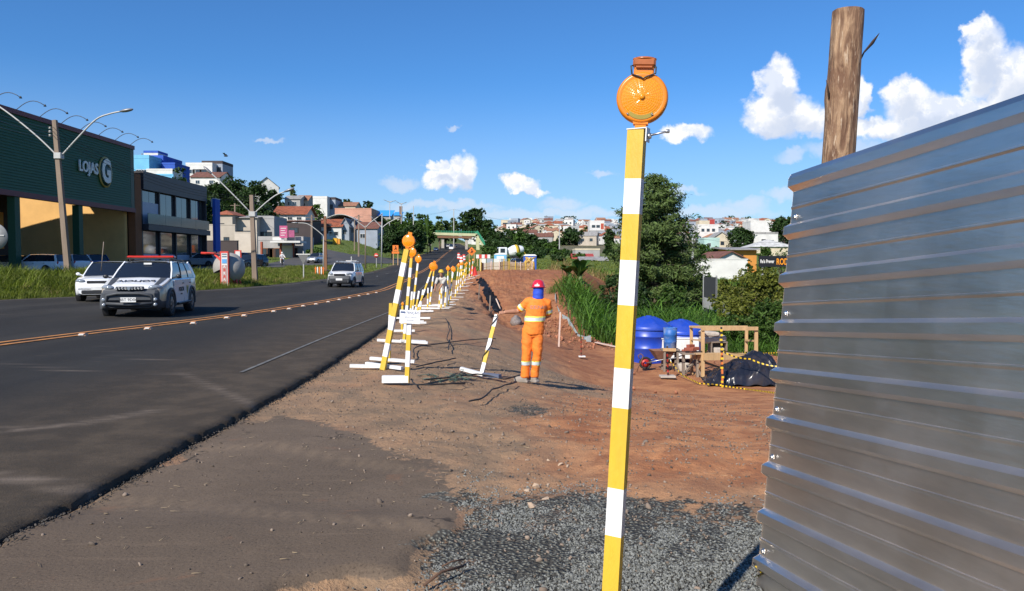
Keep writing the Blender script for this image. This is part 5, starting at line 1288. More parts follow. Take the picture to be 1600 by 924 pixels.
def car(name, label, cat, paint, loc, heading, L=4.1, W=1.68, Hh=1.48, wb=2.5, wr=.31, hoodz=.92, bumpz=.62, xwind=.95, xroof=.30, xrr=-1.45, xrb=-1.85, belt=.93, tail='hatch', fender=None, clad=None, group=None, detail=2, hfront=None, front_dark=False, plate=None, door_paint=None):
    root = thing(name, label, cat, loc, heading, group); hw = W / 2; xf, xr = L / 2, -L / 2; zc = .22
    axf, axr = wb / 2 + .05, -wb / 2 + .05
    mats_ = [paint, fender or paint, clad or M_CLAD]
    # lower body loft
    top = [(xr, belt - .12), (xr + .12, belt), (xrb, belt + .02), (xwind, belt + .0), (xwind + .15, hoodz + .015), (xf - .55, hoodz - .04 if hfront is None else hoodz + (hfront - hoodz) * .55), (xf - .18, hoodz - .12 if hfront is None else hfront), (xf - .03, bumpz + .02), (xf, bumpz - .08)]
    wid = [(xr, .86), (xr + .10, .95), (xr + .5, 1.0), (xf - .7, 1.0), (xf - .35, .965), (xf - .12, .88), (xf, .72)]
    xs = sorted(set([xr, xr + .05, xr + .12, xr + .3, xrb, -1.0, -.5, 0, .5, xwind, xwind + .15, xf - .9, xf - .7, xf - .55, xf - .35, xf - .18, xf - .10, xf - .03, xf]))
    mb = MB(); vs = []; n = 13
    for x in xs:
        zt = curve_i(x, top); w = hw * curve_i(x, wid); zb = zc + (.06 if x > xf - .15 or x < xr + .12 else 0)
        half = [(.80 * w, zb), (w * .97, zb + .04), (w, zb + .22), (w * 1.0, zb + .40 if zb + .45 < zt else zt - .1), (w * .975, zt - .05), (w * .93, zt), (0, zt + .025)]
        row = half + [(-y, z) for y, z in half[-2::-1]]
        vs += [(x, y, z) for y, z in row]
    fs = []; fm = []
    for i in range(len(xs) - 1):
        for j in range(n - 1):
            fs.append((i * n + j, (i + 1) * n + j, (i + 1) * n + j + 1, i * n + j + 1))
            x = (xs[i] + xs[i + 1]) / 2; side = j in (2, 3, 4, 7, 8, 9); m_ = 0
            if fender and (side and (x > xwind - .1 or x < xr + .85)): m_ = 1
            if clad and (j in (0, 1, 10, 11) or (x > xf - .10)): m_ = 2
            fm.append(m_)
        fs.append((i * n, i * n + n - 1, (i + 1) * n + n - 1, (i + 1) * n)); fm.append(2)
    o0 = len(mb.v); mb.v += vs; mb.f += fs; mb.m += fm; mb.sm += [True] * len(fs)
    for i in (0, len(xs) - 1): mb.add(vs[i * n:(i + 1) * n], [tuple(range(n))], 2 if (clad and i) else 0)
    body = mb.build('body', mats_, root)
    # greenhouse
    zr = Hh; wb_, wr_ = hw * .915, hw * .74
    F0, F1, R1, R0 = (xwind, belt), (xroof, zr - .03), (xrr, zr - .05), (xrb, belt + .01)
    def sidept(t, s, sg): # t along belt->roof, s along front->rear
        x0 = F0[0] + (R0[0] - F0[0]) * s; x1 = F1[0] + (R1[0] - F1[0]) * s
        z0 = F0[1]; z1 = F1[1] + (R1[1] - F1[1]) * s + .012 * math.sin(s * math.pi)
        return V((x0 + (x1 - x0) * t, sg * ((wb_ + (wr_ - wb_) * t) + .018 * math.sin(t * math.pi)), z0 + (z1 - z0) * t))
    splits = [0.0, .40, .72, 1.0] if detail else [0.0, .5, 1.0]
    for sg in (-1, 1):
        for k in range(len(splits) - 1):
            a, b = splits[k] + .015, splits[k + 1] - .015; mb = MB(); g = [[sidept(t, a + (b - a) * s, sg) for s in np.linspace(0, 1, 5)] for t in np.linspace(.02, .95, 5)]
            mb.add([p for r in g for p in r], [(i * 5 + j, i * 5 + j + 1, (i + 1) * 5 + j + 1, (i + 1) * 5 + j) for i in range(4) for j in range(4)], 0, None, True)
            mb.build('side_window', M_GLASS, root, fix=False)
        for s, w_ in zip(splits, [.075] + [.06] * (len(splits) - 2) + [.16 if tail != 'sedan' else .10]):
            mb = MB(); p0, p1, p2 = sidept(-.03, s, sg), sidept(.5, s, sg), sidept(1.0, s, sg)
            mb.beam(p0, p1, w_, .035, up=(0, sg, 0)); mb.beam(p1, p2, w_, .035, up=(0, sg, 0)); mb.build('pillar', paint if s in (0.0, 1.0) or not detail else M_BLACKP, root)
    def cross(t, s, bul, f0, f1):
        w = wb_ + (wr_ - wb_) * t; x = f0[0] + (f1[0] - f0[0]) * t; z = f0[1] + (f1[1] - f0[1]) * t
        return V((x + bul * (1 - s * s), s * w, z + (.02 * (1 - s * s)) * t))
    for nm, f0, f1, bul in (('windscreen', F0, F1, .09), ('rear_window', R0, R1, -.06)):
        mb = MB(); g = [[cross(t, s, bul, f0, f1) for s in np.linspace(-.97, .97, 9)] for t in np.linspace(.0, .97, 5)]
        mb.add([p for r in g for p in r], [(i * 9 + j, i * 9 + j + 1, (i + 1) * 9 + j + 1, (i + 1) * 9 + j) for i in range(4) for j in range(8)], 0, None, True)
        mb.build(nm, M_GLASS, root, fix=False)
    mb = MB(); g = []
    for u in np.linspace(0, 1, 7):
        x = xroof + .05 + (xrr - .05 - xroof - .05) * u; z = zr - .03 + (-.02) * u + .035 * math.sin(min(u * 1.25, 1) * math.pi * .8 + .2)
        g.append([V((x + (.05 if u == 0 else 0) * (1 - s * s) * 1.5, s * (wr_ + .02), z + .025 * (1 - s * s) - (.03 if abs(s) > .99 else 0))) for s in np.linspace(-1, 1, 9)])
    mb.add([p for r in g for p in r], [(i * 9 + j, i * 9 + j + 1, (i + 1) * 9 + j + 1, (i + 1) * 9 + j) for i in range(6) for j in range(8)], 0, None, True)
    low = [p - V((0, 0, .03)) for r in g for p in r]; mb.add(low, [(i * 9 + j, (i + 1) * 9 + j, (i + 1) * 9 + j + 1, i * 9 + j + 1) for i in range(6) for j in range(8)], 0, None, True)
    mb.build('roof', paint, root)
    mb = MB(); mb.box(((xwind + xrb) / 2, 0, belt + .12), (abs(xwind - xrb) * .72, W * .7, .3), None); mb.build('cabin_interior', M_BLACKP, root)
    # wheels and arches
    for x in (axf, axr):
        for sg in (-1, 1):
            T = Matrix.Translation((x, sg * (hw - .10), wr)) @ Matrix.Rotation(-sg * math.pi / 2, 4, 'X')
            a = MB(); a.lathe([(wr * 1.17, -.05), (wr * 1.17, .112), (.001, .112)], 24, T); a.build('wheel_arch', M_BLACK, root)
            if clad:
                f = MB(); f.lathe([(wr * 1.13, .06), (wr * 1.15, .135), (wr * 1.38, .13), (wr * 1.42, .06)], 24, T @ Matrix.Rotation(0, 4, 'Z'), a0=math.pi + rad(-12) if sg > 0 else rad(-12) + 0, a1=(2 * math.pi + rad(12)) if sg > 0 else math.pi + rad(12)); f.build('arch_flare', clad, root)
            w = MB(); w.lathe([(wr * .62, -.09), (wr * .93, -.10), (wr, -.07), (wr, .09), (wr * .93, .122), (wr * .64, .118), (wr * .62, .05)], 28, T)
            wo = w.build('wheel', M_TYRE, root)
            r_ = MB(); r_.lathe([(wr * .63, .115), (wr * .58, .085), (wr * .2, .10), (.001, .105)], 20, T)
            for k in range(5):
                an = k * 2 * math.pi / 5; r_.box((math.cos(an) * wr * .36, math.sin(an) * wr * .36, .105), (.06, .06, .03), T)
            r_.build('rim', M_RIM, wo)
    # face
    z0 = hoodz - .16 if hfront is None else hfront - .05
    for sg in (-1, 1):
        mb = MB(); T = Matrix.Translation((xf - .20, sg * hw * .70, z0)) @ Matrix.Rotation(sg * rad(28), 4, 'Z') @ Matrix.Rotation(rad(-18), 4, 'Y')
        mb.ell((0, 0, 0), (.14, .20, .085), 14, 8, T); mb.build('headlight', M_HEAD, root)
        if detail:
            mb = MB(); mb.ell((0, 0, 0), (.05, .08, .06), 10, 6, Matrix.Translation((xwind - .05, sg * (hw + .12), belt + .08))); mb.beam((xwind - .05, sg * hw * .9, belt + .02), (xwind - .05, sg * (hw + .06), belt + .06), .05, .04); mb.build('mirror', M_BLACK if clad else paint, root)
        mb = MB(); mb.ell((0, 0, 0), (.05, .09, .16), 10, 8, Matrix.Translation((xr + .06, sg * hw * .82, belt - .12))); mb.build('tail_light', M_TAIL, root)
    mb = MB(); mb.box((xf - .07, 0, z0 - .02), (.12, W * .42, .10), None, b=.02); mb.build('grille', M_BLACK, root)
    mb = MB(); mb.box((xf - .02, 0, .36), (.10, W * .62, .14), None, b=.03); mb.build('air_intake', M_BLACK, root)
    mb = MB(); mb.box((xf + .035, 0, .50), (.012, .40, .13)); pl = mb.build('number_plate', M_PLATE, root)
    if plate: text_obj('lettering', plate, .11, M_INK, pl, Matrix.Translation((xf + .043, 0, .50)) @ Matrix.Rotation(math.pi / 2, 4, 'Z') @ Matrix.Rotation(math.pi / 2, 4, 'X'), .001)
    mb = MB(); mb.box((xr - .0, 0, .62), (.012, .40, .13)); mb.build('number_plate', M_PLATE, root)
    if detail:
        for sg in (-1, 1):
            for (s0, s1) in ((.02, .40), (.41, .71)):
                xa = F0[0] + (R0[0] - F0[0]) * s0 + (.05 if s0 < .1 else 0); xb = F0[0] + (R0[0] - F0[0]) * s1
                mb = MB(); ya = sg * (hw + .004); mb.prism([(xb + .01, .30), (xa - .01, .30), (xa - .01, belt - .03), (xb + .01, belt - .03)], ya - .012, ya + .004) if sg > 0 else mb.prism([(xb + .01, .30), (xa - .01, .30), (xa - .01, belt - .03), (xb + .01, belt - .03)], ya - .004, ya + .012)
                d = mb.build('door', door_paint or paint, root); h_ = MB(); h_.box((xb + .14, sg * (hw + .018), belt - .14), (.14, .03, .03), None, b=.008); h_.build('handle', M_BLACK, d)
    return root
def car_at(px, py, heading_off, **k):
    """heading_off: degrees the nose turns away from pointing at the camera"""
    p = gp(px, py, 10); a = math.atan2(-p.y, -p.x) + rad(heading_off)
    return car(loc=p, heading=a, **k), p, a
def make_police():
    p = hit(238, 489, lambda x, y: roadz(x, y)); p.z = float(roadz(p.x, p.y)) + .0; a = math.atan2(-p.y, -p.x) - rad(15)
    r = car('police_car', 'white and champagne police estate car with red roof light bar driving towards the camera', 'police car', M_CARW, p, a, L=4.25, W=1.74, Hh=1.56, wb=2.47, wr=.335, hoodz=1.06, hfront=.86, bumpz=.70, xwind=.98, xroof=.32, xrr=-1.65, xrb=-1.95, belt=1.04, fender=M_BEIGE, clad=M_CLAD, plate='BBT 9D06', door_paint=M_CARW)
    ch = {}
    xf = 2.125
    mb = MB(); mb.box((xf - .03, 0, .58), (.20, 1.46, .34), None, b=.08); mb.build('bumper', M_CLAD, r)
    mb = MB(); mb.tube([(xf + .0, -.62, .33), (xf + .09, -.56, .62), (xf + .11, -.3, .67), (xf + .115, 0, .675), (xf + .11, .3, .67), (xf + .09, .56, .62), (xf + .0, .62, .33)], .042, 10); mb.tube([(xf + .05, -.60, .40), (xf + .07, 0, .36), (xf + .05, .60, .40)], .04, 10); mb.build('bull_bar', M_CLAD, r)
    for o in r.children:
        if o.name.startswith('number_plate') and o.data.vertices[0].co.x > 0: o.location = (.135, 0, 0)
        if o.name.startswith('grille'): o.location = (.07, 0, .02)
    g = [o for o in r.children if o.name.startswith('grille')][0]
    for i in range(9):
        mb = MB(); T = Matrix.Translation((xf + .0, (i - 4) * .082, .79)) @ Matrix.Rotation(math.pi / 2, 4, 'Y'); mb.lathe([(.018, 0), (.034, 0), (.034, .012), (.018, .012), (.018, 0)], 8, T); mb.build('grille_ring', M_RIM, g)
    mb = MB(); mb.prism([(-.05, .04), (.05, .04), (.04, -.03), (0, -.06), (-.04, -.03)], -.012, .012, Matrix.Translation((xf + .02, 0, .795)) @ Matrix.Rotation(math.pi / 2, 4, 'Z')); mb.build('badge', M_RIM, g)
    for sg in (-1, 1):
        for dz, rr in ((.50, .055), (.36, .05)):
            mb = MB(); mb.lathe([(rr, 0), (rr, .05), (rr * .7, .065), (.001, .07)], 14, Matrix.Translation((xf + .01, sg * .66, dz)) @ Matrix.Rotation(math.pi / 2, 4, 'Y')); mb.build('fog_light', M_HEAD, r)
        mb = MB(); mb.tube([(.15, sg * .56, 1.575), (.1, sg * .57, 1.62), (-1.5, sg * .56, 1.60), (-1.6, sg * .55, 1.55)], .018, 8); mb.build('roof_rail', M_BLACK, r)
        mb = MB(); mb.box((-.08, sg * .90, .32), (1.6, .10, .05), None, b=.02); mb.build('side_step', M_BLACK, r)
        # dark stripe at each edge of the bonnet
        mb = MB(); vs = [(1.16, sg * .56, 1.085), (1.16, sg * .74, 1.080), (1.90, sg * .66, .885), (1.90, sg * .56, .890)]; mb.add(vs, [(0, 1, 2, 3)]); mb.build('bonnet_stripe', M_CLAD, r, fix=False)
    lb = MB(); lb.box((-.05, 0, 1.69), (.28, 1.34, .075), None, b=.03); bar = lb.build('light_bar', mat('red_beacon', (.48, .025, .012), .2, var=.15, scale=30, coat=.4), r)
    mb = MB(); mb.box((-.05, 0, 1.645), (.26, 1.30, .03)); mb.build('base', M_BLACK, bar)
    for sg in (-1, 1):
        mb = MB(); mb.beam((-.05, sg * .52, 1.56), (-.05, sg * .52, 1.64), .05, .05); mb.build('foot', M_BLACK, bar)
    mb = MB(); mb.ell((-.3, .35, 1.60), (.10, .07, .05), 12, 8); mb.build('siren', M_WHITEP, r)
    mb = MB(); mb.tube([(.1, .0, 1.57), (-.05, .0, 1.75)], .008, 6); mb.build('aerial', M_BLACK, r)
    # mirrored wording on the bonnet, door lettering and crest
    text_obj('lettering', 'POLICIA', .24, M_INK, r, Matrix.Translation((1.53, 0, 1.002)) @ Matrix.Rotation(rad(13.2), 4, 'Y') @ Matrix.Rotation(math.pi / 2, 4, 'Z'), .003, .004, mirror=True, sx=1.15)
    for sg in (-1, 1):
        M = Matrix.Translation((.15, sg * .884, .72)) @ (Matrix.Rotation(math.pi, 4, 'Z') if sg > 0 else Matrix.Identity(4)) @ Matrix.Rotation(math.pi / 2, 4, 'X')
        text_obj('lettering', 'POLICIA', .17, M_INK, r, M, .002, .004)
        text_obj('lettering', 'MILITAR', .06, M_INK, r, M @ Matrix.Translation((0, -.14, 0)), .002)
        M2 = Matrix.Translation((-.62, sg * .884, .70)) @ (Matrix.Rotation(math.pi, 4, 'Z') if sg > 0 else Matrix.Identity(4)) @ Matrix.Rotation(math.pi / 2, 4, 'X')
        mb = MB(); mb.prism([(-.11, .12), (.11, .12), (.10, -.04), (0, -.16), (-.10, -.04)], -.002, .002, M2 @ Matrix.Rotation(-math.pi / 2, 4, 'X')); c_ = mb.build('crest', mat('gold_crest', (.45, .34, .08), .5), r)
        mb = MB(); mb.prism([(-.07, .08), (.07, .08), (.06, -.02), (0, -.10), (-.06, -.02)], -.004, .004, M2 @ Matrix.Rotation(-math.pi / 2, 4, 'X')); mb.build('crest_field', mat('green_crest', (.05, .16, .06), .5), c_)
    # sun strip, sticker and driver seen dimly behind the glass
    mb = MB(); mb.box((.50, .05, 1.49), (.01, .22, .05), Matrix.Translation((.055, 0, .0))); mb.build('rear_view_mirror', M_WHITEP, r)
    return p, a
PC = make_police()
def oncoming(px, py, off, **k):
    p = hit(px, py, lambda x, y: roadz(x, y)); a = math.atan2(-p.y, -p.x) - rad(off)
    return car(loc=p, heading=a, **k)
oncoming(178, 468, 14, name='car', label='white saloon car half hidden behind the police car', cat='car', paint=M_CARW, L=4.3, W=1.72, Hh=1.46, hoodz=.90, belt=.92, tail='sedan', plate=None)
def whip():
    b = ap(158, 424, 27); t = ap(162, 378, 27); mb = MB(); mb.tube([b, t], .014, 5); tag(mb.build('whip_aerial', M_OLDWOOD), 'thin tall whip rising beside the bonnet of the white saloon', 'aerial')
whip()
def make_ladder_car():
    r = oncoming(541, 448, 13, name='car', label='small white hatchback with dark front bumper and a roof rack', cat='car', paint=M_CARW, L=3.75, W=1.62, Hh=1.52, wb=2.36, wr=.28, hoodz=.98, belt=.96, xwind=.9, xroof=.42, xrr=-1.5, xrb=-1.75, clad=M_CLAD, plate=None)
    mb = MB()
    for x in (.2, -1.0): mb.beam((x, -.6, 1.60), (x, .6, 1.60), .05, .04)
    for y in (-.45, .45): mb.beam((.5, y, 1.64), (-1.5, y, 1.64), .05, .03)
    mb.build('roof_rack', M_STEEL, r)
make_ladder_car()
# far traffic
def far_car(px, py, paint, label, away=False, off=0, group=None, Hh=1.5, **k):
    p = gp(px, py, 40); a = math.atan2(-p.y, -p.x) + rad(off) + (math.pi if away else 0)
    return car('car', label, k.pop('cat', 'car'), paint, p, a, group=group, detail=0, Hh=Hh, **k)
far_car(705, 390.5, M_CARW, 'white and pink van far down the road below the footbridge', True, 0, Hh=2.4, L=4.8, W=1.9, hoodz=1.1, belt=1.2, xwind=1.6, xroof=1.1, xrr=-2.2, xrb=-2.3, cat='van')
far_car(681, 392.5, M_BLUECAR, 'dark blue car far down the left lane beyond the shadow', False, 5)
far_car(711, 386.2, M_BLACKP, 'dark car under the far footbridge', False, 0)
far_car(700, 386.6, M_CARW, 'pale car under the far footbridge', False, 0)
far_car(495, 411.5, M_SILVER, 'silver car waiting on the side road below the red roofed houses', False, -24)
# parked cars in the yard on the left
def parked(px, py, head, **k):
    d = py; x = ray(px, 412).x * d; p = V((x, d, gz(x, d) + .02)); return car(loc=p, heading=rad(head), **k)
parked(62, 61, 172, name='car', label='white estate car parked side-on behind the grass verge by the store', cat='car', paint=M_CARW, L=4.4, Hh=1.5, xrr=-1.85, xrb=-2.05, group=None, detail=1)
parked(108, 64, 150, name='car', label='white saloon car parked at an angle just right of the leaning lamp post', cat='car', paint=M_CARW, detail=1)
parked(144, 66, 135, name='car', label='dark blue car parked right of the white saloon beside the store', cat='car', paint=M_BLUECAR, detail=1)
parked(74, 73, 180, name='car', label='black car parked in the shaded bay below the yellow wall', cat='car', paint=M_BLACKP, detail=1, L=4.3)
parked(10, 66, 200, name='car', label='dark car with pale windscreen parked at the far left of the store bay', cat='car', paint=M_BLACKP, detail=1)
parked(112, 75, 165, name='car', label='dark blue hatchback parked inside the right end of the store bay', cat='car', paint=M_BLUECAR, detail=1)
parked(316, 92, 176, name='car', label='silver sport utility car parked left of the red and white totem', cat='car', paint=M_SILVER, L=4.2, W=1.78, Hh=1.62, belt=1.02, hoodz=1.02, wr=.34, detail=1)
parked(376, 100, 160, name='pickup', label='dark blue car behind the grey dome stall with a red sign in front', cat='car', paint=M_BLUECAR, detail=1, Hh=1.7, hoodz=1.05, belt=1.05)
parked(391, 80, -110, name='car', label='black car with lit looking headlamp parked behind the second lamp post', cat='car', paint=M_BLACKP, detail=1)
def make_motorcycle():
    d = 100; p = V((ray(441, 412).x * d, d, 0)); p.z = gz(p.x, d) + .06; root = thing('motorcycle', 'dark motorcycle ridden along the shaded side road', 'motorcycle', p, math.atan2(-p.y, -p.x))
    for x in (-.62, .62):
        mb = MB(); mb.lathe([(.22, -.04), (.30, -.05), (.30, .05), (.22, .04)], 16, Matrix.Translation((x, 0, .30)) @ Matrix.Rotation(math.pi / 2, 4, 'X')); mb.build('wheel', M_TYRE, root)
    mb = MB(); mb.ell((.12, 0, .78), (.30, .14, .14), 10, 8); mb.build('tank', M_REDCAR, root)
    mb = MB(); mb.box((-.35, 0, .80), (.6, .22, .08), None, b=.03); mb.build('seat', M_BLACK, root)
    mb = MB(); mb.box((0, 0, .5), (.45, .25, .35), None, b=.05); mb.tube([(.62, 0, .3), (.42, 0, .95), (.38, 0, 1.0)], .03, 6); mb.tube([(.36, -.35, 1.02), (.36, .35, 1.02)], .015, 6); mb.build('frame', M_BLACK, root)
    mb = MB(); mb.ell((.52, 0, .88), (.08, .09, .09), 10, 8); mb.build('headlight', M_HEAD, root)
    r2 = thing('person', 'person in white shirt and white helmet riding the motorcycle', 'person', p, math.atan2(-p.y, -p.x))
    b = MB(); hloft(b, [(-.25, 0, .82, .15, .17), (-.2, 0, 1.1, .13, .18), (-.12, 0, 1.35, .14, .22), (-.1, 0, 1.46, .07, .08)]); 
    for s in (-1, 1):
        b.tube([(-.12, s * .2, 1.38), (.05, s * .28, 1.15), (.33, s * .3, 1.04)], [.06, .05, .035], 8); b.tube([(-.22, s * .12, .88), (.15, s * .2, .82), (.05, s * .18, .38), (.18, s * .18, .33)], [.09, .08, .06, .05], 8)
    fuse(b, 'body', mat('white_shirt', (.72, .72, .72), .8), r2, .03)
    h = MB(); h.ell((-.05, 0, 1.62), (.14, .13, .15), 12, 10); h.build('helmet', M_WHITEP, r2)
make_motorcycle()
def make_mixer():
    p = gp(800, 409, 30); d = p.y; k = d / FPX; root = thing('mixer_truck', 'white concrete mixer truck with yellow striped drum at the far work area', 'truck', p, rad(10))
    s = (26 * k) / 3.3; mw = M_CARW
    def P(n, f, m): mb = MB(); f(mb); o = mb.build(n, m, root); return o
    L = 43 * k
    P('cab', lambda b: (b.box((-L * .36, 0, 1.75 * s), (1.7 * s, 2.3 * s, 2.1 * s), None, b=.12 * s)), mw)
    P('windscreen', lambda b: b.box((-L * .36 - .87 * s, 0, 2.15 * s), (.04, 1.9 * s, .9 * s)), M_GLASS)
    P('side_window', lambda b: b.box((-L * .36 - .1, -1.17 * s, 2.15 * s), (.9 * s, .04, .8 * s)), M_GLASS)
    P('bumper', lambda b: b.box((-L * .36 - .9 * s, 0, .7 * s), (.2, 2.3 * s, .4 * s)), M_CLAD)
    P('chassis', lambda b: b.box((L * .06, 0, .85 * s), (L * .95, .9 * s, .3 * s)), M_BLACK)
    T = Matrix.Translation((L * .13, 0, 2.15 * s)) @ Matrix.Rotation(rad(-12), 4, 'Y') @ Matrix.Rotation(math.pi / 2, 4, 'Y')
    P('drum', lambda b: b.lathe([(.3 * s, -L * .30), (.8 * s, -L * .26), (1.15 * s, -L * .08), (1.15 * s, L * .06), (.7 * s, L * .26), (.5 * s, L * .30)], 20, T), mw)
    P('drum_band', lambda b: b.lathe([(1.18 * s, L * .0), (1.19 * s, L * .05), (1.0 * s, L * .14), (1.02 * s, L * .0)], 20, T), M_YEL)
    P('chute', lambda b: b.beam((L * .42, 0, 2.2 * s), (L * .52, 0, 1.1 * s), .6 * s, .1), M_YEL)
    for x in (-L * .34, L * .15, L * .34):
        for sg in (-1, 1): P('wheel', lambda b: b.lathe([(.25 * s, -.14), (.52 * s, -.16), (.52 * s, .16), (.25 * s, .14)], 16, Matrix.Translation((x, sg * 1.0 * s, .52 * s)) @ Matrix.Rotation(math.pi / 2, 4, 'X')), M_TYRE)
make_mixer()
far_car(810, 419, M_SILVER, 'silver car parked among the stakes of the far work area', False, 20)
# ---------------------------------------------------------------- buildings on the left, street furniture
def W_(name, c, **k): return mat(name, c, k.pop('rough', .85), var=k.pop('var', .10), scale=k.pop('scale', .8), dirt=k.pop('dirt', tuple(x * .55 for x in c)), dirt_amt=k.pop('da', .35), **k)
M_WALL = {'white': W_('white_render', (.66, .65, .62)), 'cream': W_('cream_render', (.60, .52, .38)), 'grey': W_('grey_render', (.36, .35, .34)), 'beige': W_('beige_concrete', (.46, .40, .33)),
          'pink': W_('pink_brick', (.52, .27, .19)), 'blue': W_('light_blue_render', (.16, .45, .68)), 'dblue': W_('deep_blue_render', (.03, .10, .45)), 'dark': W_('dark_render', (.06, .045, .045)), 'yellow': W_('yellow_render', (.72, .40, .10)),
          'mint': W_('mint_render', (.42, .60, .55)), 'orange': W_('orange_render', (.62, .26, .05)), 'brown': W_('brown_render', (.20, .10, .055)), 'bluegrey': W_('blue_grey_render', (.30, .34, .40))}
def tile_mat(name, c):
    m = bpy.data.materials.new(name); m.use_nodes = True; t = NT(m.node_tree); b = t.n['Principled BSDF']; P = t.new('ShaderNodeTexCoord').outputs['Object']
    n = t.noise(P, 1.2, 5, .6); n2 = t.noise(P, 9, 3, .6); c1 = t.mix(t.ramp(n, .3, .7), c4(c), c4(tuple(x * .55 for x in c))); c1 = t.mix(t.ramp(n2, .5, .7, 0, .5), c1, c4(tuple(min(1, x * 1.35) for x in c)))
    t.l.new(c1, b.inputs['Base Color']); b.inputs['Roughness'].default_value = .85; MATS[name] = m; return m
M_ROOF = {'red': tile_mat('red_roof_tile', (.36, .11, .055)), 'orange': tile_mat('orange_roof_tile', (.37, .18, .11)), 'brown': tile_mat('brown_roof_tile', (.20, .085, .06)), 'grey': tile_mat('grey_fibre_roof', (.34, .33, .32)), 'white': tile_mat('pale_metal_roof', (.60, .60, .58)), 'dark': tile_mat('dark_roof', (.09, .09, .11))}
M_PANE = glass_mat('window_glass', (.03, .04, .05)); M_FRAME = mat('window_frame_white', (.6, .6, .58), .6); M_FRAMED = mat('dark_frame', (.02, .02, .022), .5)
def roof_mb(kind, w, d, h, rh, ov=.4, tiles=False):
    mb = MB()
    if kind == 'gable':            # ridge along x
        th = .14
        for sg in (-1, 1):
            a = V((-w / 2 - ov, sg * (d / 2 + ov), h - rh * ov / (d / 2))); b = V((w / 2 + ov, sg * (d / 2 + ov), h - rh * ov / (d / 2))); c = V((w / 2 + ov, 0, h + rh)); e = V((-w / 2 - ov, 0, h + rh)); u = V((0, 0, th))
            mb.add([a, b, c, e, a + u, b + u, c + u, e + u], [(0, 1, 2, 3), (4, 5, 6, 7), (0, 1, 5, 4), (1, 2, 6, 5), (2, 3, 7, 6), (3, 0, 4, 7)])
            if tiles:
                n = int((w + 2 * ov) / .45)
                for i in range(n + 1):
                    x = -w / 2 - ov + (w + 2 * ov) * i / n; mb.beam((x, sg * (d / 2 + ov), h - rh * ov / (d / 2) + th + .01), (x, 0, h + rh + th + .01), .10, .07)
    elif kind == 'gabley':         # ridge along y
        th = .14
        for sg in (-1, 1):
            a = V((sg * (w / 2 + ov), -d / 2 - ov, h - rh * ov / (w / 2))); b = V((sg * (w / 2 + ov), d / 2 + ov, h - rh * ov / (w / 2))); c = V((0, d / 2 + ov, h + rh)); e = V((0, -d / 2 - ov, h + rh)); u = V((0, 0, th))
            mb.add([a, b, c, e, a + u, b + u, c + u, e + u], [(0, 1, 2, 3), (4, 5, 6, 7), (0, 1, 5, 4), (1, 2, 6, 5), (2, 3, 7, 6), (3, 0, 4, 7)])
    elif kind == 'hip':
        r = min(w, d) / 2; x = max(w / 2 - r, .01); y = max(d / 2 - r, .01)
        b = [(-w / 2 - ov, -d / 2 - ov, h), (w / 2 + ov, -d / 2 - ov, h), (w / 2 + ov, d / 2 + ov, h), (-w / 2 - ov, d / 2 + ov, h)]; t = [(-x, -y, h + rh), (x, -y, h + rh), (x, y, h + rh), (-x, y, h + rh)]
        mb.add(b + t, [(0, 1, 5, 4), (1, 2, 6, 5), (2, 3, 7, 6), (3, 0, 4, 7), (4, 5, 6, 7), (3, 2, 1, 0)])
    elif kind == 'arch':
        n = 12; pr = [(-w / 2 - ov + (w + 2 * ov) * i / n, h + rh * math.sin(math.pi * i / n)) for i in range(n + 1)]; pr += [(x, z - .15) for x, z in pr[::-1]]
        mb.prism(pr, -d / 2 - ov, d / 2 + ov)
    elif kind == 'shed':
        th = .15; mb.add([(-w / 2 - ov, -d / 2 - ov, h), (w / 2 + ov, -d / 2 - ov, h), (w / 2 + ov, d / 2 + ov, h + rh), (-w / 2 - ov, d / 2 + ov, h + rh), (-w / 2 - ov, -d / 2 - ov, h + th), (w / 2 + ov, -d / 2 - ov, h + th), (w / 2 + ov, d / 2 + ov, h + rh + th), (-w / 2 - ov, d / 2 + ov, h + rh + th)], [(0, 3, 2, 1), (4, 5, 6, 7), (0, 1, 5, 4), (1, 2, 6, 5), (2, 3, 7, 6), (3, 0, 4, 7)])
    else:                          # flat with parapet
        t = .2
        mb.box((0, 0, h + .03), (w - .1, d - .1, .06))
        for sx, sy, a, b in ((0, -1, w + .1, t), (0, 1, w + .1, t), (-1, 0, t, d - 2 * t + .1), (1, 0, t, d - 2 * t + .1)): mb.box((sx * (w / 2 + .05 - t / 2), sy * (d / 2 + .05 - t / 2), h + rh / 2), (a, b, rh))
    return mb
def add_window(root, w, d, face, u, z, ww, wh, fm=None, pm=None, proud=.03, sill=False):
    """u: -1..1 along the wall; face f/b/l/r"""
    nx = {'f': (0, -1), 'b': (0, 1), 'l': (-1, 0), 'r': (1, 0)}[face]
    M = Matrix.Translation((nx[0] * w / 2 + (0 if nx[0] else u * (w / 2 - ww / 2)), nx[1] * d / 2 + (0 if nx[1] else u * (d / 2 - ww / 2)), z)) @ Matrix.Rotation({'f': 0, 'b': math.pi, 'l': -math.pi / 2, 'r': math.pi / 2}[face], 4, 'Z')
    mb = MB(); t = max(.06, ww * .06)
    for (cx, cz, a, b) in ((-(ww - t) / 2, 0, t, wh), ((ww - t) / 2, 0, t, wh), (0, (wh - t) / 2, ww - 2 * t, t), (0, -(wh - t) / 2, ww - 2 * t, t)): mb.box((cx, -proud / 2, cz), (a, proud + .1, b), M)
    mb.box((0, -proud / 2 - .004, 0), (t * .7, proud + .09, wh - 2 * t), M)
    f = mb.build('window', fm or M_FRAME, root)
    mb = MB(); mb.box((0, .0, 0), (ww - 2 * t, .05, wh - 2 * t), M); mb.build('pane', pm or M_PANE, f)
    return f
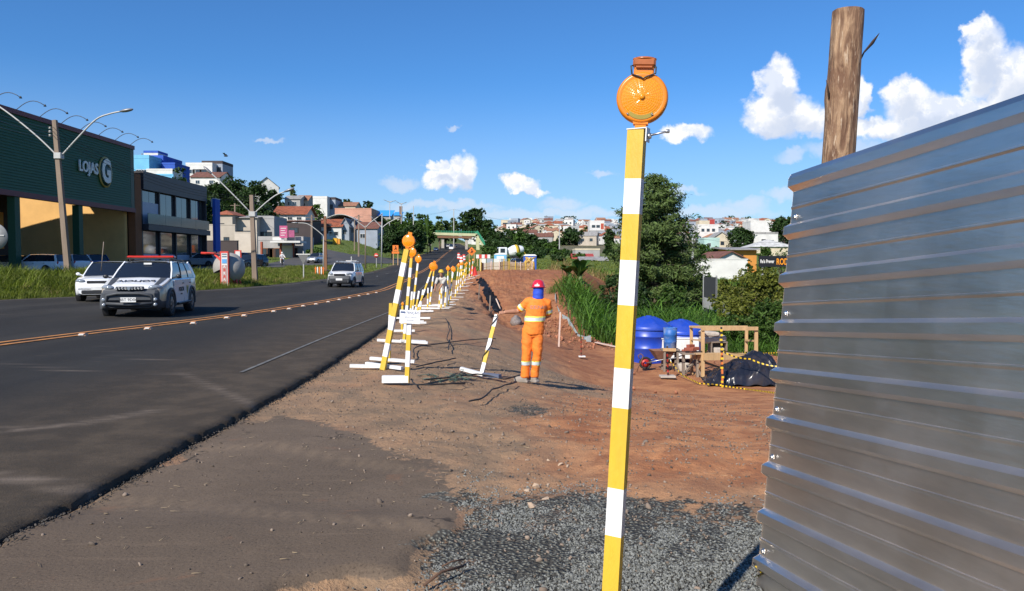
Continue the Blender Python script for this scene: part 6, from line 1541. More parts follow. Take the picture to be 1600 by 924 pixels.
def house(name, label, cat, px0, px1, ytop, d, depth, wall, roof=('flat', .5, None), rz=0.0, base=None, wins=(), group=None, tiles=False, door=None, ov=.4):
    """front face spans px0..px1 at depth d; wall top projects to ytop"""
    xc = ray((px0 + px1) / 2, 412).x * d; w = (px1 - px0) / FPX * d; zt = ap(800, ytop, d).z
    g = min(gz(xc - w / 2, d), gz(xc + w / 2, d), gz(xc, d + depth)) - .6 if base is None else base; h = zt - g
    root = thing(name, label, cat, (xc, d + depth / 2, g), rz, group)
    mb = MB()
    mb.box((0, 0, h / 2), (w, depth, h))
    k, rh, rm = roof
    if k in ('gabley',): mb.prism([(-w / 2, h), (w / 2, h), (0, h + rh)], -depth / 2 + .002, depth / 2 - .002)
    if k in ('gable',): mb.prism([(-depth / 2, h), (depth / 2, h), (0, h + rh)], -w / 2 + .002, w / 2 - .002, Matrix.Rotation(math.pi / 2, 4, 'Z'))
    if k == 'shed': mb.prism([(-depth / 2, h), (depth / 2, h), (depth / 2, h + rh)], -w / 2 + .002, w / 2 - .002, Matrix.Rotation(math.pi / 2, 4, 'Z'))
    mb.build('wall', wall, root)
    r = roof_mb(k, w, depth, h, rh, ov, tiles).build('roof', rm or wall, root)
    for q in wins:
        f, u, zz, ww, wh = q[:5]; add_window(root, w, depth, f, u, zz if zz > 0 else h + zz, ww, wh, *(q[5:]))
    if door:
        f, u, ww, wh, m, z0 = door; M = Matrix.Translation((u * (w / 2 - ww / 2), -depth / 2 - .02, z0 + wh / 2)); mb = MB(); mb.box((0, 0, 0), (ww, .06, wh), M); dd = mb.build('door', m, root); mb = MB(); mb.box((ww * .35, -.05, 0), (.08, .05, .1), M); mb.build('handle', M_STEEL, dd)
    root['_h'] = h; root['_w'] = w
    return root
# ---- green department store along the road
def make_store():
    X0 = -38.0; g = 0.4; o = V((X0, 62, g)); root = thing('store', 'long green clad store with red trim, LOJAS G lettering and yellow inner wall', 'store', o)
    def B(name, x0, x1, y0, y1, z0, z1, m, par=root): mb = MB(); mb.box(((x0 + x1) / 2 - o.x, (y0 + y1) / 2 - o.y, (z0 + z1) / 2 - g), (x1 - x0, y1 - y0, z1 - z0)); return mb.build(name, m, par)
    mg = mat('green_cladding', (.009, .072, .018), .55, var=.12, scale=1.5); mr = mat('dark_red_trim', (.12, .006, .016), .5, var=.1); my = W_('inner_yellow_render', (.68, .40, .14)); mdk = mat('dark_interior', (.03, .022, .018), .8)  # the inner wall render is one plain yellow
    y0, y1, z0, z1 = 33, 77.6, 7.25, 13.1
    mb = MB(); n = 26
    for i in range(n):
        a = z0 + (z1 - z0) * i / n; b = z0 + (z1 - z0) * (i + .86) / n; mb.prism([(0, a - g), (.0, b + .03 - g), (-.3, b + .03 - g), (-.3, a - g)], y0 - o.y, y1 - o.y - .7) ; mb.prism([(.05, a - g), (.0, b - g), (-.02, b - g), (-.02, a - g)], y0 - o.y, y1 - o.y - .72)
    mb.build('cladding', mg, root)
    B('corner_panel', X0 - .35, X0 + .03, y1 - .7, y1, z0, z1, mat('shaded_green_panel', (.005, .04, .022), .5))  # corner return: its shade is put into the colour as a darker green
    B('trim', X0 - .4, X0 + .12, y0, y1 + .06, z1, z1 + .38, mr); B('trim', X0 - .4, X0 + .10, y0, y1 + .06, z0 - .42, z0, mr)
    B('roof', -46, X0 - .42, 34, 77, z1 - .35, z1 - .05, M_ROOF['grey'])  # unseen roof slab, lengthened so that it shades the yard and parked cars
    for yy in (59.3, 68.0): B('pillar', X0 - .62, X0 - .04, yy - .32, yy + .32, g - 1, z0 - .43, mat('green_pillar', (.008, .06, .026), .6))
    B('pillar', X0 - .7, X0 + .02, 77.7, 79.0, g - 1, 10.8, W_('orange_brown_render', (.24, .09, .035)))
    B('inner_wall', -50.5, X0 - .72, 77.0, 77.5, g - 1, 12.6, my); B('inner_wall', -40.5, -40.2, 77.6, 92, g - 1, 10, my)
    # dark hall block to the left; slanted top shaped to shade the inner wall
    mb = MB(); mb.prism([(-62 - o.x, -1), (-44.9 - o.x, -1), (-44.9 - o.x, 12.5), (-48 - o.x, 12.5), (-52.3 - o.x, 11.4), (-62 - o.x, 8.6)], 46 - o.y, 70 - o.y); mb.build('hall', mdk, root)
    mb = MB(); mb.box((-44.88 - o.x, 67.2 - o.y, 4.2), (.06, 1.5, 3.2)); mb.build('shutter', M_WALL['orange'], root)
    # letters
    ml = mat('white_letters', (.74, .74, .70), .5); mgold = mat('gold_ring', (.5, .36, .10), .4); mdg = mat('emblem_green', (.006, .04, .022), .5)
    def M_at(y, z, off): return Matrix.Translation((off, y - o.y, z - g)) @ Matrix.Rotation(math.pi / 2, 4, 'Z') @ Matrix.Rotation(math.pi / 2, 4, 'X')
    sg_ = text_obj('lettering', 'LOJAS', 1.35, ml, root, M_at(69.1, 10.25, .14), .05, .03, sx=.86)
    mb = MB(); mb.lathe([(1.0, 0), (1.0, .10), (.001, .10)], 40, M_at(72.0, 10.2, .06) @ Matrix.Diagonal((1.12, 1.42, 1, 1))); e = mb.build('emblem', mgold, root)
    mb = MB(); mb.lathe([(.90, .1), (.90, .12), (.001, .12)], 40, M_at(72.0, 10.2, .06) @ Matrix.Diagonal((1.12, 1.42, 1, 1))); mb.build('emblem_field', mdg, e)
    text_obj('emblem_letter', 'G', 2.9, ml, e, M_at(72.0, 10.2, .22), .03, .12, sx=.74)
    for yy in np.linspace(56.5, 77.0, 8):
        mb = MB(); pts = []
        for i in range(9): u = i / 8; pts.append((-.1 + 2.3 * u, yy - o.y, z1 + .3 - g + .75 * math.sin(u * 2.6) ))
        mb.tube(pts, .03, 5); la = mb.build('lamp_arm', M_CLAD, root)
        mb = MB(); mb.lathe([(.04, .1), (.11, -.06), (.001, -.05)], 8, Matrix.Translation(pts[-1])); mb.build('lamp_head', M_CLAD, la)
make_store()
def make_glassbuilding():
    X0 = -38.0; y0, y1 = 79.3, 95.4; g = .3; o = V((X0, 87, g)); root = thing('showroom', 'dark two storey showroom with large glass panes beside the green store', 'building', o)
    def B(name, x0, x1, ya, yb, z0, z1, m, par=root): mb = MB(); mb.box(((x0 + x1) / 2 - o.x, (ya + yb) / 2 - o.y, (z0 + z1) / 2 - g), (x1 - x0, yb - ya, z1 - z0)); return mb.build(name, m, par)
    md = mat('charcoal_panel', (.028, .026, .034), .5, var=.1); mgl = mat('showroom_glass', (.05, .055, .06), .04, spec=1.0, var=.3, scale=.5); mtl = mat('teal_balustrade_glass', (.03, .12, .12), .12, spec=.35); mbl = mat('pale_blue_band', (.34, .38, .48), .5)
    B('wall', -52, X0 - .45, y0, y1, -1, 11.0, md)
    B('cornice', -52.2, X0 + .15, y0, y1 + .3, 9.35, 11.2, md); B('floor_slab', X0 - .44, X0 + .6, y0, y1 + .1, 5.15, 5.75, md)
    ys = np.linspace(y0 + .1, y1, 5)
    for i in range(4):
        a, b = ys[i] + .12, ys[i + 1] - .12; B('mullion', X0 - .44, X0 - .1, ys[i] - .12, ys[i] + .12, 1.0, 9.34, md)
        m_ = (a + b) / 2
        for (c, e) in ((a, m_ - .03), (m_ + .03, b)): B('pane', X0 - .42, X0 - .34, c, e, 5.8, 9.3, mgl)
        B('pane', X0 - .42, X0 - .34, a, b, 2.75, 5.1, mgl); B('band', X0 - .43, X0 - .28, a, b, 2.1, 2.7, mbl); B('pane', X0 - .42, X0 - .34, a, b, .3, 2.05, mgl)
        B('balustrade', X0 + .45, X0 + .50, a - .1, b + .1, 5.8, 6.9, mtl)
    B('wall_panel', X0 - .43, X0 - .2, y0 + .2, y0 + 4.2, 5.8, 8.1, mbl); B('wall_panel', X0 - .43, X0 - .2, y0 + .3, y0 + 2.9, .3, 2.08, mbl)
    B('end_post', X0 - .44, X0 + .1, y1, y1 + .25, .2, 9.34, md)
    o2 = V((X0 + .6, 97.5, g)); r2 = thing('pylon_sign', 'tall deep blue advertising slab with white top edge by the showroom', 'sign', o2)
    mb = MB(); mb.box((0, 0, 6.2), (.35, 1.6, 6.6)); mb.build('panel', M_WALL['dblue'], r2); mb = MB(); mb.box((-.32, 0, 9.0), (.2, 1.2, 1.0)); mb.box((0, 0, 9.56), (.4, 1.65, .12)); mb.build('header', M_WALL['white'], r2); mb = MB(); mb.box((0, 0, 1.4), (.2, .3, 3.2)); mb.build('pole', M_STEEL, r2)
make_glassbuilding()
# ---- the hillside behind
house('apartment_block', 'light blue apartment block with deep blue tank room rising behind the showroom', 'building', 212, 236, 248, 170, 12, M_WALL['blue'], ('flat', .8, M_WALL['blue']), wins=[('f', -.5, -3, 1.2, 1.2), ('f', .5, -3, 1.2, 1.2)])
house('apartment_block', 'deep blue stepped block right of the light blue one behind the showroom', 'building', 235, 258, 247, 176, 10, M_WALL['dblue'], ('flat', .6, M_WALL['dblue']))
house('apartment_block', 'low deep blue wing with white striped front behind the showroom roof', 'building', 256, 276, 257, 174, 8, M_WALL['dblue'], ('flat', .4, M_WALL['dblue']))
house('white_block', 'white and pale blue striped wall below the deep blue block', 'building', 232, 272, 266, 165, 5, M_WALL['white'], ('flat', .3, None), wins=[('f', .1, -1.5, 6, 1.4, M_WALL['blue'], M_WALL['blue'])])
house('tank_room', 'white roof tank room on top of the light blue block', 'building', 228, 250, 239, 178, 5, M_WALL['white'], ('flat', .5, M_WALL['dblue']))
house('apartment_block', 'white hilltop apartment block with dark balconies and roof frames', 'building', 293, 334, 258, 262, 12, M_WALL['white'], ('flat', .8, M_WALL['white']), wins=[('f', -.7, -2.2, 2.2, 1.5), ('f', -.2, -2.2, 3.0, 1.5, M_FRAMED), ('f', .45, -2.2, 2.6, 1.5, M_FRAMED)])
house('apartment_block', 'dark stepped upper storey beside the white hilltop block', 'building', 318, 350, 256, 266, 10, M_WALL['bluegrey'], ('flat', 1.0, M_WALL['dark']), wins=[('f', 0, -2, 3.0, 1.6, M_FRAMED), ('f', .8, -2, 1.6, 1.6, M_FRAMED)])
house('hill_house', 'white house with brown tiled roof below the hilltop apartment block', 'house', 300, 345, 277, 250, 12, M_WALL['white'], ('gable', 2.2, M_ROOF['brown']), wins=[('f', -.6, -1.6, 1.4, 1.2), ('f', .5, -1.6, 1.4, 1.2)])
house('hill_house', 'white house with blue grey slanting roof above the big trees', 'house', 392, 428, 292, 262, 10, M_WALL['white'], ('gabley', 3.2, M_ROOF['dark']), rz=rad(20))
house('hill_house', 'grey house with windows and grey roof left of the small conifer', 'house', 446, 470, 311, 270, 9, M_WALL['grey'], ('gable', 1.4, M_ROOF['grey']), wins=[('f', -.5, -1.6, 1.4, 1.3), ('f', .4, -1.6, 1.4, 1.3)])
house('hill_house', 'grey house with faded orange roof right of the small conifer', 'house', 464, 482, 313, 275, 9, M_WALL['beige'], ('gable', 2.0, M_ROOF['orange']), wins=[('f', .4, -1.6, 1.3, 1.2)])
house('long_house', 'long white house with wide red tiled roof above the dark workshop', 'house', 430, 478, 334, 190, 9, M_WALL['white'], ('gable', 2.0, M_ROOF['red']), wins=[('f', -.7, -1.2, 1.2, .8), ('f', 0, -1.2, 1.2, .8), ('f', .7, -1.2, 1.2, .8)], tiles=True, ov=.6)
house('workshop', 'dark brown workshop block under the long red roofed house', 'building', 448, 487, 346, 172, 9, M_WALL['dark'], ('shed', .6, M_ROOF['brown']), wins=[('f', -.6, -2, 2.0, 1.2, M_FRAMED)])
house('concrete_house', 'unpainted beige concrete house with a small red roof on its left wing', 'house', 337, 364, 336, 138, 8, M_WALL['beige'], ('hip', .9, M_ROOF['red']), wins=[('f', -.4, -2, 1.0, 1.0, M_FRAMED)], tiles=False)
house('concrete_house', 'unpainted grey block with dark windows beside the second lamp post', 'house', 362, 402, 341, 140, 8, M_WALL['beige'], ('shed', .8, M_ROOF['grey']), wins=[('f', -.55, -3, 1.5, 1.4, M_FRAMED), ('f', .05, -3, 1.3, 1.4, M_FRAMED), ('f', .7, -3, 1.2, 1.4, M_FRAMED)])
house('retaining_wall', 'pale concrete retaining wall in front of the unpainted houses', 'wall', 322, 368, 352, 126, .5, M_WALL['beige'], ('flat', .15, None), wins=[('f', .5, -2.6, .9, 1.3, M_FRAMED)])
house('retaining_wall', 'tall pale concrete wall right behind the second lamp post', 'wall', 367, 402, 364, 122, .5, W_('pale_concrete', (.55, .48, .40)), ('flat', .15, None))
house('shaded_wall', 'low wall coloured dark as if shaded in front of the pale concrete walls', 'wall', 322, 371, 377, 117, .6, M_WALL['dark'], ('flat', .1, None))  # wall in shade: the shade is put into its dark colour
house('grey_house', 'grey rendered house with dark openings right of the second lamp post', 'house', 405, 429, 342, 142, 8, M_WALL['grey'], ('flat', .5, M_WALL['grey']), wins=[('f', -.3, -3.2, 2.2, 1.6, M_FRAMED)])
house('roadside_shop', 'roadside shop with red columns and grey canopy by the side road', 'shop', 402, 474, 376, 132, 7, M_WALL['grey'], ('flat', .7, M_WALL['grey']), wins=[('f', -.78, -2.4, 2.2, 2.2, M_WALL['brown']), ('f', -.3, -2.4, 2.0, 2.2, M_WALL['brown']), ('f', .72, -2.4, 1.1, 2.2, M_WALL['brown'])])
def make_shop_bits():
    d = 131.4; k = d / FPX
    def slab(name, px0, px1, y0, y1, m, label, cat, dd=d, th=.2):
        a, b = ap(px0, y1, dd), ap(px1, y0, dd); mb = MB(); mb.box((0, 0, 0), (b.x - a.x, th, b.z - a.z)); o = mb.build(name, m); o.location = (a + b) / 2; return tag(o, label, cat)
    slab('shop_sign', 426, 444, 371, 376, M_WALL['white'], 'blank white sign board over the roadside shop', 'sign', d - .4)
    slab('fuel_price_board', 441, 457, 384, 403, W_('cream_board', (.62, .52, .42)), 'cream panel wall between red columns at the roadside shop', 'panel', d - 1.2)
    for (x, lb) in ((439, 'red brown column left of the cream panel at the roadside shop'), (458, 'red brown column right of the cream panel at the roadside shop'), (409, 'red brown column at the left end of the roadside shop')): slab('column', x - 1.2, x + 1.2, 378, 404, W_('red_column', (.35, .09, .05)), lb, 'column', d - .9, .5)
    slab('canopy', 428, 474, 377, 380, M_WALL['white'], 'thin pale canopy edge over the roadside shop entrance', 'canopy', d - 2.2, 4)
    o = slab('banner', 437, 449, 353, 372, mat('pink_banner', (.42, .07, .17), .6, var=.2, scale=3), 'pink advertising banner above the roadside shop', 'banner', d - .8, .1)
    slab('banner', 451, 460, 360, 371, mat('pink_banner_dark', (.30, .06, .14), .6, var=.3, scale=3), 'smaller dark pink banner beside the large pink banner', 'banner', d - .7, .1)
    for i in range(4):
        mb = MB(); a = ap(438.5, 357 + i * 3.6, d - .87); b = ap(447 - (i % 2) * 2, 357 + i * 3.6, d - .87); mb.beam(a - o.location, b - o.location, .02, .10); mb.build('print_line', M_WALL['white'], o)
make_shop_bits()
house('red_roof_house', 'white bungalow with bright orange red tiled roof and dark door', 'house', 499, 534, 354, 200, 9, M_WALL['white'], ('gable', 2.0, M_ROOF['red']), wins=[('f', .55, -1.9, 2.6, 1.3), ('f', -.8, -1.6, 1.3, 1.1)], tiles=True, door=('f', -.18, 1.5, 2.6, M_WALL['dark'], 2.2))
house('grey_house', 'blue grey gabled house adjoining the bungalow with orange red roof', 'house', 533, 546, 352, 201, 9, M_WALL['bluegrey'], ('gabley', 1.8, M_ROOF['grey']), wins=[('f', -.2, -1.8, .9, 1.2)])
house('grey_house', 'small dark gabled house with covered porch left of the pole', 'house', 546, 556, 352, 204, 8, M_WALL['bluegrey'], ('gabley', 1.5, M_ROOF['dark']), wins=[('f', .2, -1.6, .9, 1.0)])
house('grey_house', 'blue grey house with brown roof right end of the row', 'house', 558, 590, 357, 202, 10, M_WALL['bluegrey'], ('gable', 1.8, M_ROOF['brown']), wins=[('f', -.6, -2, 1.4, 1.2)])
house('hall', 'white hall with arched pale roof behind the orange roofed bungalow', 'building', 508, 556, 344, 232, 14, M_WALL['white'], ('arch', 1.8, M_ROOF['white']))
house('apartment_block', 'white multi storey block with dark upper floor on the ridge', 'building', 490, 512, 310, 262, 10, M_WALL['white'], ('flat', .7, M_WALL['white']), wins=[('r', 0, -2.5, 2, 1.4)])
house('apartment_block', 'dark upper floor and grey flank of the white ridge block', 'building', 505, 525, 312, 266, 10, M_WALL['bluegrey'], ('flat', .8, M_WALL['dark']), wins=[('f', .1, -2.5, 2.4, 1.6, M_FRAMED)])
house('brick_building', 'large blank pink brick building on the ridge', 'building', 524, 581, 327, 240, 16, M_WALL['pink'], ('flat', .3, M_WALL['pink']))
house('hill_house', 'cream house with orange roof peeking over the pink brick building', 'house', 526, 556, 322, 270, 10, M_WALL['cream'], ('gable', 1.6, M_ROOF['orange']))
house('canopy_hall', 'bright blue canopy roof right of the pink brick building', 'canopy', 585, 611, 338, 250, 6, M_WALL['grey'], ('shed', 2.2, mat('bright_blue_sheet', (.05, .32, .78), .5)))
house('canopy_hall', 'smaller bright blue canopy roof near the twin lamp masts', 'canopy', 616, 626, 337, 262, 5, M_WALL['grey'], ('shed', 1.4, mat('bright_blue_sheet', (.05, .32, .78), .5)))
house('chimney_tower', 'slim brown chimney tower by the lamp masts', 'tower', 624.5, 628.5, 324, 262, 1.0, M_WALL['brown'], ('flat', .3, M_WALL['brown']))
def make_bins():
    for (px, lb) in ((524, 'yellow skip on the grass before the orange roofed bungalow'), (530, 'smaller orange skip beside the yellow skip')):
        d = 180; a = ap(px, 379, d); w = (6 if px == 524 else 3.6) * d / FPX; root = thing('skip', lb, 'skip', (a.x, d, gz(a.x, d))); h = a.z - gz(a.x, d) + .4
        mb = MB(); mb.box((0, 0, max(h, 1.2) / 2), (w, 1.0, max(h, 1.2)), None, taper=1.12); mb.build('bin', mat('yellow_skip', (.75, .38, .02), .6) if px == 524 else mat('orange_skip', (.62, .25, .03), .6), root); mb = MB(); mb.box((0, 0, max(h, 1.2) + .06), (w * 1.18, 1.2, .1)); mb.build('rim', M_YEL, root)
make_bins()
# ---- footbridge far down the road
def make_bridge():
    d = 330; root = thing('footbridge', 'pedestrian footbridge with green railings crossing the road in the distance', 'footbridge', (ap(705, 380, d).x, d, 0)); o = root.location.copy()
    P = lambda px, py, dd=0: ap(px, py, d + dd) - o
    def beam(n, a, b, w, h, m): mb = MB(); mb.beam(a, b, w, h); return mb.build(n, m, root)
    mg = mat('green_railing_paint', (.02, .22, .12), .6); my = W_('pale_yellow_concrete', (.50, .50, .30))
    beam('deck', P(655, 365), P(746, 367.5), 3, 1.1, my)
    beam('girder', P(684, 370.5), P(737, 371.5), 2.6, .9, M_WALL['brown']); beam('rail', P(655, 360.5), P(746, 362.5), .2, .2, mg); beam('rail', P(655, 362.5), P(746, 364.5), .15, .15, mg)
    for i in range(24): x = 655 + i * 3.9; beam('baluster', P(x, 365.5), P(x, 360.5), .14, .14, mg)
    for x, yb in ((692, 388), (729, 390), (672, 384)): beam('pier', P(x, yb), P(x, 368), 1.1, 1.1, W_('pier_concrete', (.42, .38, .33)))
    beam('stair', P(744, 367), P(760, 392), 3, .8, my); beam('stair_rail', P(744, 362), P(761, 388), .6, 1.6, mg); beam('stair_pier', P(747, 393), P(746, 368), 1.4, 1.4, my)
make_bridge()

# ---------------------------------------------------------------- lamps, poles, wires, signs
M_POLE = mat('weathered_pole', (.215, .16, .12), .85, var=.2, scale=3, stretch=(1, 1, .2)); M_GPOLE = mat('galvanised_pole', (.40, .40, .39), .6, .3); M_LHEAD = mat('lamp_head_grey', (.25, .25, .26), .4, .3)
def px_arm(b, px, py): return ap(px, py, b.y) - b
def lamp_post(label, base, top, arms, w=.22, d=None, mp=None, joint=None, square=True, group='street lamps along the left verge', head=.7):
    b = gp(*base) if d is None else V((ray(base[0], 412).x * d, d, 0));
    if d is not None: b.z = gz(b.x, d)
    root = thing('street_lamp', label, 'street lamp', b, 0, group); t = ap(top[0], top[1], b.y) - b
    mb = MB()
    if square: mb.beam((0, 0, -.3), t, w * 1.25, w * 1.1, t=.72)
    else: mb.tube([(0, 0, -.3), t], [w * .5, w * .32], 10)
    mb.build('pole', mp or M_POLE, root)
    for pts in arms:
        q = [px_arm(b, *p) for p in pts]; dense = []
        for i in range(len(q) - 1):
            p0, p1, p2, p3 = q[max(i - 1, 0)], q[i], q[i + 1], q[min(i + 2, len(q) - 1)]
            for k in range(6): u = k / 6; dense.append(.5 * ((2 * p1) + (p2 - p0) * u + (2 * p0 - 5 * p1 + 4 * p2 - p3) * u * u + (3 * p1 - p0 - 3 * p2 + p3) * u ** 3))
        dense.append(q[-1]); mb = MB(); mb.tube(dense, max(.045, .0006 * b.y), 8); a = mb.build('arm', M_GPOLE, root)
        e = (dense[-1] - dense[-3]).normalized(); c = dense[-1]; mb = MB(); M = frame(c + e * head * .5, e, V((0, 1, 0))); mb.ell((0, 0, 0), (head * .55, .15, .09), 12, 8, M); mb.build('lamp_head', M_LHEAD, a)
    if joint:
        j = px_arm(b, *joint); mb = MB(); mb.box(tuple(j), (w * 1.7, w * 1.5, .35), None, b=.03); mb.build('collar', M_GPOLE, root)
    return b, root
L1, L1o = lamp_post('nearest leaning lamp post with two curved arms before the green store', (107, 440), (85.5, 188), [[(93, 247), (60, 215), (20, 182), (-14, 158)], [(93, 247), (122, 215), (150, 187), (172, 178), (188, 174.5)]], .24, d=42.5, joint=(92, 244))
mb = MB()
for i, (dz) in enumerate((200, 206, 212)): p = px_arm(L1, 83, dz); mb.lathe([(.05, -.06), (.09, -.03), (.05, 0), (.09, .03), (.05, .06)], 8, Matrix.Translation(p + V((-.16, 0, 0))))
mb.build('insulator_rack', M_GPOLE, L1o)
L2, L2o = lamp_post('second lamp post with two long arms behind the red and white totem', (399, 443), (393, 305), [[(395, 336), (372, 312), (345, 285), (331, 272)], [(395, 336), (412, 320), (430, 306), (444, 300)]], .26, joint=(395, 335))
lamp_post('slim white single armed lamp post at the side road corner', (505, 422), (505.5, 369), [[(505.5, 369), (494, 359), (480, 350), (466, 348.6)]], .16, d=82, square=False, mp=M_GPOLE)
lamp_post('lamp post with thin Y shaped arms left of the tall white lamp post', (571, 413), (571, 352), [[(571, 356), (563, 350), (558, 346)], [(571, 356), (580, 347), (591, 339)]], .22, d=112, square=False)
lamp_post('tall white lamp post with Y shaped arms on the grass island', (596, 409), (597, 333), [[(597, 356), (590, 349), (584, 343)], [(597, 356), (606, 349), (615, 344), (621, 341.5)]], .24, d=122, square=False, mp=M_GPOLE)
lamp_post('twin headed lamp mast on the ridge left of the chimney', (609, 372), (609, 316), [[(609, 316), (613, 315)], [(609, 316), (605, 314.5)]], .3, d=240, square=False, mp=M_GPOLE, head=1.2)
lamp_post('twin headed lamp mast on the ridge in front of the chimney', (627, 372), (627, 319), [[(627, 319), (630, 318)], [(627, 319), (624, 317.5)]], .3, d=245, square=False, mp=M_GPOLE, head=1.2)
lamp_post('far lamp post above the round trees by the road', (646, 388), (646, 322), [[(646, 352), (640, 356)]], .26, d=200, square=False, mp=M_GPOLE)
def pole(label, px, ytop, d, w=.24, m=None, cross=False, dx=0):
    x = ray(px, 412).x * d; b = V((x, d, gz(x, d))); root = thing('utility_pole', label, 'utility pole', b, 0, 'utility poles'); t = ap(px + dx, ytop, d) - b
    mb = MB(); mb.beam((0, 0, -.3), t, w * 1.2, w, t=.75); mb.build('pole', m or M_POLE, root)
    if cross: mb = MB(); mb.beam(t + V((-.9, 0, -.4)), t + V((.9, 0, -.4)), .1, .1); mb.build('crossarm', M_POLE, root)
    return t + b
pts = []
P1 = pole('dark wooden pole just right of the slim white lamp post', 509, 338, 84, .26, M_WALL['brown'], dx=-1)
P2 = pole('grey pole behind the silver waiting car', 487, 336, 118, .26, None, True)
P3 = pole('grey pole before the row of grey houses', 560.5, 336, 150, .26, None, True)
P4 = pole('thin pole behind the unpainted concrete house', 367, 318, 150, .26, None, True)
P5 = pole('pole between the grey houses and the bungalow', 554, 344, 170, .22)
P6 = pole('far tall mast rising over the dark trees by the footbridge', 709, 327, 360, .4, M_GPOLE)
P7 = pole('white pole on the green slope left of the large pine', 1009 - 135, 350, 260, .3, M_GPOLE)
P8 = pole('concrete pole right of the large pine', 1082, 372, 150, .34, M_GPOLE)
P9 = pole('thin pole on the roof terrace behind the light blue block', 222, 240, 182, .2)
def wire(a, b, sag, label, r=.012):
    a, b = V(a), V(b); pts = [a.lerp(b, u) - V((0, 0, sag * 4 * u * (1 - u))) for u in np.linspace(0, 1, 18)]
    mb = MB(); mb.tube(pts, r, 4, cap=False); tag(mb.build('power_line', M_BLACK, fix=False), label, 'wire', 'overhead wires')
for i, z in enumerate((199, 206, 212)):
    wire(ap(84, z, L1.y), ap(393, 308 + i * 3, L2.y), .9, 'overhead wire from the nearest lamp post to the second lamp post')
    wire(ap(84, z, L1.y), ap(-160, 90 + i * 16, 24), .5, 'overhead wire running out of the frame from the nearest lamp post')
    wire(ap(393, 308 + i * 3, L2.y), P1 + V((0, 0, -.3 * i)), .6, 'overhead wire from the second lamp post to the dark wooden pole')
for (a, b) in ((P1, P3), (P2, P3), (P4, P2), (P3, P6), (P5, P6)): wire(a, b, 1.2, 'overhead wire between the side road poles', .02)
wire(P6, ap(905, 353, 330), 2, 'overhead wire from the far mast across the valley trees', .05); wire(P8, ap(1280, 372, 160), 1.0, 'overhead wire running right from the pole by the pine', .025)
# far-left round board
def make_round():
    d = 36; x = ray(-9, 412).x * d; b = V((x, d, gz(x, d))); root = thing('round_sign', 'back of a large grey round sign cut by the photo edge', 'sign', b); c = ap(-9, 370, d) - b; r = 21 * d / FPX
    mb = MB(); mb.lathe([(r, -.02), (r, .02), (.001, .03)], 36, Matrix.Translation(c) @ Matrix.Rotation(math.pi / 2, 4, 'X')); mb.lathe([(r, -.02), (.001, -.02)], 36, Matrix.Translation(c) @ Matrix.Rotation(math.pi / 2, 4, 'X')); mb.build('disc', mat('sign_back_grey', (.26, .26, .25), .5, var=.15), root)
    mb = MB(); mb.beam((0, .05, -.2), c + V((0, .06, 0)), .09, .09); mb.build('post', M_GPOLE, root); mb = MB(); mb.beam(c + V((-r * .8, -.045, .05)), c + V((r * .8, -.045, .05)), .04, .06); mb.build('brace', M_GPOLE, root)
make_round()
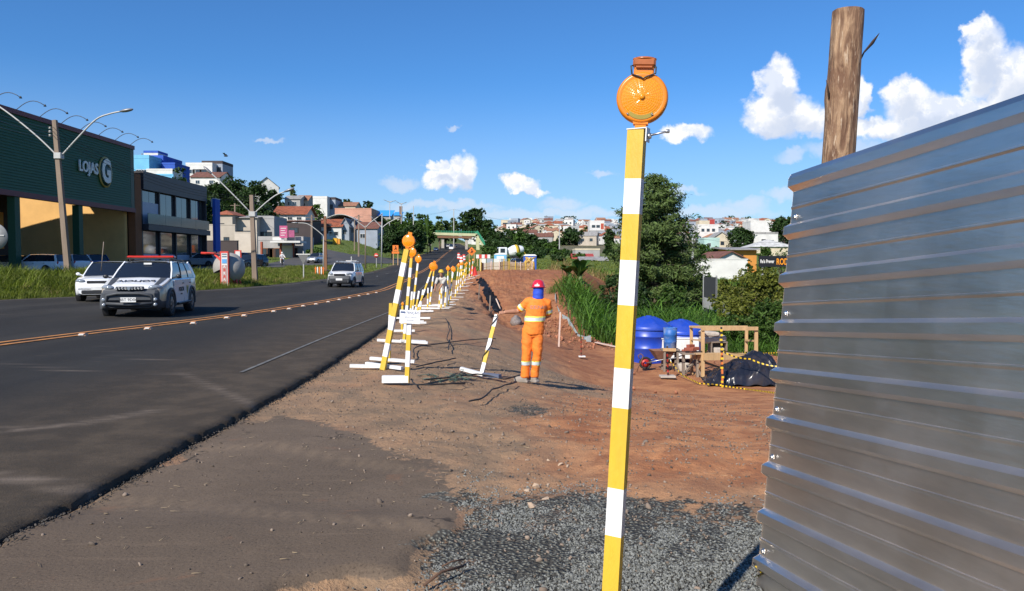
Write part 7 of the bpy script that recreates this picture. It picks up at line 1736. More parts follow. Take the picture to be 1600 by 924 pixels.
# totem and dome stall
def make_totem():
    b = gp(352, 448); k = b.y / FPX; root = thing('totem_sign', 'narrow red and white totem sign with vertical red letters on the verge', 'sign', b); mr = mat('signal_red', (.55, .045, .03), .5); mw = M_WALL['white']; h = 55 * k; w = 13 * k
    mb = MB(); mb.box((0, 0, h / 2), (w, .22, h)); mb.build('case', mr, root)
    mb = MB(); mb.box((.02, -.12, h * .49), (w * .72, .03, h * .92)); p = mb.build('panel', mw, root)
    mb = MB(); mb.box((.02, -.145, h * .72), (w * .55, .02, h * .12)); mb.build('picture', mat('sky_blue_print', (.10, .32, .62), .5), p)
    for i in range(2): mb = MB(); mb.box((.02, -.145, h * (.85 + .07 * i)), (w * .55, .02, h * .022)); mb.build('print_line', mat('sky_blue_dark', (.03, .10, .16), .5), p)
    mb = MB(); mb.box((.02, -.14, h * .325), (w * .56, .014, h * .57)); f = mb.build('letter_field', mat('pale_red_field', (.42, .22, .20), .6), p)
    for i, ch in enumerate('ABRAAR'): text_obj('lettering', ch, h * .105, mr if i % 2 else mw, f, Matrix.Translation((.02, -.150, h * (.56 - .092 * i))) @ Matrix.Rotation(math.pi / 2, 4, 'X'), .004, .006)
    c = ap(358, 419, b.y + .9); st = thing('dome_stall', 'grey egg shaped dome kiosk with red rim behind the totem sign', 'kiosk', (c.x, c.y, gz(c.x, c.y))); cz = c.z - gz(c.x, c.y); r = 24.5 * k
    mb = MB(); n, m = 28, 18; vs = []
    for i in range(n + 1):
        th = rad(-62) + (rad(262)) * i / n           # around y axis: opening faces lower left
        for j in range(m + 1):
            ph = rad(-78) + rad(156) * j / m; vs.append((r * math.cos(th) * math.cos(ph) * 1.0, r * .95 * math.sin(ph), cz + r * math.sin(th) * math.cos(ph)))
    mb.add(vs, [(i * (m + 1) + j, (i + 1) * (m + 1) + j, (i + 1) * (m + 1) + j + 1, i * (m + 1) + j + 1) for i in range(n) for j in range(m)], 0, None, True)
    mb.build('shell', mat('grey_fibreglass', (.33, .31, .28), .5, var=.15, scale=2), st, fix=False)
    mb = MB(); mb.tube([(-r * 1.75, -.1, cz + r * .97), (-r * .9, -.2, cz + r * .93), (-r * .2, -r * .85, cz + r * .5), (r * .05, -r * .98, cz), (-r * .1, -r * .9, cz - r * .6)], .07, 8); mb.build('rim', mr, st)
    mb = MB(); mb.add([(-r * 1.6, -.15, cz + r * .96), (-r * .5, -.6, cz + r * .93), (-r * .4, .6, cz + r * .97), (-r * 1.6, .15, cz + r * .99)], [(0, 1, 2, 3)]); mb.build('awning', mr, st)
    for (x, y) in ((.15, -.5), (.62, -.35), (.15, .5), (.62, .35)): mb = MB(); mb.beam((x * r * 1.1, y, -.2), (x * r * .9, y * .8, cz - r * .75), .09, .09); mb.build('leg', mr, st)
    d2 = b.y + 7; c = ap(372, 400, d2); mb = MB(); mb.box((0, 0, 0), (14 * k, .1, 22 * k)); s = thing('red_sign', 'small white sign with red frame behind the dome kiosk', 'sign', (c.x, d2, gz(c.x, d2))); zz = c.z - s.location.z
    mb = MB(); mb.box((0, 0, zz), (12 * k, .08, 20 * k)); mb.build('frame', mr, s); mb = MB(); mb.box((0, -.05, zz), (8 * k, .04, 16 * k)); mb.build('panel', mw, s); mb = MB(); mb.beam((0, .1, -.2), (0, .1, zz), .1, .1); mb.build('post', M_GPOLE, s)
make_totem()
def make_signs():
    mor = mat('roadwork_orange', (.75, .18, .02), .5); mrd = mat('signal_red', (.55, .045, .03), .5)
    def post(root, c, w=.07, m=None): mb = MB(); mb.beam((0, .04, -.2), c + V((0, .04, 0)), w, w); mb.build('post', m or M_GPOLE, root)
    def at(px, py, d): x = ray(px, 412).x * d; b = V((x, d, gz(x, d))); return b, ap(px, py, d) - b
    # yield sign seen from behind
    for px, py, d, q, lb in ((474, 404, 66, 9, 'grey back of a triangular give way sign right of the second lamp post'), (549, 413, 62, 7, 'grey back of a triangular give way sign rising behind the white hatchback')):
     b, c = at(px, py, d); r = thing('yield_sign', lb, 'sign', b); s = q * d / FPX; post(r, c + V((0, 0, .62)), .08)
     mb = MB(); mb.prism([(-s, s * .7), (s, s * .7), (0, -s * 1.0)], -.02, .02, Matrix.Translation(c)); mb.build('plate', mat('sign_back_dark', (.13, .13, .13), .6), r); mb = MB(); mb.beam(c + V((-s * 1.2, -.03, s * .72)), c + V((s * 1.2, -.03, s * .72)), .05, .07); mb.build('brace', M_WHITEP, r)
    # striped barrier on the verge
    b, c = at(499, 418, 76); r = thing('barrier', 'low orange and white striped barrier on the verge by the poles', 'barrier', b); k = 76 / FPX
    for i in range(5): mb = MB(); mb.beam(V(((i - 2) * 3 * k, 0, 0)), V(((i - 2) * 3 * k, 0, 13 * k)), .10, .05, i % 2); mb.build('slat', [mor, M_WHITEP], r)
    mb = MB(); mb.beam((-8 * k, .06, 10 * k), (8 * k, .06, 10 * k), .05, .06); mb.build('rail', mor, r)
    # no entry
    b, c = at(588, 399.5, 120); r = thing('no_entry_sign', 'round red no entry sign with white bar on the grass island', 'sign', b); s = 3.6 * 120 / FPX; post(r, c, .08)
    mb = MB(); mb.lathe([(s, -.02), (s, .02), (.001, .02)], 24, Matrix.Translation(c) @ Matrix.Rotation(math.pi / 2, 4, 'X')); p = mb.build('disc', mrd, r); mb = MB(); mb.box(tuple(c + V((0, -.04, 0))), (s * 1.3, .03, s * .35)); mb.build('bar', M_WHITEP, p)
    # orange work signs
    def worksign(px, py, d, s, label, kind):
        b, c = at(px, py, d); r = thing('work_sign', label, 'sign', b); q = s * d / FPX
        for sx in (-.6, .6): mb = MB(); mb.beam(V((sx * q, .05, -.2)), c + V((sx * q, .05, 0)), .12, .10); mb.build('leg', M_WOOD, r)
        M = Matrix.Translation(c) @ Matrix.Rotation(math.pi / 4 if kind == 'diamond' else 0, 4, 'Y'); mb = MB(); mb.box((0, 0, 0), (q * 1.5, .06, q * 1.5), M); p = mb.build('board', mor, r)
        mb = MB(); mb.tube([c + V((-q * .25, -.06, -q * .4)), c + V((0, -.06, 0)), c + V((.05 * q, -.06, q * .3))], q * .09, 6); mb.tube([c + V((q * .3, -.06, -q * .4)), c + V((0, -.06, 0)), c + V((q * .35, -.06, q * .05))], q * .08, 6); mb.ell(tuple(c + V((0, -.06, q * .45))), (q * .13, .03, q * .13), 8, 6); mb.build('pictogram', M_BLACK, p)
        if kind == 'board': mb = MB(); mb.box(tuple(c + V((0, 0, -q * 1.15))), (q * 1.9, .06, q * .55)); mb.build('plate', mor, r)
        return r
    worksign(618, 388, 135, 6.0, 'orange roadworks sign with digging figure left of the road', 'board')
    worksign(737, 393, 150, 6.5, 'bright orange roadworks board right of the road before the footbridge', 'diamond')
    # pale yellow arched barrier among the distant posts
    b = gp(723, 447); d = b.y; c = ap(724, 426, d) - b; r = thing('arrow_sign', 'small yellow square sign with dark arc among the distant posts', 'sign', b); q = 5 * d / FPX; post(r, c, .05, M_YEL)
    mb = MB(); mb.box(tuple(c), (q * 2, .04, q * 2)); p = mb.build('board', M_YEL, r); mb = MB(); mb.tube([c + V((q * .6 * math.cos(t), -.03, q * .6 * math.sin(t) - q * .2)) for t in np.linspace(.1, 3.04, 10)], q * .12, 6); mb.build('arc', M_BLACK, p)
    # red and white board, drums
    b, c = at(755, 401, 130); r = thing('barrier', 'red and white striped barrier board by the far work area', 'barrier', b); q = 130 / FPX
    for i in range(5): mb = MB(); mb.box(tuple(c + V(((i - 2) * 4.4 * q, 0, 0))), (4.4 * q, .08, 6 * q)); mb.build('panel', mrd if i % 2 else M_WHITEP, r)
    for sx in (-1, 1): mb = MB(); mb.beam(V((sx * 9 * q, .08, -.2)), c + V((sx * 9 * q, .08, 0)), .1, .1); mb.build('leg', M_WOOD, r)
    for i, (px, py, d) in enumerate(((721, 394, 150), (725, 390, 165), (717, 389, 185))):
        b, c = at(px, py, d); r = thing('traffic_drum', 'red and white traffic drum at the right road edge', 'traffic drum', b, 0, 'traffic drums before the footbridge'); 
        for j in range(5): mb = MB(); mb.lathe([(.42 - .02 * j, j * .3), (.40 - .02 * j, j * .3 + .3), (.001, j * .3 + .3)], 14); mb.build('band', mrd if j % 2 == 0 else M_WHITEP, r)
    for i, (px, d) in enumerate(((738, 62), (742, 60))):
        x = ray(px, 412).x * d; mb = MB(); mb.lathe([(.30, 0), (.30, .04), (.22, .05), (.05, .72), (.001, .74)], 14); c = mb.build('traffic_cone', mrd); c.location = (x, d, gz(x, d)); tag(c, 'red traffic cone at the far end of the row of striped posts' if i == 0 else 'second red traffic cone behind the first at the end of the row', 'traffic cone')
    # stakes with cord along the top of the mound
    pts = []
    for i, (px, yt, yb, yel) in enumerate(((751, 405, 428, 1), (755, 411, 428, 0), (767, 408, 427, 0), (780, 408, 426, 0), (787, 404, 424, 1), (795, 405, 424, 1), (805, 408, 424, 1), (813, 409, 424, 0), (821, 408, 424, 1), (831, 407, 423, 0))):
        d = 63.5 + .3 * i; x = ray(px, 412).x * d; b = V((x, d, gz(x, d) - .05)); t = ap(px + .5, yt, d); mb = MB(); mb.beam((0, 0, 0), t - b, .07, .06); o = mb.build('boundary_stake', M_YEL if yel else mat('pale_stake', (.66, .50, .42), .8)); o.location = b
        tag(o, 'yellow boundary stake on the crest of the red mound' if yel else 'pale wooden boundary stake on the crest of the red mound', 'stake', 'yellow stakes on the red mound' if yel else 'pale stakes on the red mound'); pts.append(b.lerp(t, .45))
    for k in range(len(pts) - 1): 
        mb = MB()
        for i in range(14):
            a, b = pts[k].lerp(pts[k + 1], i / 14), pts[k].lerp(pts[k + 1], (i + .25) / 14); mb.beam(a - V((0, 0, .45)), a + V((0, 0, .35)), .025, .02)
        mb.beam(pts[k], pts[k + 1], .05, .03); tag(mb.build('mesh_fence', mat('straw_netting', (.42, .28, .14), .8)), 'straw coloured netting between the boundary stakes', 'netting', 'netting between boundary stakes')
    mb = MB()
    for i in range(7): mb.tube([(R.uniform(-.5, .5), R.uniform(-.3, .3), 0), (R.uniform(-.5, .5), R.uniform(-.3, .3), .8), (R.uniform(-.6, .6), R.uniform(-.3, .3), 1.3)], [.10, .12, .05], 6)
    y_ = mb.build('yellow_sacks', mat('yellow_sack', (.48, .30, .08), .8, var=.3)); y_.location = ap(827, 425, 68); tag(y_, 'bundle of yellow netting at the right end of the mound stakes', 'netting')
    # blue portable cabin and site clutter
    for (px, py, d, w, h, m, lb) in ((828, 411, 95, 1.6, 2.2, M_WALL['dblue'], 'blue portable toilet right of the mixer truck'), (782, 401, 112, 1.8, 2.2, M_WALL['blue'], 'light blue portable toilet left of the mixer truck')):
        b, c = at(px, py, d); r = thing('portable_toilet', lb, 'portable toilet', b); mb = MB(); mb.box((0, 0, h / 2), (w, w, h), None, b=.05); mb.build('cabin', m, r); mb = MB(); mb.box((0, 0, h + .08), (w * 1.05, w * 1.05, .18), None, taper=.7); mb.build('roof', M_WHITEP, r); mb = MB(); mb.box((0, -w / 2 - .02, h * .48), (w * .6, .05, h * .85)); mb.build('door', M_WHITEP, r)
    b, c = at(771, 401, 105); r = thing('cargo_boxes', 'stacked grey white frames and boxes at the far work area', 'site store', b)
    for i in range(4): mb = MB(); mb.box(((i - 1.5) * .95, 0, .9), (.85, .7, 1.6), None, b=.03); mb.build('box', M_WALL['white'] if i % 2 == 0 else M_WALL['bluegrey'], r)
    b, c = at(778, 405, 90); mb = MB(); mb.box((0, 0, .3), (4.0, .12, .6)); o = mb.build('orange_barrier', mor); o.location = b; tag(o, 'low orange plastic barrier in front of the mixer truck', 'barrier')
make_signs()
mb = MB(); mb.ell((0, 0, 0), (.35, .12, .12), 8, 6); mb.add([(.1, 0, 0), (-.15, 0, 0), (-.35, .5, .35), (.0, .5, .35), (.1, 0, .04), (-.15, 0, .04), (-.35, -.5, .4), (.0, -.5, .4)], [(0, 1, 2, 3), (4, 5, 6, 7)])
bird = mb.build('bird', M_BLACK); bird.location = ap(353, 244, 120); tag(bird, 'small dark bird flying over the hillside houses on the left', 'bird')
# orange road studs on the centre line
for i, (px, py) in enumerate(((130, 524.5), (232, 514.5), (303, 506), (355, 497.5), (382, 494), (428, 487.5), (452, 483.5), (474, 479), (494, 476), (513, 472.5), (530, 469), (546, 466), (561, 463), (575, 460.5), (588, 458))):
    p = hit(px, py, roadz); mb = MB(); mb.box((0, 0, .025), (.17, .22, .06), None, taper=.6); o = mb.build('road_stud', mat('orange_stud', (.55, .26, .12), .5)); o.location = p; o.rotation_euler = (0, 0, rad(8)); mb = MB(); mb.box((0, -.095, .03), (.10, .05, .03)); mb.build('reflector', M_WHITEP, o)
    tag(o, 'orange road stud on the double centre line', 'road stud', 'road studs along the centre line')
# second person bending among the distant posts
def make_person2():
    f = gp(694, 480); k = f.y / FPX; s = 55 * k / 1.6; root = thing('person', 'person in white shirt and yellow helmet bending among the distant posts', 'person', f); root.scale = (s, s, s)
    t = MB(); hloft(t, [(.05, 0, .80, .13, .11), (.04, 0, .95, .14, .12)])
    for sx in (-.1, .1): t.tube([(.04 + sx, 0, .9), (sx + .03, -.03, .48), (sx, 0, .06)], [.1, .075, .065], 10)
    fuse(t, 'trousers', mat('grey_trousers', (.40, .38, .36), .8), root, .025)
    sh = MB(); sh.tube([(.05, 0, .9), (-.02, -.1, 1.15), (-.08, -.22, 1.36)], [.15, .16, .15], 14)
    for sy in (-1, 1): sh.tube([(-.08 + sy * .19, -.22, 1.33), (-.2 + sy * .15, -.32, 1.05)], [.075, .065], 10)
    fuse(sh, 'shirt', mat('pale_shirt', (.48, .46, .42), .8), root, .025)
    b = MB(); hd = V((-.10, -.30, 1.52)); face(b, hd, V((-.5, -1, -.3))); b.tube([(-.08, -.22, 1.36), hd], [.06, .06], 8)
    for sy in (-1, 1): w = V((-.28 + sy * .1, -.34, .85)); e = V((-.2 + sy * .15, -.32, 1.06)); b.tube([e, w], [.045, .035], 8); hand(b, w, V((-.1, -.05, -1)), V((0, 1, 0)))
    for sx in (-.1, .1): b.tube([(sx, 0, .25), (sx, 0, .05)], [.05, .04], 8)
    fuse(b, 'body', M_SKIN, root, .012, 2)
    h = MB(); h.lathe([(.14, 0), (.125, .01), (.115, .06), (.075, .12), (.001, .14)], 18, Matrix.Translation(hd + V((0, 0, .06)))); h.build('hard_hat', M_YEL, root)
    bt = MB()
    for sx in (-.1, .1): bt.tube([(sx, .04, .04), (sx - .03, -.16, .035)], [.05, .045], 8)
    fuse(bt, 'boots', M_BOOT, root, .02)
make_person2()
# ---------------------------------------------------------------- vegetation
def leaf_mat(name, c, isl=.45, tr=.25): return mat(name, c, .6, var=.25, scale=.6, island=isl, transl=tr, spec=.3)
L_DARK = leaf_mat('dark_leaves', (.030, .062, .014)); L_MID = leaf_mat('green_leaves', (.055, .105, .018)); L_YEL = leaf_mat('yellow_green_leaves', (.135, .150, .022)); L_PINE = leaf_mat('pine_needles', (.082, .125, .032), .5, .18)
L_REED = leaf_mat('reed_blades', (.080, .165, .022), .45, .3); L_GRASS = leaf_mat('verge_grass', (.155, .185, .030), .45, .3); L_DRY = leaf_mat('dry_grass', (.28, .21, .09), .4, .2)
M_TRUNK = mat('tree_bark', (.10, .075, .055), .9, var=.3, scale=4, bump=.4)
def quat_align(n, up, rs, jitter=1.0):
    """rotation matrices whose local z points roughly along the given (n,3) vectors, spun at random"""
    z = up + jitter * rs.normal(size=up.shape) * .5; z /= np.linalg.norm(z, axis=1)[:, None] + 1e-9
    a = rs.normal(size=up.shape); x = np.cross(a, z); x /= np.linalg.norm(x, axis=1)[:, None] + 1e-9; y = np.cross(z, x)
    return np.stack([x, y, z], -1)
LEAF_V = [(-.5, 0, 0), (-.1, -.28, .04), (.5, 0, -.06), (-.1, .28, .04)]; LEAF_F = [(0, 1, 2, 3)]
def crown_pts(lobes, n, rs, hollow=.55, per=22):
    """points in a union of ellipsoids, biased to their outer shells and gathered into twig clumps"""
    vol = np.array([l[3] * l[4] * l[5] for l in lobes]); vol = vol ** .75; vol /= vol.sum(); 
    m = max(1, n // per)
    li = rs.choice(len(lobes), m, p=vol)
    d = rs.normal(size=(m, 3)); d /= np.linalg.norm(d, axis=1)[:, None]; r = hollow + (1.06 - hollow) * rs.rand(m) ** .6
    L = np.array(lobes)[li]; c = L[:, :3] + d * r[:, None] * L[:, 3:6]
    cs = ((.22 if per > 12 else .3) * L[:, 3:6].mean(1))[:, None, None] * np.array([1, 1, .7])
    pts = c[:, None, :] + rs.normal(size=(m, per, 3)) * cs * .55; out = np.repeat(d[:, None, :], per, 1)
    return pts.reshape(-1, 3), out.reshape(-1, 3)
def leaf_cloud(name, lobes, n, size, m, seed, parent=None, hollow=.55, kind=None, label=None, long=1.0, per=22):
    rs = np.random.RandomState(seed); P, O = crown_pts(lobes, n, rs, hollow, per); k = len(P)
    M = quat_align(k, O * .6 + np.array([0, 0, .55]), rs, 1.2); s = size * (.6 + .8 * rs.rand(k)); T = np.zeros((k, 3, 4)); T[:, :, :3] = M * (s[:, None, None] * np.array([long, 1, 1])); T[:, :, 3] = P
    return merged(name, LEAF_V, LEAF_F, T, m, kind, label, False, parent)
def lobes_round(h, r, n, rs, base=.35, flat=1.0):
    out = [(0, 0, h * (base + (1 - base) * .5), r * .72, r * .72, h * (1 - base) * .42 * flat)]
    for i in range(n):
        a = 2 * math.pi * i / n + rs.uniform(-.4, .4); z = rs.uniform(base + .08, .86); q = r * (.62 - .35 * max(0, (z - .6)) / .4) ; s = r * rs.uniform(.30, .46)
        out.append((math.cos(a) * q, math.sin(a) * q, h * z, s, s, s * .8))
    for i in range(max(2, n // 3)): s = r * rs.uniform(.26, .4); out.append((rs.uniform(-.35, .35) * r, rs.uniform(-.35, .35) * r, h - s * .85, s, s, s * .8))
    return out
def make_tree(name, label, loc, h, r, n, size, m, seed, base=.3, group=None, cat='tree', nl=9, hollow=.55, per=22):
    rs = np.random.RandomState(seed); root = thing(name, label, cat, loc, 0, group); lb = lobes_round(h, r, nl, rs, base)
    leaf_cloud('crown', lb, n, size, m, seed + 1, root, hollow, per=per)
    mb = MB(); tr = max(.06, h * .022); mb.tube([(0, 0, -.4), (.02 * h * rs.uniform(-1, 1), 0, h * base * .7), (.03 * h * rs.uniform(-1, 1), .02 * h * rs.uniform(-1, 1), h * .72)], [tr * 1.3, tr, tr * .35], 8)
    for l in lb[1:7]: z0 = h * base * rs.uniform(.6, 1.1); mb.tube([(0, 0, z0), (l[0] * .5, l[1] * .5, (z0 + l[2]) * .52), (l[0] * .9, l[1] * .9, l[2])], [tr * .5, tr * .32, tr * .12], 5)
    mb.build('trunk', M_TRUNK, root, fix=False); return root
def tree_at(label, px, ytop, hw, d, m=None, n=1600, size=None, base=.2, name='tree', group=None, seed=None, ybase=None, **k):
    x = ray(px, 412).x * d; g = gz(x, d) if ybase is None else ap(px, ybase, d).z; zt = ap(px, ytop, d).z; h = max(zt - g, 1.0); kk = d / FPX
    if d > 100: n = int(n * 1.25); size = size or 4.2 * kk; k.setdefault('per', 8); k.setdefault('hollow', .35)
    return make_tree(name, label, (x, d, g), h, hw * kk * 1.12, n, size or max(.16, 2.6 * kk), m or L_DARK, seed or int(px * 7 + d), base, group, **k)
# left hillside
tree_at('tall dark tree at the left of the grove behind the showroom', 336, 286, 22, 205, n=2600)
tree_at('widest dark tree in the middle of the grove behind the showroom', 366, 277, 32, 210, n=3600)
tree_at('dark tree right of the widest one in the grove behind the showroom', 400, 284, 28, 206, n=3000)
tree_at('lower dark tree at the right end of the grove above the long red roof', 426, 297, 20, 212, n=2200)
tree_at('dark tree standing before the left houses, lowest of the grove', 345, 312, 28, 185, L_DARK, n=2600)
tree_at('dark tree between the unpainted house and the long red roofed house', 412, 318, 24, 178, L_DARK, n=2600)
tree_at('small rounded tree peeping over the showroom roof', 283, 262, 14, 158, L_DARK, n=1500)
tree_at('slim dark conifer on the ridge above the lamp arm', 459, 289, 5, 280, L_PINE, n=700, base=.05)
tree_at('bush left of the white ridge block', 496, 318, 12, 240, L_MID, n=900, base=.05)
tree_at('broad tree left behind the pink brick building', 546, 312, 16, 292, n=1300); tree_at('smaller tree right behind the pink brick building', 574, 315, 11, 296, n=900)
tree_at('round leafy roadside tree left of the two by the road', 612, 353, 19, 168, L_DARK, n=2800, base=.22)
tree_at('round leafy roadside tree right of the two by the road', 645, 352, 19, 182, L_DARK, n=2800, base=.22)
for px, yt, hw, d in ((598, 338, 12, 250), (618, 343, 13, 240), (640, 333, 15, 260), (660, 334, 13, 275), (672, 345, 10, 270), (652, 346, 16, 235), (630, 350, 14, 215), (585, 350, 10, 225)): tree_at('mid green tree behind the two round roadside trees', px, yt, hw, d, L_MID, n=1100, group='trees behind the round roadside trees')
tree_at('hedge of low shrubs beside the roadside shop', 492, 388, 14, 128, L_MID, n=1500, base=.05, name='hedge', cat='hedge')
for px, yt, hw, d in ((687, 338, 7, 345), (697, 345, 8, 350), (709, 341, 9, 372)): tree_at('dark pointed tree left behind the far footbridge', px, yt, hw, d, L_PINE, n=900, group='pointed trees behind the footbridge')
tree_at('tall dark tree mass left half behind the footbridge stair', 728, 331, 13, 385, n=1500); tree_at('tallest dark tree behind the footbridge stair', 746, 325, 17, 390, n=1900); tree_at('dark tree right of the tallest one behind the footbridge', 764, 343, 14, 380, n=1400)
tree_at('small round bush at the foot of the footbridge stair', 764, 385, 13, 200, L_MID, n=800, base=.05, name='bush', cat='bush')
for i, (px, yt, hw, d) in enumerate(((778, 362, 15, 330), (797, 360, 15, 340), (815, 362, 14, 320), (830, 367, 13, 300), (846, 374, 13, 290), (862, 379, 12, 280), (789, 374, 14, 270), (808, 378, 14, 262), (826, 384, 12, 250), (842, 388, 12, 240), (858, 392, 13, 225), (876, 392, 13, 220), (893, 396, 12, 210), (770, 372, 12, 300), (905, 400, 12, 180), (838, 394, 14, 190), (872, 400, 13, 165))):
    tree_at('dark green tree of the valley belt right of the far footbridge', px, yt, hw, d, (L_DARK, L_MID)[i % 3 == 2], n=1200, group='trees of the valley belt')
tree_at('large round tree among the town houses left of the foreground post', 893, 362, 21, 420, L_DARK, n=1800, base=.05); tree_at('dark tree below the white town block left of the foreground post', 952, 358, 9, 400, L_DARK, n=900)
tree_at('dark tree beside the pale cabin roof left of the foreground post', 955, 378, 12, 180, L_DARK, n=1500, base=.05)
# right hillside
tree_at('wide dark tree on the skyline touching the steel fence', 1226, 338, 24, 265, L_DARK, n=2600, base=.2); tree_at('smooth round dark tree among the right hand houses', 1157, 356, 21, 235, L_DARK, n=2600, base=.02, hollow=.8)
for px, yt, hw, d in ((1098, 382, 13, 150), (1118, 386, 11, 140), (1140, 390, 8, 128), (1092, 398, 12, 110), (1196, 386, 13, 105), (1222, 386, 14, 100), (1170, 406, 8, 85)): tree_at('small garden tree on the slope right of the pine', px, yt, hw, d, L_MID, n=1300, base=.1, group='garden trees right of the pine')
# big pine
def make_pine():
    d = 60; x = ray(1026, 412).x * d; b = V((x, d, gz(x, d))); root = thing('pine_tree', 'tall dark shaggy pine tree just right of the foreground striped post', 'tree', b); zt = ap(1026, 276, d).z - b.z
    rs = np.random.RandomState(5); P = []; O = []; mb = MB()
    prof = [(0, 3.4), (.12, 4.3), (.3, 4.2), (.45, 3.7), (.6, 3.1), (.75, 2.5), (.86, 1.75), (.94, 1.1), (1, .25)]
    z = .5
    while z < zt:
        t = z / zt; R0 = float(np.interp(t, [p[0] for p in prof], [p[1] for p in prof])); nb = 8 if t < .85 else 5
        for i in range(nb):
            a = rs.uniform(0, 6.28); L = R0 * rs.uniform(.5, 1.0); up = rs.uniform(-.12, .28) + .35 * t
            tip = np.array([math.cos(a) * L, math.sin(a) * L, z + L * up]); o = np.array([0, 0, z])
            mb.tube([o, (o + tip) / 2 - np.array([0, 0, L * .05]), tip], [.045, .03, .008], 4, cap=False)
            k = int(34 + L * 34); tc = rs.uniform(.3, 1.0, max(3, int(L * 2.2))); u = tc[rs.randint(0, len(tc), k)] + rs.normal(0, .035, k); c = o + (tip - o) * u[:, None]; c[:, 2] -= L * .05 * np.sin(u * 3.1)
            w = .13 + .12 * (1.05 - np.abs(u - .72))
            P.append(c + rs.normal(size=(k, 3)) * w[:, None] * np.array([1, 1, .55])); O.append(np.tile((tip - o) / L, (k, 1)))
        z += rs.uniform(.17, .30)
    P = np.concatenate(P); O = np.concatenate(O); k = len(P); M = quat_align(k, O * .5 + np.array([0, -.25, .7]), rs, 1.3); s = .30 * (.6 + .7 * rs.rand(k)); T = np.zeros((k, 3, 4)); T[:, :, :3] = M * (s[:, None, None] * np.array([1.25, .55, 1])); T[:, :, 3] = P
    merged('crown', LEAF_V, LEAF_F, T, L_PINE, None, None, False, root)
    mb.tube([(0, 0, -.5), (0, 0, zt * .5), (0, 0, zt * .98)], [.28, .18, .04], 10); mb.build('trunk', M_TRUNK, root, fix=False)
make_pine()
# shrubs in the valley
tree_at('dark shrub left below the pine behind the tall reeds', 960, 428, 26, 50, L_DARK, n=3600, size=.20, base=.02, name='shrub', cat='shrub', hollow=.4)
tree_at('second dark shrub low below the pine', 1000, 440, 24, 48, L_DARK, n=3000, size=.19, base=.02, name='shrub', cat='shrub')
tree_at('leafy mid green shrub right of the pine foot', 1096, 427, 22, 62, L_MID, n=3800, size=.22, base=.03, name='shrub', cat='shrub')
tree_at('dense green shrub under the pine and above the blue tanks', 1050, 446, 28, 50, L_MID, n=3400, size=.19, base=.02, name='shrub', cat='shrub')
tree_at('large yellow green bushy tree beside the steel fence', 1178, 419, 50, 36, L_YEL, n=13000, size=.125, base=.10, name='bushy_tree', nl=16, hollow=.45)
tree_at('dark green bush at the foot of the yellow green tree by the fence', 1212, 466, 38, 31, L_MID, n=7000, size=.11, base=.02, name='shrub', cat='shrub', nl=12)
tree_at('dark green bush behind the timber bench and black tarp', 1150, 492, 30, 32, L_MID, n=5000, size=.11, base=.02, name='shrub', cat='shrub')
tree_at('yellow green bush near the dark screen panel', 1135, 436, 22, 44, L_YEL, n=3200, size=.15, base=.02, name='shrub', cat='shrub')
# arching blades
def blade_clump(nb, L, w, rs, spread=.25, droop=.9, segs=5):
    V_, F_ = [], []
    for i in range(nb):
        a = rs.uniform(0, 6.28); l = L * rs.uniform(.6, 1.1); tilt = rs.uniform(.05, .5); bx, by = rs.normal(0, spread, 2); o = len(V_)
        for s in range(segs + 1):
            u = s / segs; out = l * (tilt * u + droop * .45 * u * u * u); z = l * (u - droop * .42 * u * u * u); ww = w * (1 - u) ** .6 * (.6 + .4 * min(1, u * 4)) + .001
            cx, cy = bx + math.cos(a) * out, by + math.sin(a) * out; px_, py_ = -math.sin(a) * ww, math.cos(a) * ww
            V_ += [(cx - px_, cy - py_, z), (cx + px_, cy + py_, z)]
        for s in range(segs): F_.append((o + 2 * s, o + 2 * s + 1, o + 2 * s + 3, o + 2 * s + 2))
    return V_, F_
def scatter(name, base, xs, ys, sc, m, label, rs, kind='stuff', dz=-.03):
    n = len(xs); a = rs.uniform(0, 6.28, n); s = sc if hasattr(sc, '__len__') else np.full(n, sc); T = np.zeros((n, 3, 4)); T[:, 0, 0] = np.cos(a) * s; T[:, 1, 0] = np.sin(a) * s; T[:, 0, 1] = -np.sin(a) * s; T[:, 1, 1] = np.cos(a) * s; T[:, 2, 2] = s * rs.uniform(.8, 1.2, n)
    T[:, :, 3] = np.stack([xs, ys, H(xs, ys) + dz], -1); return merged(name, base[0], base[1], T, m, kind, label)
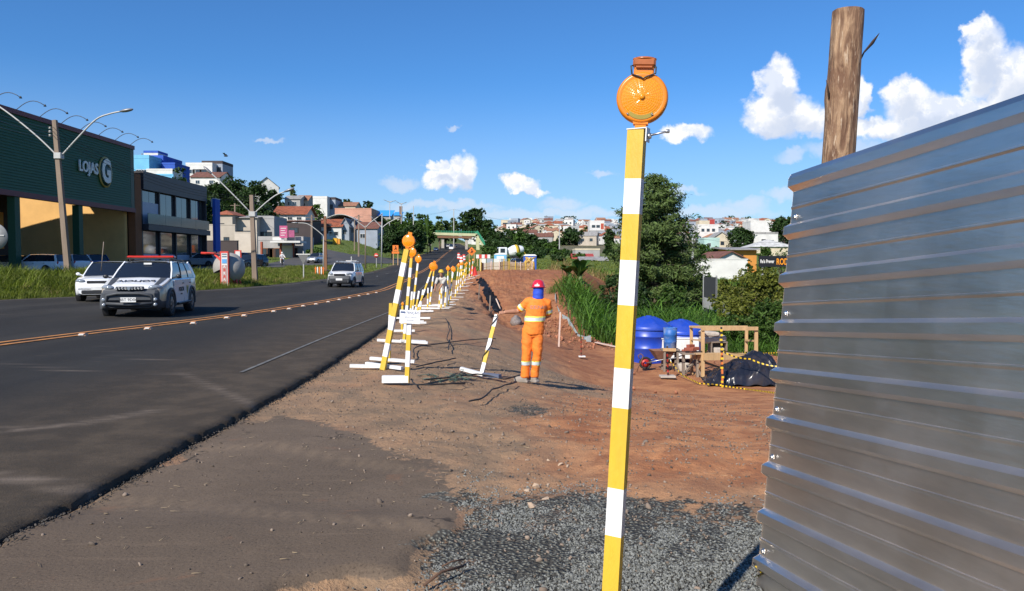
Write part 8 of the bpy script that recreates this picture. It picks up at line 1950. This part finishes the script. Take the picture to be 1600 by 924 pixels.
def make_reeds():
    rs = np.random.RandomState(8); big = blade_clump(14, 2.3, .032, rs, .28, .95, 5)
    # bank clump left of the pine: one drooping mass of cane grass
    n = 330; xs = rs.uniform(2.4, 8.2, n); ys = rs.uniform(33, 50, n); keep = xs > XB(ys) + .1 + .5 * rs.rand(n); scatter('reeds', big, xs[keep], ys[keep], rs.uniform(.65, 1.15, keep.sum()), L_REED, 'drooping cane grass covering the creek bank right of the orange clad person', rs)
    n = 460; xs = rs.uniform(6, 26, n); ys = rs.uniform(33, 47, n); keep = (xs > XB(ys) + 1.0) & ((xs < 17) | (ys < 37)); scatter('reeds', big, xs[keep], ys[keep], rs.uniform(.55, .95, keep.sum()), L_REED, 'tall bright cane grass behind the blue tanks and bench', rs)
    n = 620; xs = rs.uniform(2.0, 20, n); ys = rs.uniform(27.8, 36.5, n); keep = (xs > XB(ys) + .25 + .3 * rs.rand(n)); sm = blade_clump(13, 1.5, .026, rs, .22, .95, 4); scatter('reeds', sm, xs[keep], ys[keep], rs.uniform(.5, 1.0, keep.sum()), L_REED, 'lower cane grass along the near side of the creek', rs)
    # ordinary grass tufts
    tuft = blade_clump(10, .55, .013, rs, .12, .7, 2)
    n = 17000; ys = 26 + 80 * rs.rand(n) ** 1.5; s = rs.uniform(.35, 9.5, n) ; xs = XL(ys) - s; keep = ((s < 7.5 + 1.2 * np.sin(ys * .3)) | (ys > 85)) & ~onside(xs, ys); xs, ys, s = xs[keep], ys[keep], s[keep]
    sc = rs.uniform(.5, 1.25, len(xs)) * np.clip(.45 + s / 3.2, .4, 1.25) * np.interp(ys, [45, 62], [1, .55]) * (.65 + .9 * np.clip(fbm(xs * .35, ys * .35, 7) + .5, 0, 1)); scatter('grass', tuft, xs, ys, sc, L_GRASS, 'long rough grass on the verge left of the road', rs)
    n = 900; ys = 28 + 60 * rs.rand(n); s = rs.uniform(1, 7.0, n); scatter('grass', tuft, XL(ys) - s, ys, rs.uniform(.9, 1.6, n) * np.interp(ys, [45, 62], [.85, .5]), L_DRY, 'straw coloured seeding stalks in the verge grass', rs)
    wide = blade_clump(9, .6, .045, rs, .5, .7, 2)
    n = 5200; ys = 90 + 200 * rs.rand(n) ** 1.4; s = rs.uniform(.8, 34, n); xs = XL(ys) - s; q = ~onside(xs, ys); xs, ys = xs[q], ys[q]; scatter('grass', wide, xs, ys, rs.uniform(.35, .8, len(xs)), L_GRASS, 'grass on the island and slope beyond the side road', rs)
    n = 3600; ys = 70 + 120 * rs.rand(n) ** 1.3; s = rs.uniform(.6, 34, n); xs = XR(ys) + s; scatter('grass', wide, xs, ys, rs.uniform(.4, 1.0, n), L_GRASS, 'grass right of the road beyond the red mound', rs)
    n = 2600; xs = rs.uniform(6, 60, n); ys = rs.uniform(46, 110, n); keep = xs > XB(np.minimum(ys, 62)) + 2; scatter('grass', wide, xs[keep], ys[keep], rs.uniform(.5, 1.2, keep.sum()), L_REED, 'grass on the valley floor around the pine', rs)
    n = 90; xs = rs.uniform(3, 9, n); ys = rs.uniform(64, 72, n); scatter('dry_weeds', blade_clump(10, 1.3, .02, rs, .3, .6, 3), xs, ys, rs.uniform(.6, 1.2, n), L_DRY, 'dry weeds on the bare bank beyond the red mound', rs)
    # low weeds along the top edge of the creek bank
    n = 60; ys = rs.uniform(48, 60, n); xs = XB(ys) + rs.uniform(-.6, .5, n); scatter('weeds', tuft, xs, ys, rs.uniform(.8, 1.6, n), L_REED, 'green weeds on the rim of the creek bank', rs)
make_reeds()
def make_banana(px, ytop, d, hw, label, seed):
    rs = np.random.RandomState(seed); x = ray(px, 412).x * d; b = V((x, d, gz(x, d))); root = thing('banana_plant', label, 'plant', b); h = ap(px, ytop, d).z - b.z; r = hw * d / FPX
    mb = MB(); mb.tube([(0, 0, -.3), (.1, 0, h * .35), (0, 0, h * .6)], [.2, .16, .09], 8); mb.build('stem', mat('green_stem', (.10, .13, .04), .6), root)
    for i in range(13):
        a = 2 * math.pi * i / 13 + rs.uniform(-.3, .3); L = r * rs.uniform(.6, 1.1); mb = MB(); vs = []; up = rs.uniform(.9, 2.0)
        for s in range(9):
            u = s / 8; w = .30 * math.sin(math.pi * min(1, .08 + u * .95)) ** .7; z = h * .4 + up * h * .5 * (u * 1.5 - u * u * 1.0); q = V((math.cos(a) * L * u, math.sin(a) * L * u, z)); sd = V((-math.sin(a), math.cos(a), 0)) * w
            vs += [q - sd + V((0, 0, .14 * w)), q, q + sd + V((0, 0, .14 * w))]
        mb.add(vs, [(3 * s + j, 3 * s + j + 1, 3 * s + j + 4, 3 * s + j + 3) for s in range(8) for j in range(2)], 0, None, True); mb.build('leaf', L_MID, root, fix=False)
make_banana(905, 403, 54, 30, 'broad leaved banana plant above the creek cane grass', 3); make_banana(888, 412, 57, 20, 'smaller banana plant left of the larger one', 4)
make_banana(812, 392, 150, 13, 'far banana clump by the mixer truck', 6); make_banana(668, 333, 250, 10, 'feathery palm like plant above the roadside trees', 9)
# ---------------------------------------------------------------- houses on the right slope and the far town
def make_right():
    house('garden_wall', 'long white rendered wall behind the shrubs right of the pine', 'wall', 1084, 1168, 406, 100, .4, M_WALL['white'], ('flat', .12, None))
    house('gabled_house', 'house with brown red tiled roof behind the white garden wall', 'house', 1112, 1160, 405, 108, 8, M_WALL['white'], ('gabley', 1.0, M_ROOF['brown']), rz=rad(8))
    house('garage', 'orange building with grey overhanging roof above the white garden wall', 'building', 1142, 1182, 391, 130, 8, M_WALL['orange'], ('shed', .5, M_ROOF['grey']), wins=[('f', -.6, -1.3, 1.5, 1.0, M_FRAMED)], ov=1.0)
    house('flat_house', 'white cubic house with one dark window and grey roof slab', 'house', 1178, 1215, 366, 232, 10, M_WALL['white'], ('flat', .6, M_ROOF['grey']), wins=[('f', -.25, -2.2, 1.3, 1.3, M_FRAMED), ('f', .6, -2.2, .9, .9)])
    house('white_block', 'large plain white block on the skyline right of the pine', 'building', 1172, 1204, 347, 340, 12, M_WALL['white'], ('flat', .6, M_WALL['white']))
    house('pale_hall', 'wide pale pinkish house with broad weathered roof', 'house', 1176, 1242, 386, 190, 10, M_WALL['cream'], ('hip', 2.0, M_ROOF['white']))
    house('gabled_house', 'cream gabled house on the slope left of the round tree', 'house', 1112, 1142, 373, 262, 9, M_WALL['cream'], ('gabley', 2.2, M_ROOF['grey']), wins=[('f', .1, -1.6, 1.2, 1.2, M_FRAMED)])
    house('mint_house', 'pale mint green house below the cream gabled house', 'house', 1100, 1124, 374, 246, 8, M_WALL['mint'], ('flat', .5, M_WALL['mint']), wins=[('f', -.5, -1.8, 1.2, 1.2)])
    house('long_house', 'white long house with rows of small windows on the skyline', 'building', 1090, 1122, 353, 420, 10, M_WALL['white'], ('flat', .8, M_WALL['white']), wins=[('f', -.6, -2.4, 1.6, 1.6, M_FRAMED), ('f', 0, -2.4, 1.6, 1.6, M_FRAMED), ('f', .6, -2.4, 1.6, 1.6, M_FRAMED)])
    house('tank_block', 'cream stepped block with red roof tank on the right skyline', 'building', 1092, 1108, 347, 500, 9, M_WALL['cream'], ('flat', .9, M_WALL['cream']), wins=[('f', 0, -2.4, 2.2, 1.6)])
    house('roof_tank', 'red water tank box above the cream stepped block', 'tank', 1108, 1116, 344, 505, 4, mat('red_tank', (.4, .05, .04), .6), ('flat', .5, None))
    house('town_block', 'tall white apartment block with red panel above the town left of the post', 'building', 921, 944, 347, 520, 12, M_WALL['white'], ('flat', 1.0, M_WALL['white']), wins=[('f', -.6, -3, 2.4, 1.8, M_FRAMED), ('f', .2, -3, 2.4, 1.8, M_FRAMED), ('f', .9, -3, 2.0, 4, M_WALL['orange'], mat('red_tank', (.4, .05, .04), .6)), ('f', -.6, -7, 2.4, 1.8, M_FRAMED), ('f', .2, -7, 2.4, 1.8, M_FRAMED)])
    house('town_block', 'grey lower block in front of the tall white apartment block', 'building', 922, 950, 362, 505, 9, M_WALL['bluegrey'], ('flat', .8, M_WALL['grey']), wins=[('f', -.5, -3, 1.6, 1.6), ('f', .5, -3, 1.6, 1.6)])
    house('town_block', 'cream apartment block with balconies on the skyline above the mixer truck', 'building', 783, 796, 345, 900, 12, M_WALL['cream'], ('flat', 1, M_WALL['cream']), wins=[('f', -.4, -3.4, 3, 1.8, M_FRAMED), ('f', .5, -3.4, 3, 1.8, M_FRAMED)])
    house('town_block', 'white apartment block right of the cream one on the skyline', 'building', 796, 811, 343, 905, 12, M_WALL['white'], ('flat', 1, M_WALL['white']), wins=[('f', 0, -3.2, 2, 4, M_FRAMED), ('f', .7, -3.2, 1.6, 1.6)])
    house('cabin', 'pale walled cabin below the town left of the foreground post', 'house', 899, 937, 391, 190, 9, M_WALL['grey'], ('flat', .4, M_WALL['cream'])); house('cabin', 'low cabin with red roof in front of the pale walled cabin', 'house', 896, 926, 404, 178, 6, M_WALL['white'], ('gable', 1.0, mat('red_sheet_roof', (.36, .06, .05), .6)), wins=[('f', -.4, -1.2, 1.0, .9, M_FRAMED)])
    house('cabin', 'long white sided shed with grey roof beside the red roofed cabin', 'house', 908, 948, 407, 165, 7, M_WALL['white'], ('gable', .7, M_ROOF['grey']))
    # dark shade screen and grey sheet footing
    d = 47; a, b = ap(1100, 433, d), ap(1113, 470, d); root = thing('shade_screen', 'dark netting screen panel left of the yellow green bush', 'screen', (a.x, d, gz(a.x, d))); o = root.location.copy(); mb = MB(); w = b.x - a.x
    mb.add([(0, 0, 0), (w, -1.0, 0), (w, -1.0, a.z - o.z), (0, 0, a.z - o.z), (0, .05, 0), (w, -.95, 0), (w, -.95, a.z - o.z), (0, .05, a.z - o.z)], [(0, 1, 2, 3), (4, 5, 6, 7), (0, 1, 5, 4), (1, 2, 6, 5), (2, 3, 7, 6), (3, 0, 4, 7)]); mb.build('net', mat('black_shade_net', (.022, .025, .028), .8), root)
    for x, y in ((0, 0), (w, -1.0)): mb = MB(); mb.beam((x, y + .08, -.3), (x, y + .08, a.z - o.z + .1), .08, .08); mb.build('post', M_GPOLE, root)
    pts = [ap(1100, 470, 46), ap(1112, 474, 45), ap(1125, 478, 44), ap(1140, 481, 42)]; mb = MB()
    for i in range(3): mb.add([pts[i] - V((0, 0, .4)), pts[i + 1] - V((0, 0, .4)), pts[i + 1] + V((0, 0, .22)), pts[i] + V((0, 0, .22))], [(0, 1, 2, 3)])
    tag(mb.build('sheet_edging', M_GPOLE, fix=False), 'grey corrugated sheet edging at the foot of the dark screen', 'edging')
    # shop sign on two posts
    d = 70; c = ap(1216, 408.5, d); g = gz(c.x, d); root = thing('billboard', 'black billboard with white and orange lettering by the steel fence', 'sign', (c.x, d, g)); k = d / FPX; z = c.z - g; w, h = 60 * k, 17 * k
    mb = MB(); mb.box((0, 0, z), (w, .12, h)); p = mb.build('panel', mat('sign_black', (.012, .012, .014), .4), root)
    for x in (-w * .4, w * .4): mb = MB(); mb.beam((x, .12, -.5), (x, .12, z), .15, .15); mb.build('post', M_GPOLE, root)
    F = Matrix.Rotation(math.pi / 2, 4, 'X'); text_obj('lettering', "Re's Prever", .44, M_WHITEP, p, Matrix.Translation((-w / 2 + .72, -.07, z - .02)) @ F, .006, .012, sx=.62)
    text_obj('lettering', 'RODRIGUES', .80, mat('sign_orange', (.85, .30, .01), .5), p, Matrix.Translation((-w / 2 + 2.9, -.07, z - .06)) @ F, .006, .012, sx=.62)
make_right()
def make_town():
    rs = random.Random(21); protos = []
    kinds = [('white', 'orange', 'gable'), ('cream', 'red', 'hip'), ('white', 'white', 'shed'), ('grey', 'brown', 'gable'), ('white', None, 'flat'), ('pink', 'orange', 'hip'), ('beige', 'grey', 'gable'), ('white', 'red', 'gabley'), ('bluegrey', None, 'flat'), ('cream', 'orange', 'gabley')]
    words = {'orange': 'orange tiled roof', 'red': 'red tiled roof', 'white': 'pale metal roof', 'brown': 'brown tiled roof', 'grey': 'grey sheet roof', None: 'flat roof'}
    shape = {'gable': 'long', 'hip': 'hip roofed', 'shed': 'lean-to', 'flat': 'boxy', 'gabley': 'gable fronted'}
    wc = {'white': 'white', 'cream': 'cream', 'grey': 'grey', 'pink': 'pink', 'beige': 'beige', 'bluegrey': 'blue grey'}
    def proto(k, i):
        w, r, t = k; W, D, h = (11, 9, 5.0) if t != 'flat' else (10, 9, 7.0)
        root = thing('town_house', 'small far %s %s house with %s on the town hillside' % (shape[t], wc[w], words[r]), 'house', (0, 0, 0), 0, 'far %s %s town houses with %s' % (shape[t], wc[w], words[r]))
        mb = MB(); mb.box((0, 0, h / 2 - 2), (W, D, h + 4))
        if t == 'gabley': mb.prism([(-W / 2, h), (W / 2, h), (0, h + 2.2)], -D / 2, D / 2)
        if t == 'gable': mb.prism([(-D / 2, h), (D / 2, h), (0, h + 2.0)], -W / 2, W / 2, Matrix.Rotation(math.pi / 2, 4, 'Z'))
        if t == 'shed': mb.prism([(-D / 2, h), (D / 2, h), (D / 2, h + 1.4)], -W / 2, W / 2, Matrix.Rotation(math.pi / 2, 4, 'Z'))
        mb.build('wall', M_WALL[w], root); roof_mb(t, W, D, h, {'gable': 2.0, 'hip': 2.2, 'shed': 1.4, 'flat': .9, 'gabley': 2.2}[t]).build('roof', M_ROOF[r] if r else M_WALL[w], root)
        for u in (-.6, .5): add_window(root, W, D, 'f', u, h * .55 if t != 'flat' else h * .72, 1.8, 1.5, M_FRAMED)
        add_window(root, W, D, 'l', 0, h * .55, 1.8, 1.4, M_FRAMED)
        return root
    first = {}
    n = 0; y = 415
    while y < 1010 and n < 300:
        xa, xb = ray(738, 412).x * y, ray(1262, 412).x * y; x = xa + rs.uniform(0, 10)
        while x < xb and n < 300:
            yy = y + rs.uniform(-9, 9); u = x / yy * FPX + 800
            clear = 965 < u < 1062 or (y < 500 and (u < 845 or 872 < u < 915)) or rs.random() < (.10 if y > 500 else .25)
            if not clear:
                i = rs.randrange(len(kinds)); loc = (x, yy, gz(x, yy)); rz = rad(rs.choice((0, 0, 90, 12, -14, 25)) + rs.uniform(-6, 6)); s = rs.uniform(.58, .92); sc = (s, s, s * rs.uniform(.9, 1.35))
                if i not in first: first[i] = proto(kinds[i], i); o = first[i]; o.location = loc; o.rotation_euler = (0, 0, rz); o.scale = sc
                else: dup(first[i], loc, rz, sc=sc)
                n += 1
            x += rs.uniform(9, 15)
        y += rs.uniform(24, 32)
    # trees between the town houses
    tp = [make_tree('town_tree', 'small far tree between the houses on the town hillside', (0, 0, 0), 8, 4.5, 500, .9, (L_DARK, L_MID)[k % 2], 60 + k, .1, 'trees among the town houses') for k in range(3)]; used = set()
    for k in range(105):
        yy = rs.uniform(400, 1000); u = rs.uniform(740, 1262); x = ray(u, 412).x * yy; i = k % 3; s = rs.uniform(.6, 1.35); loc = (x, yy, gz(x, yy) - .5)
        if i not in used: used.add(i); tp[i].location = loc; tp[i].scale = (s, s, s)
        else: dup(tp[i], loc, rs.uniform(0, 6), sc=(s * 1.1, s * 1.1, s))
make_town()

# alike members of a row are told apart by their order from the left
ORD = 'first second third fourth fifth sixth seventh eighth ninth tenth eleventh twelfth thirteenth fourteenth fifteenth sixteenth seventeenth'.split()
def number_rows():
    rows = {}
    for o in COL.objects:
        if o.parent is None and o.get('group') and o.get('label') and not o['group'].startswith(('far ', 'trees among', 'overhead')): rows.setdefault((o['group'], o['label']), []).append(o)
    for (g, lb), m in rows.items():
        if 1 < len(m) <= len(ORD):
            m.sort(key=lambda o: (o.location.x / max(o.location.y, .1)) if o.location.length > .01 else o.data.vertices[0].co.x / o.data.vertices[0].co.y)
            for i, o in enumerate(m): o['label'] = ('%s, %s from the left' % (lb, 'last' if i == len(m) - 1 and i > 1 else ORD[i]))
number_rows()
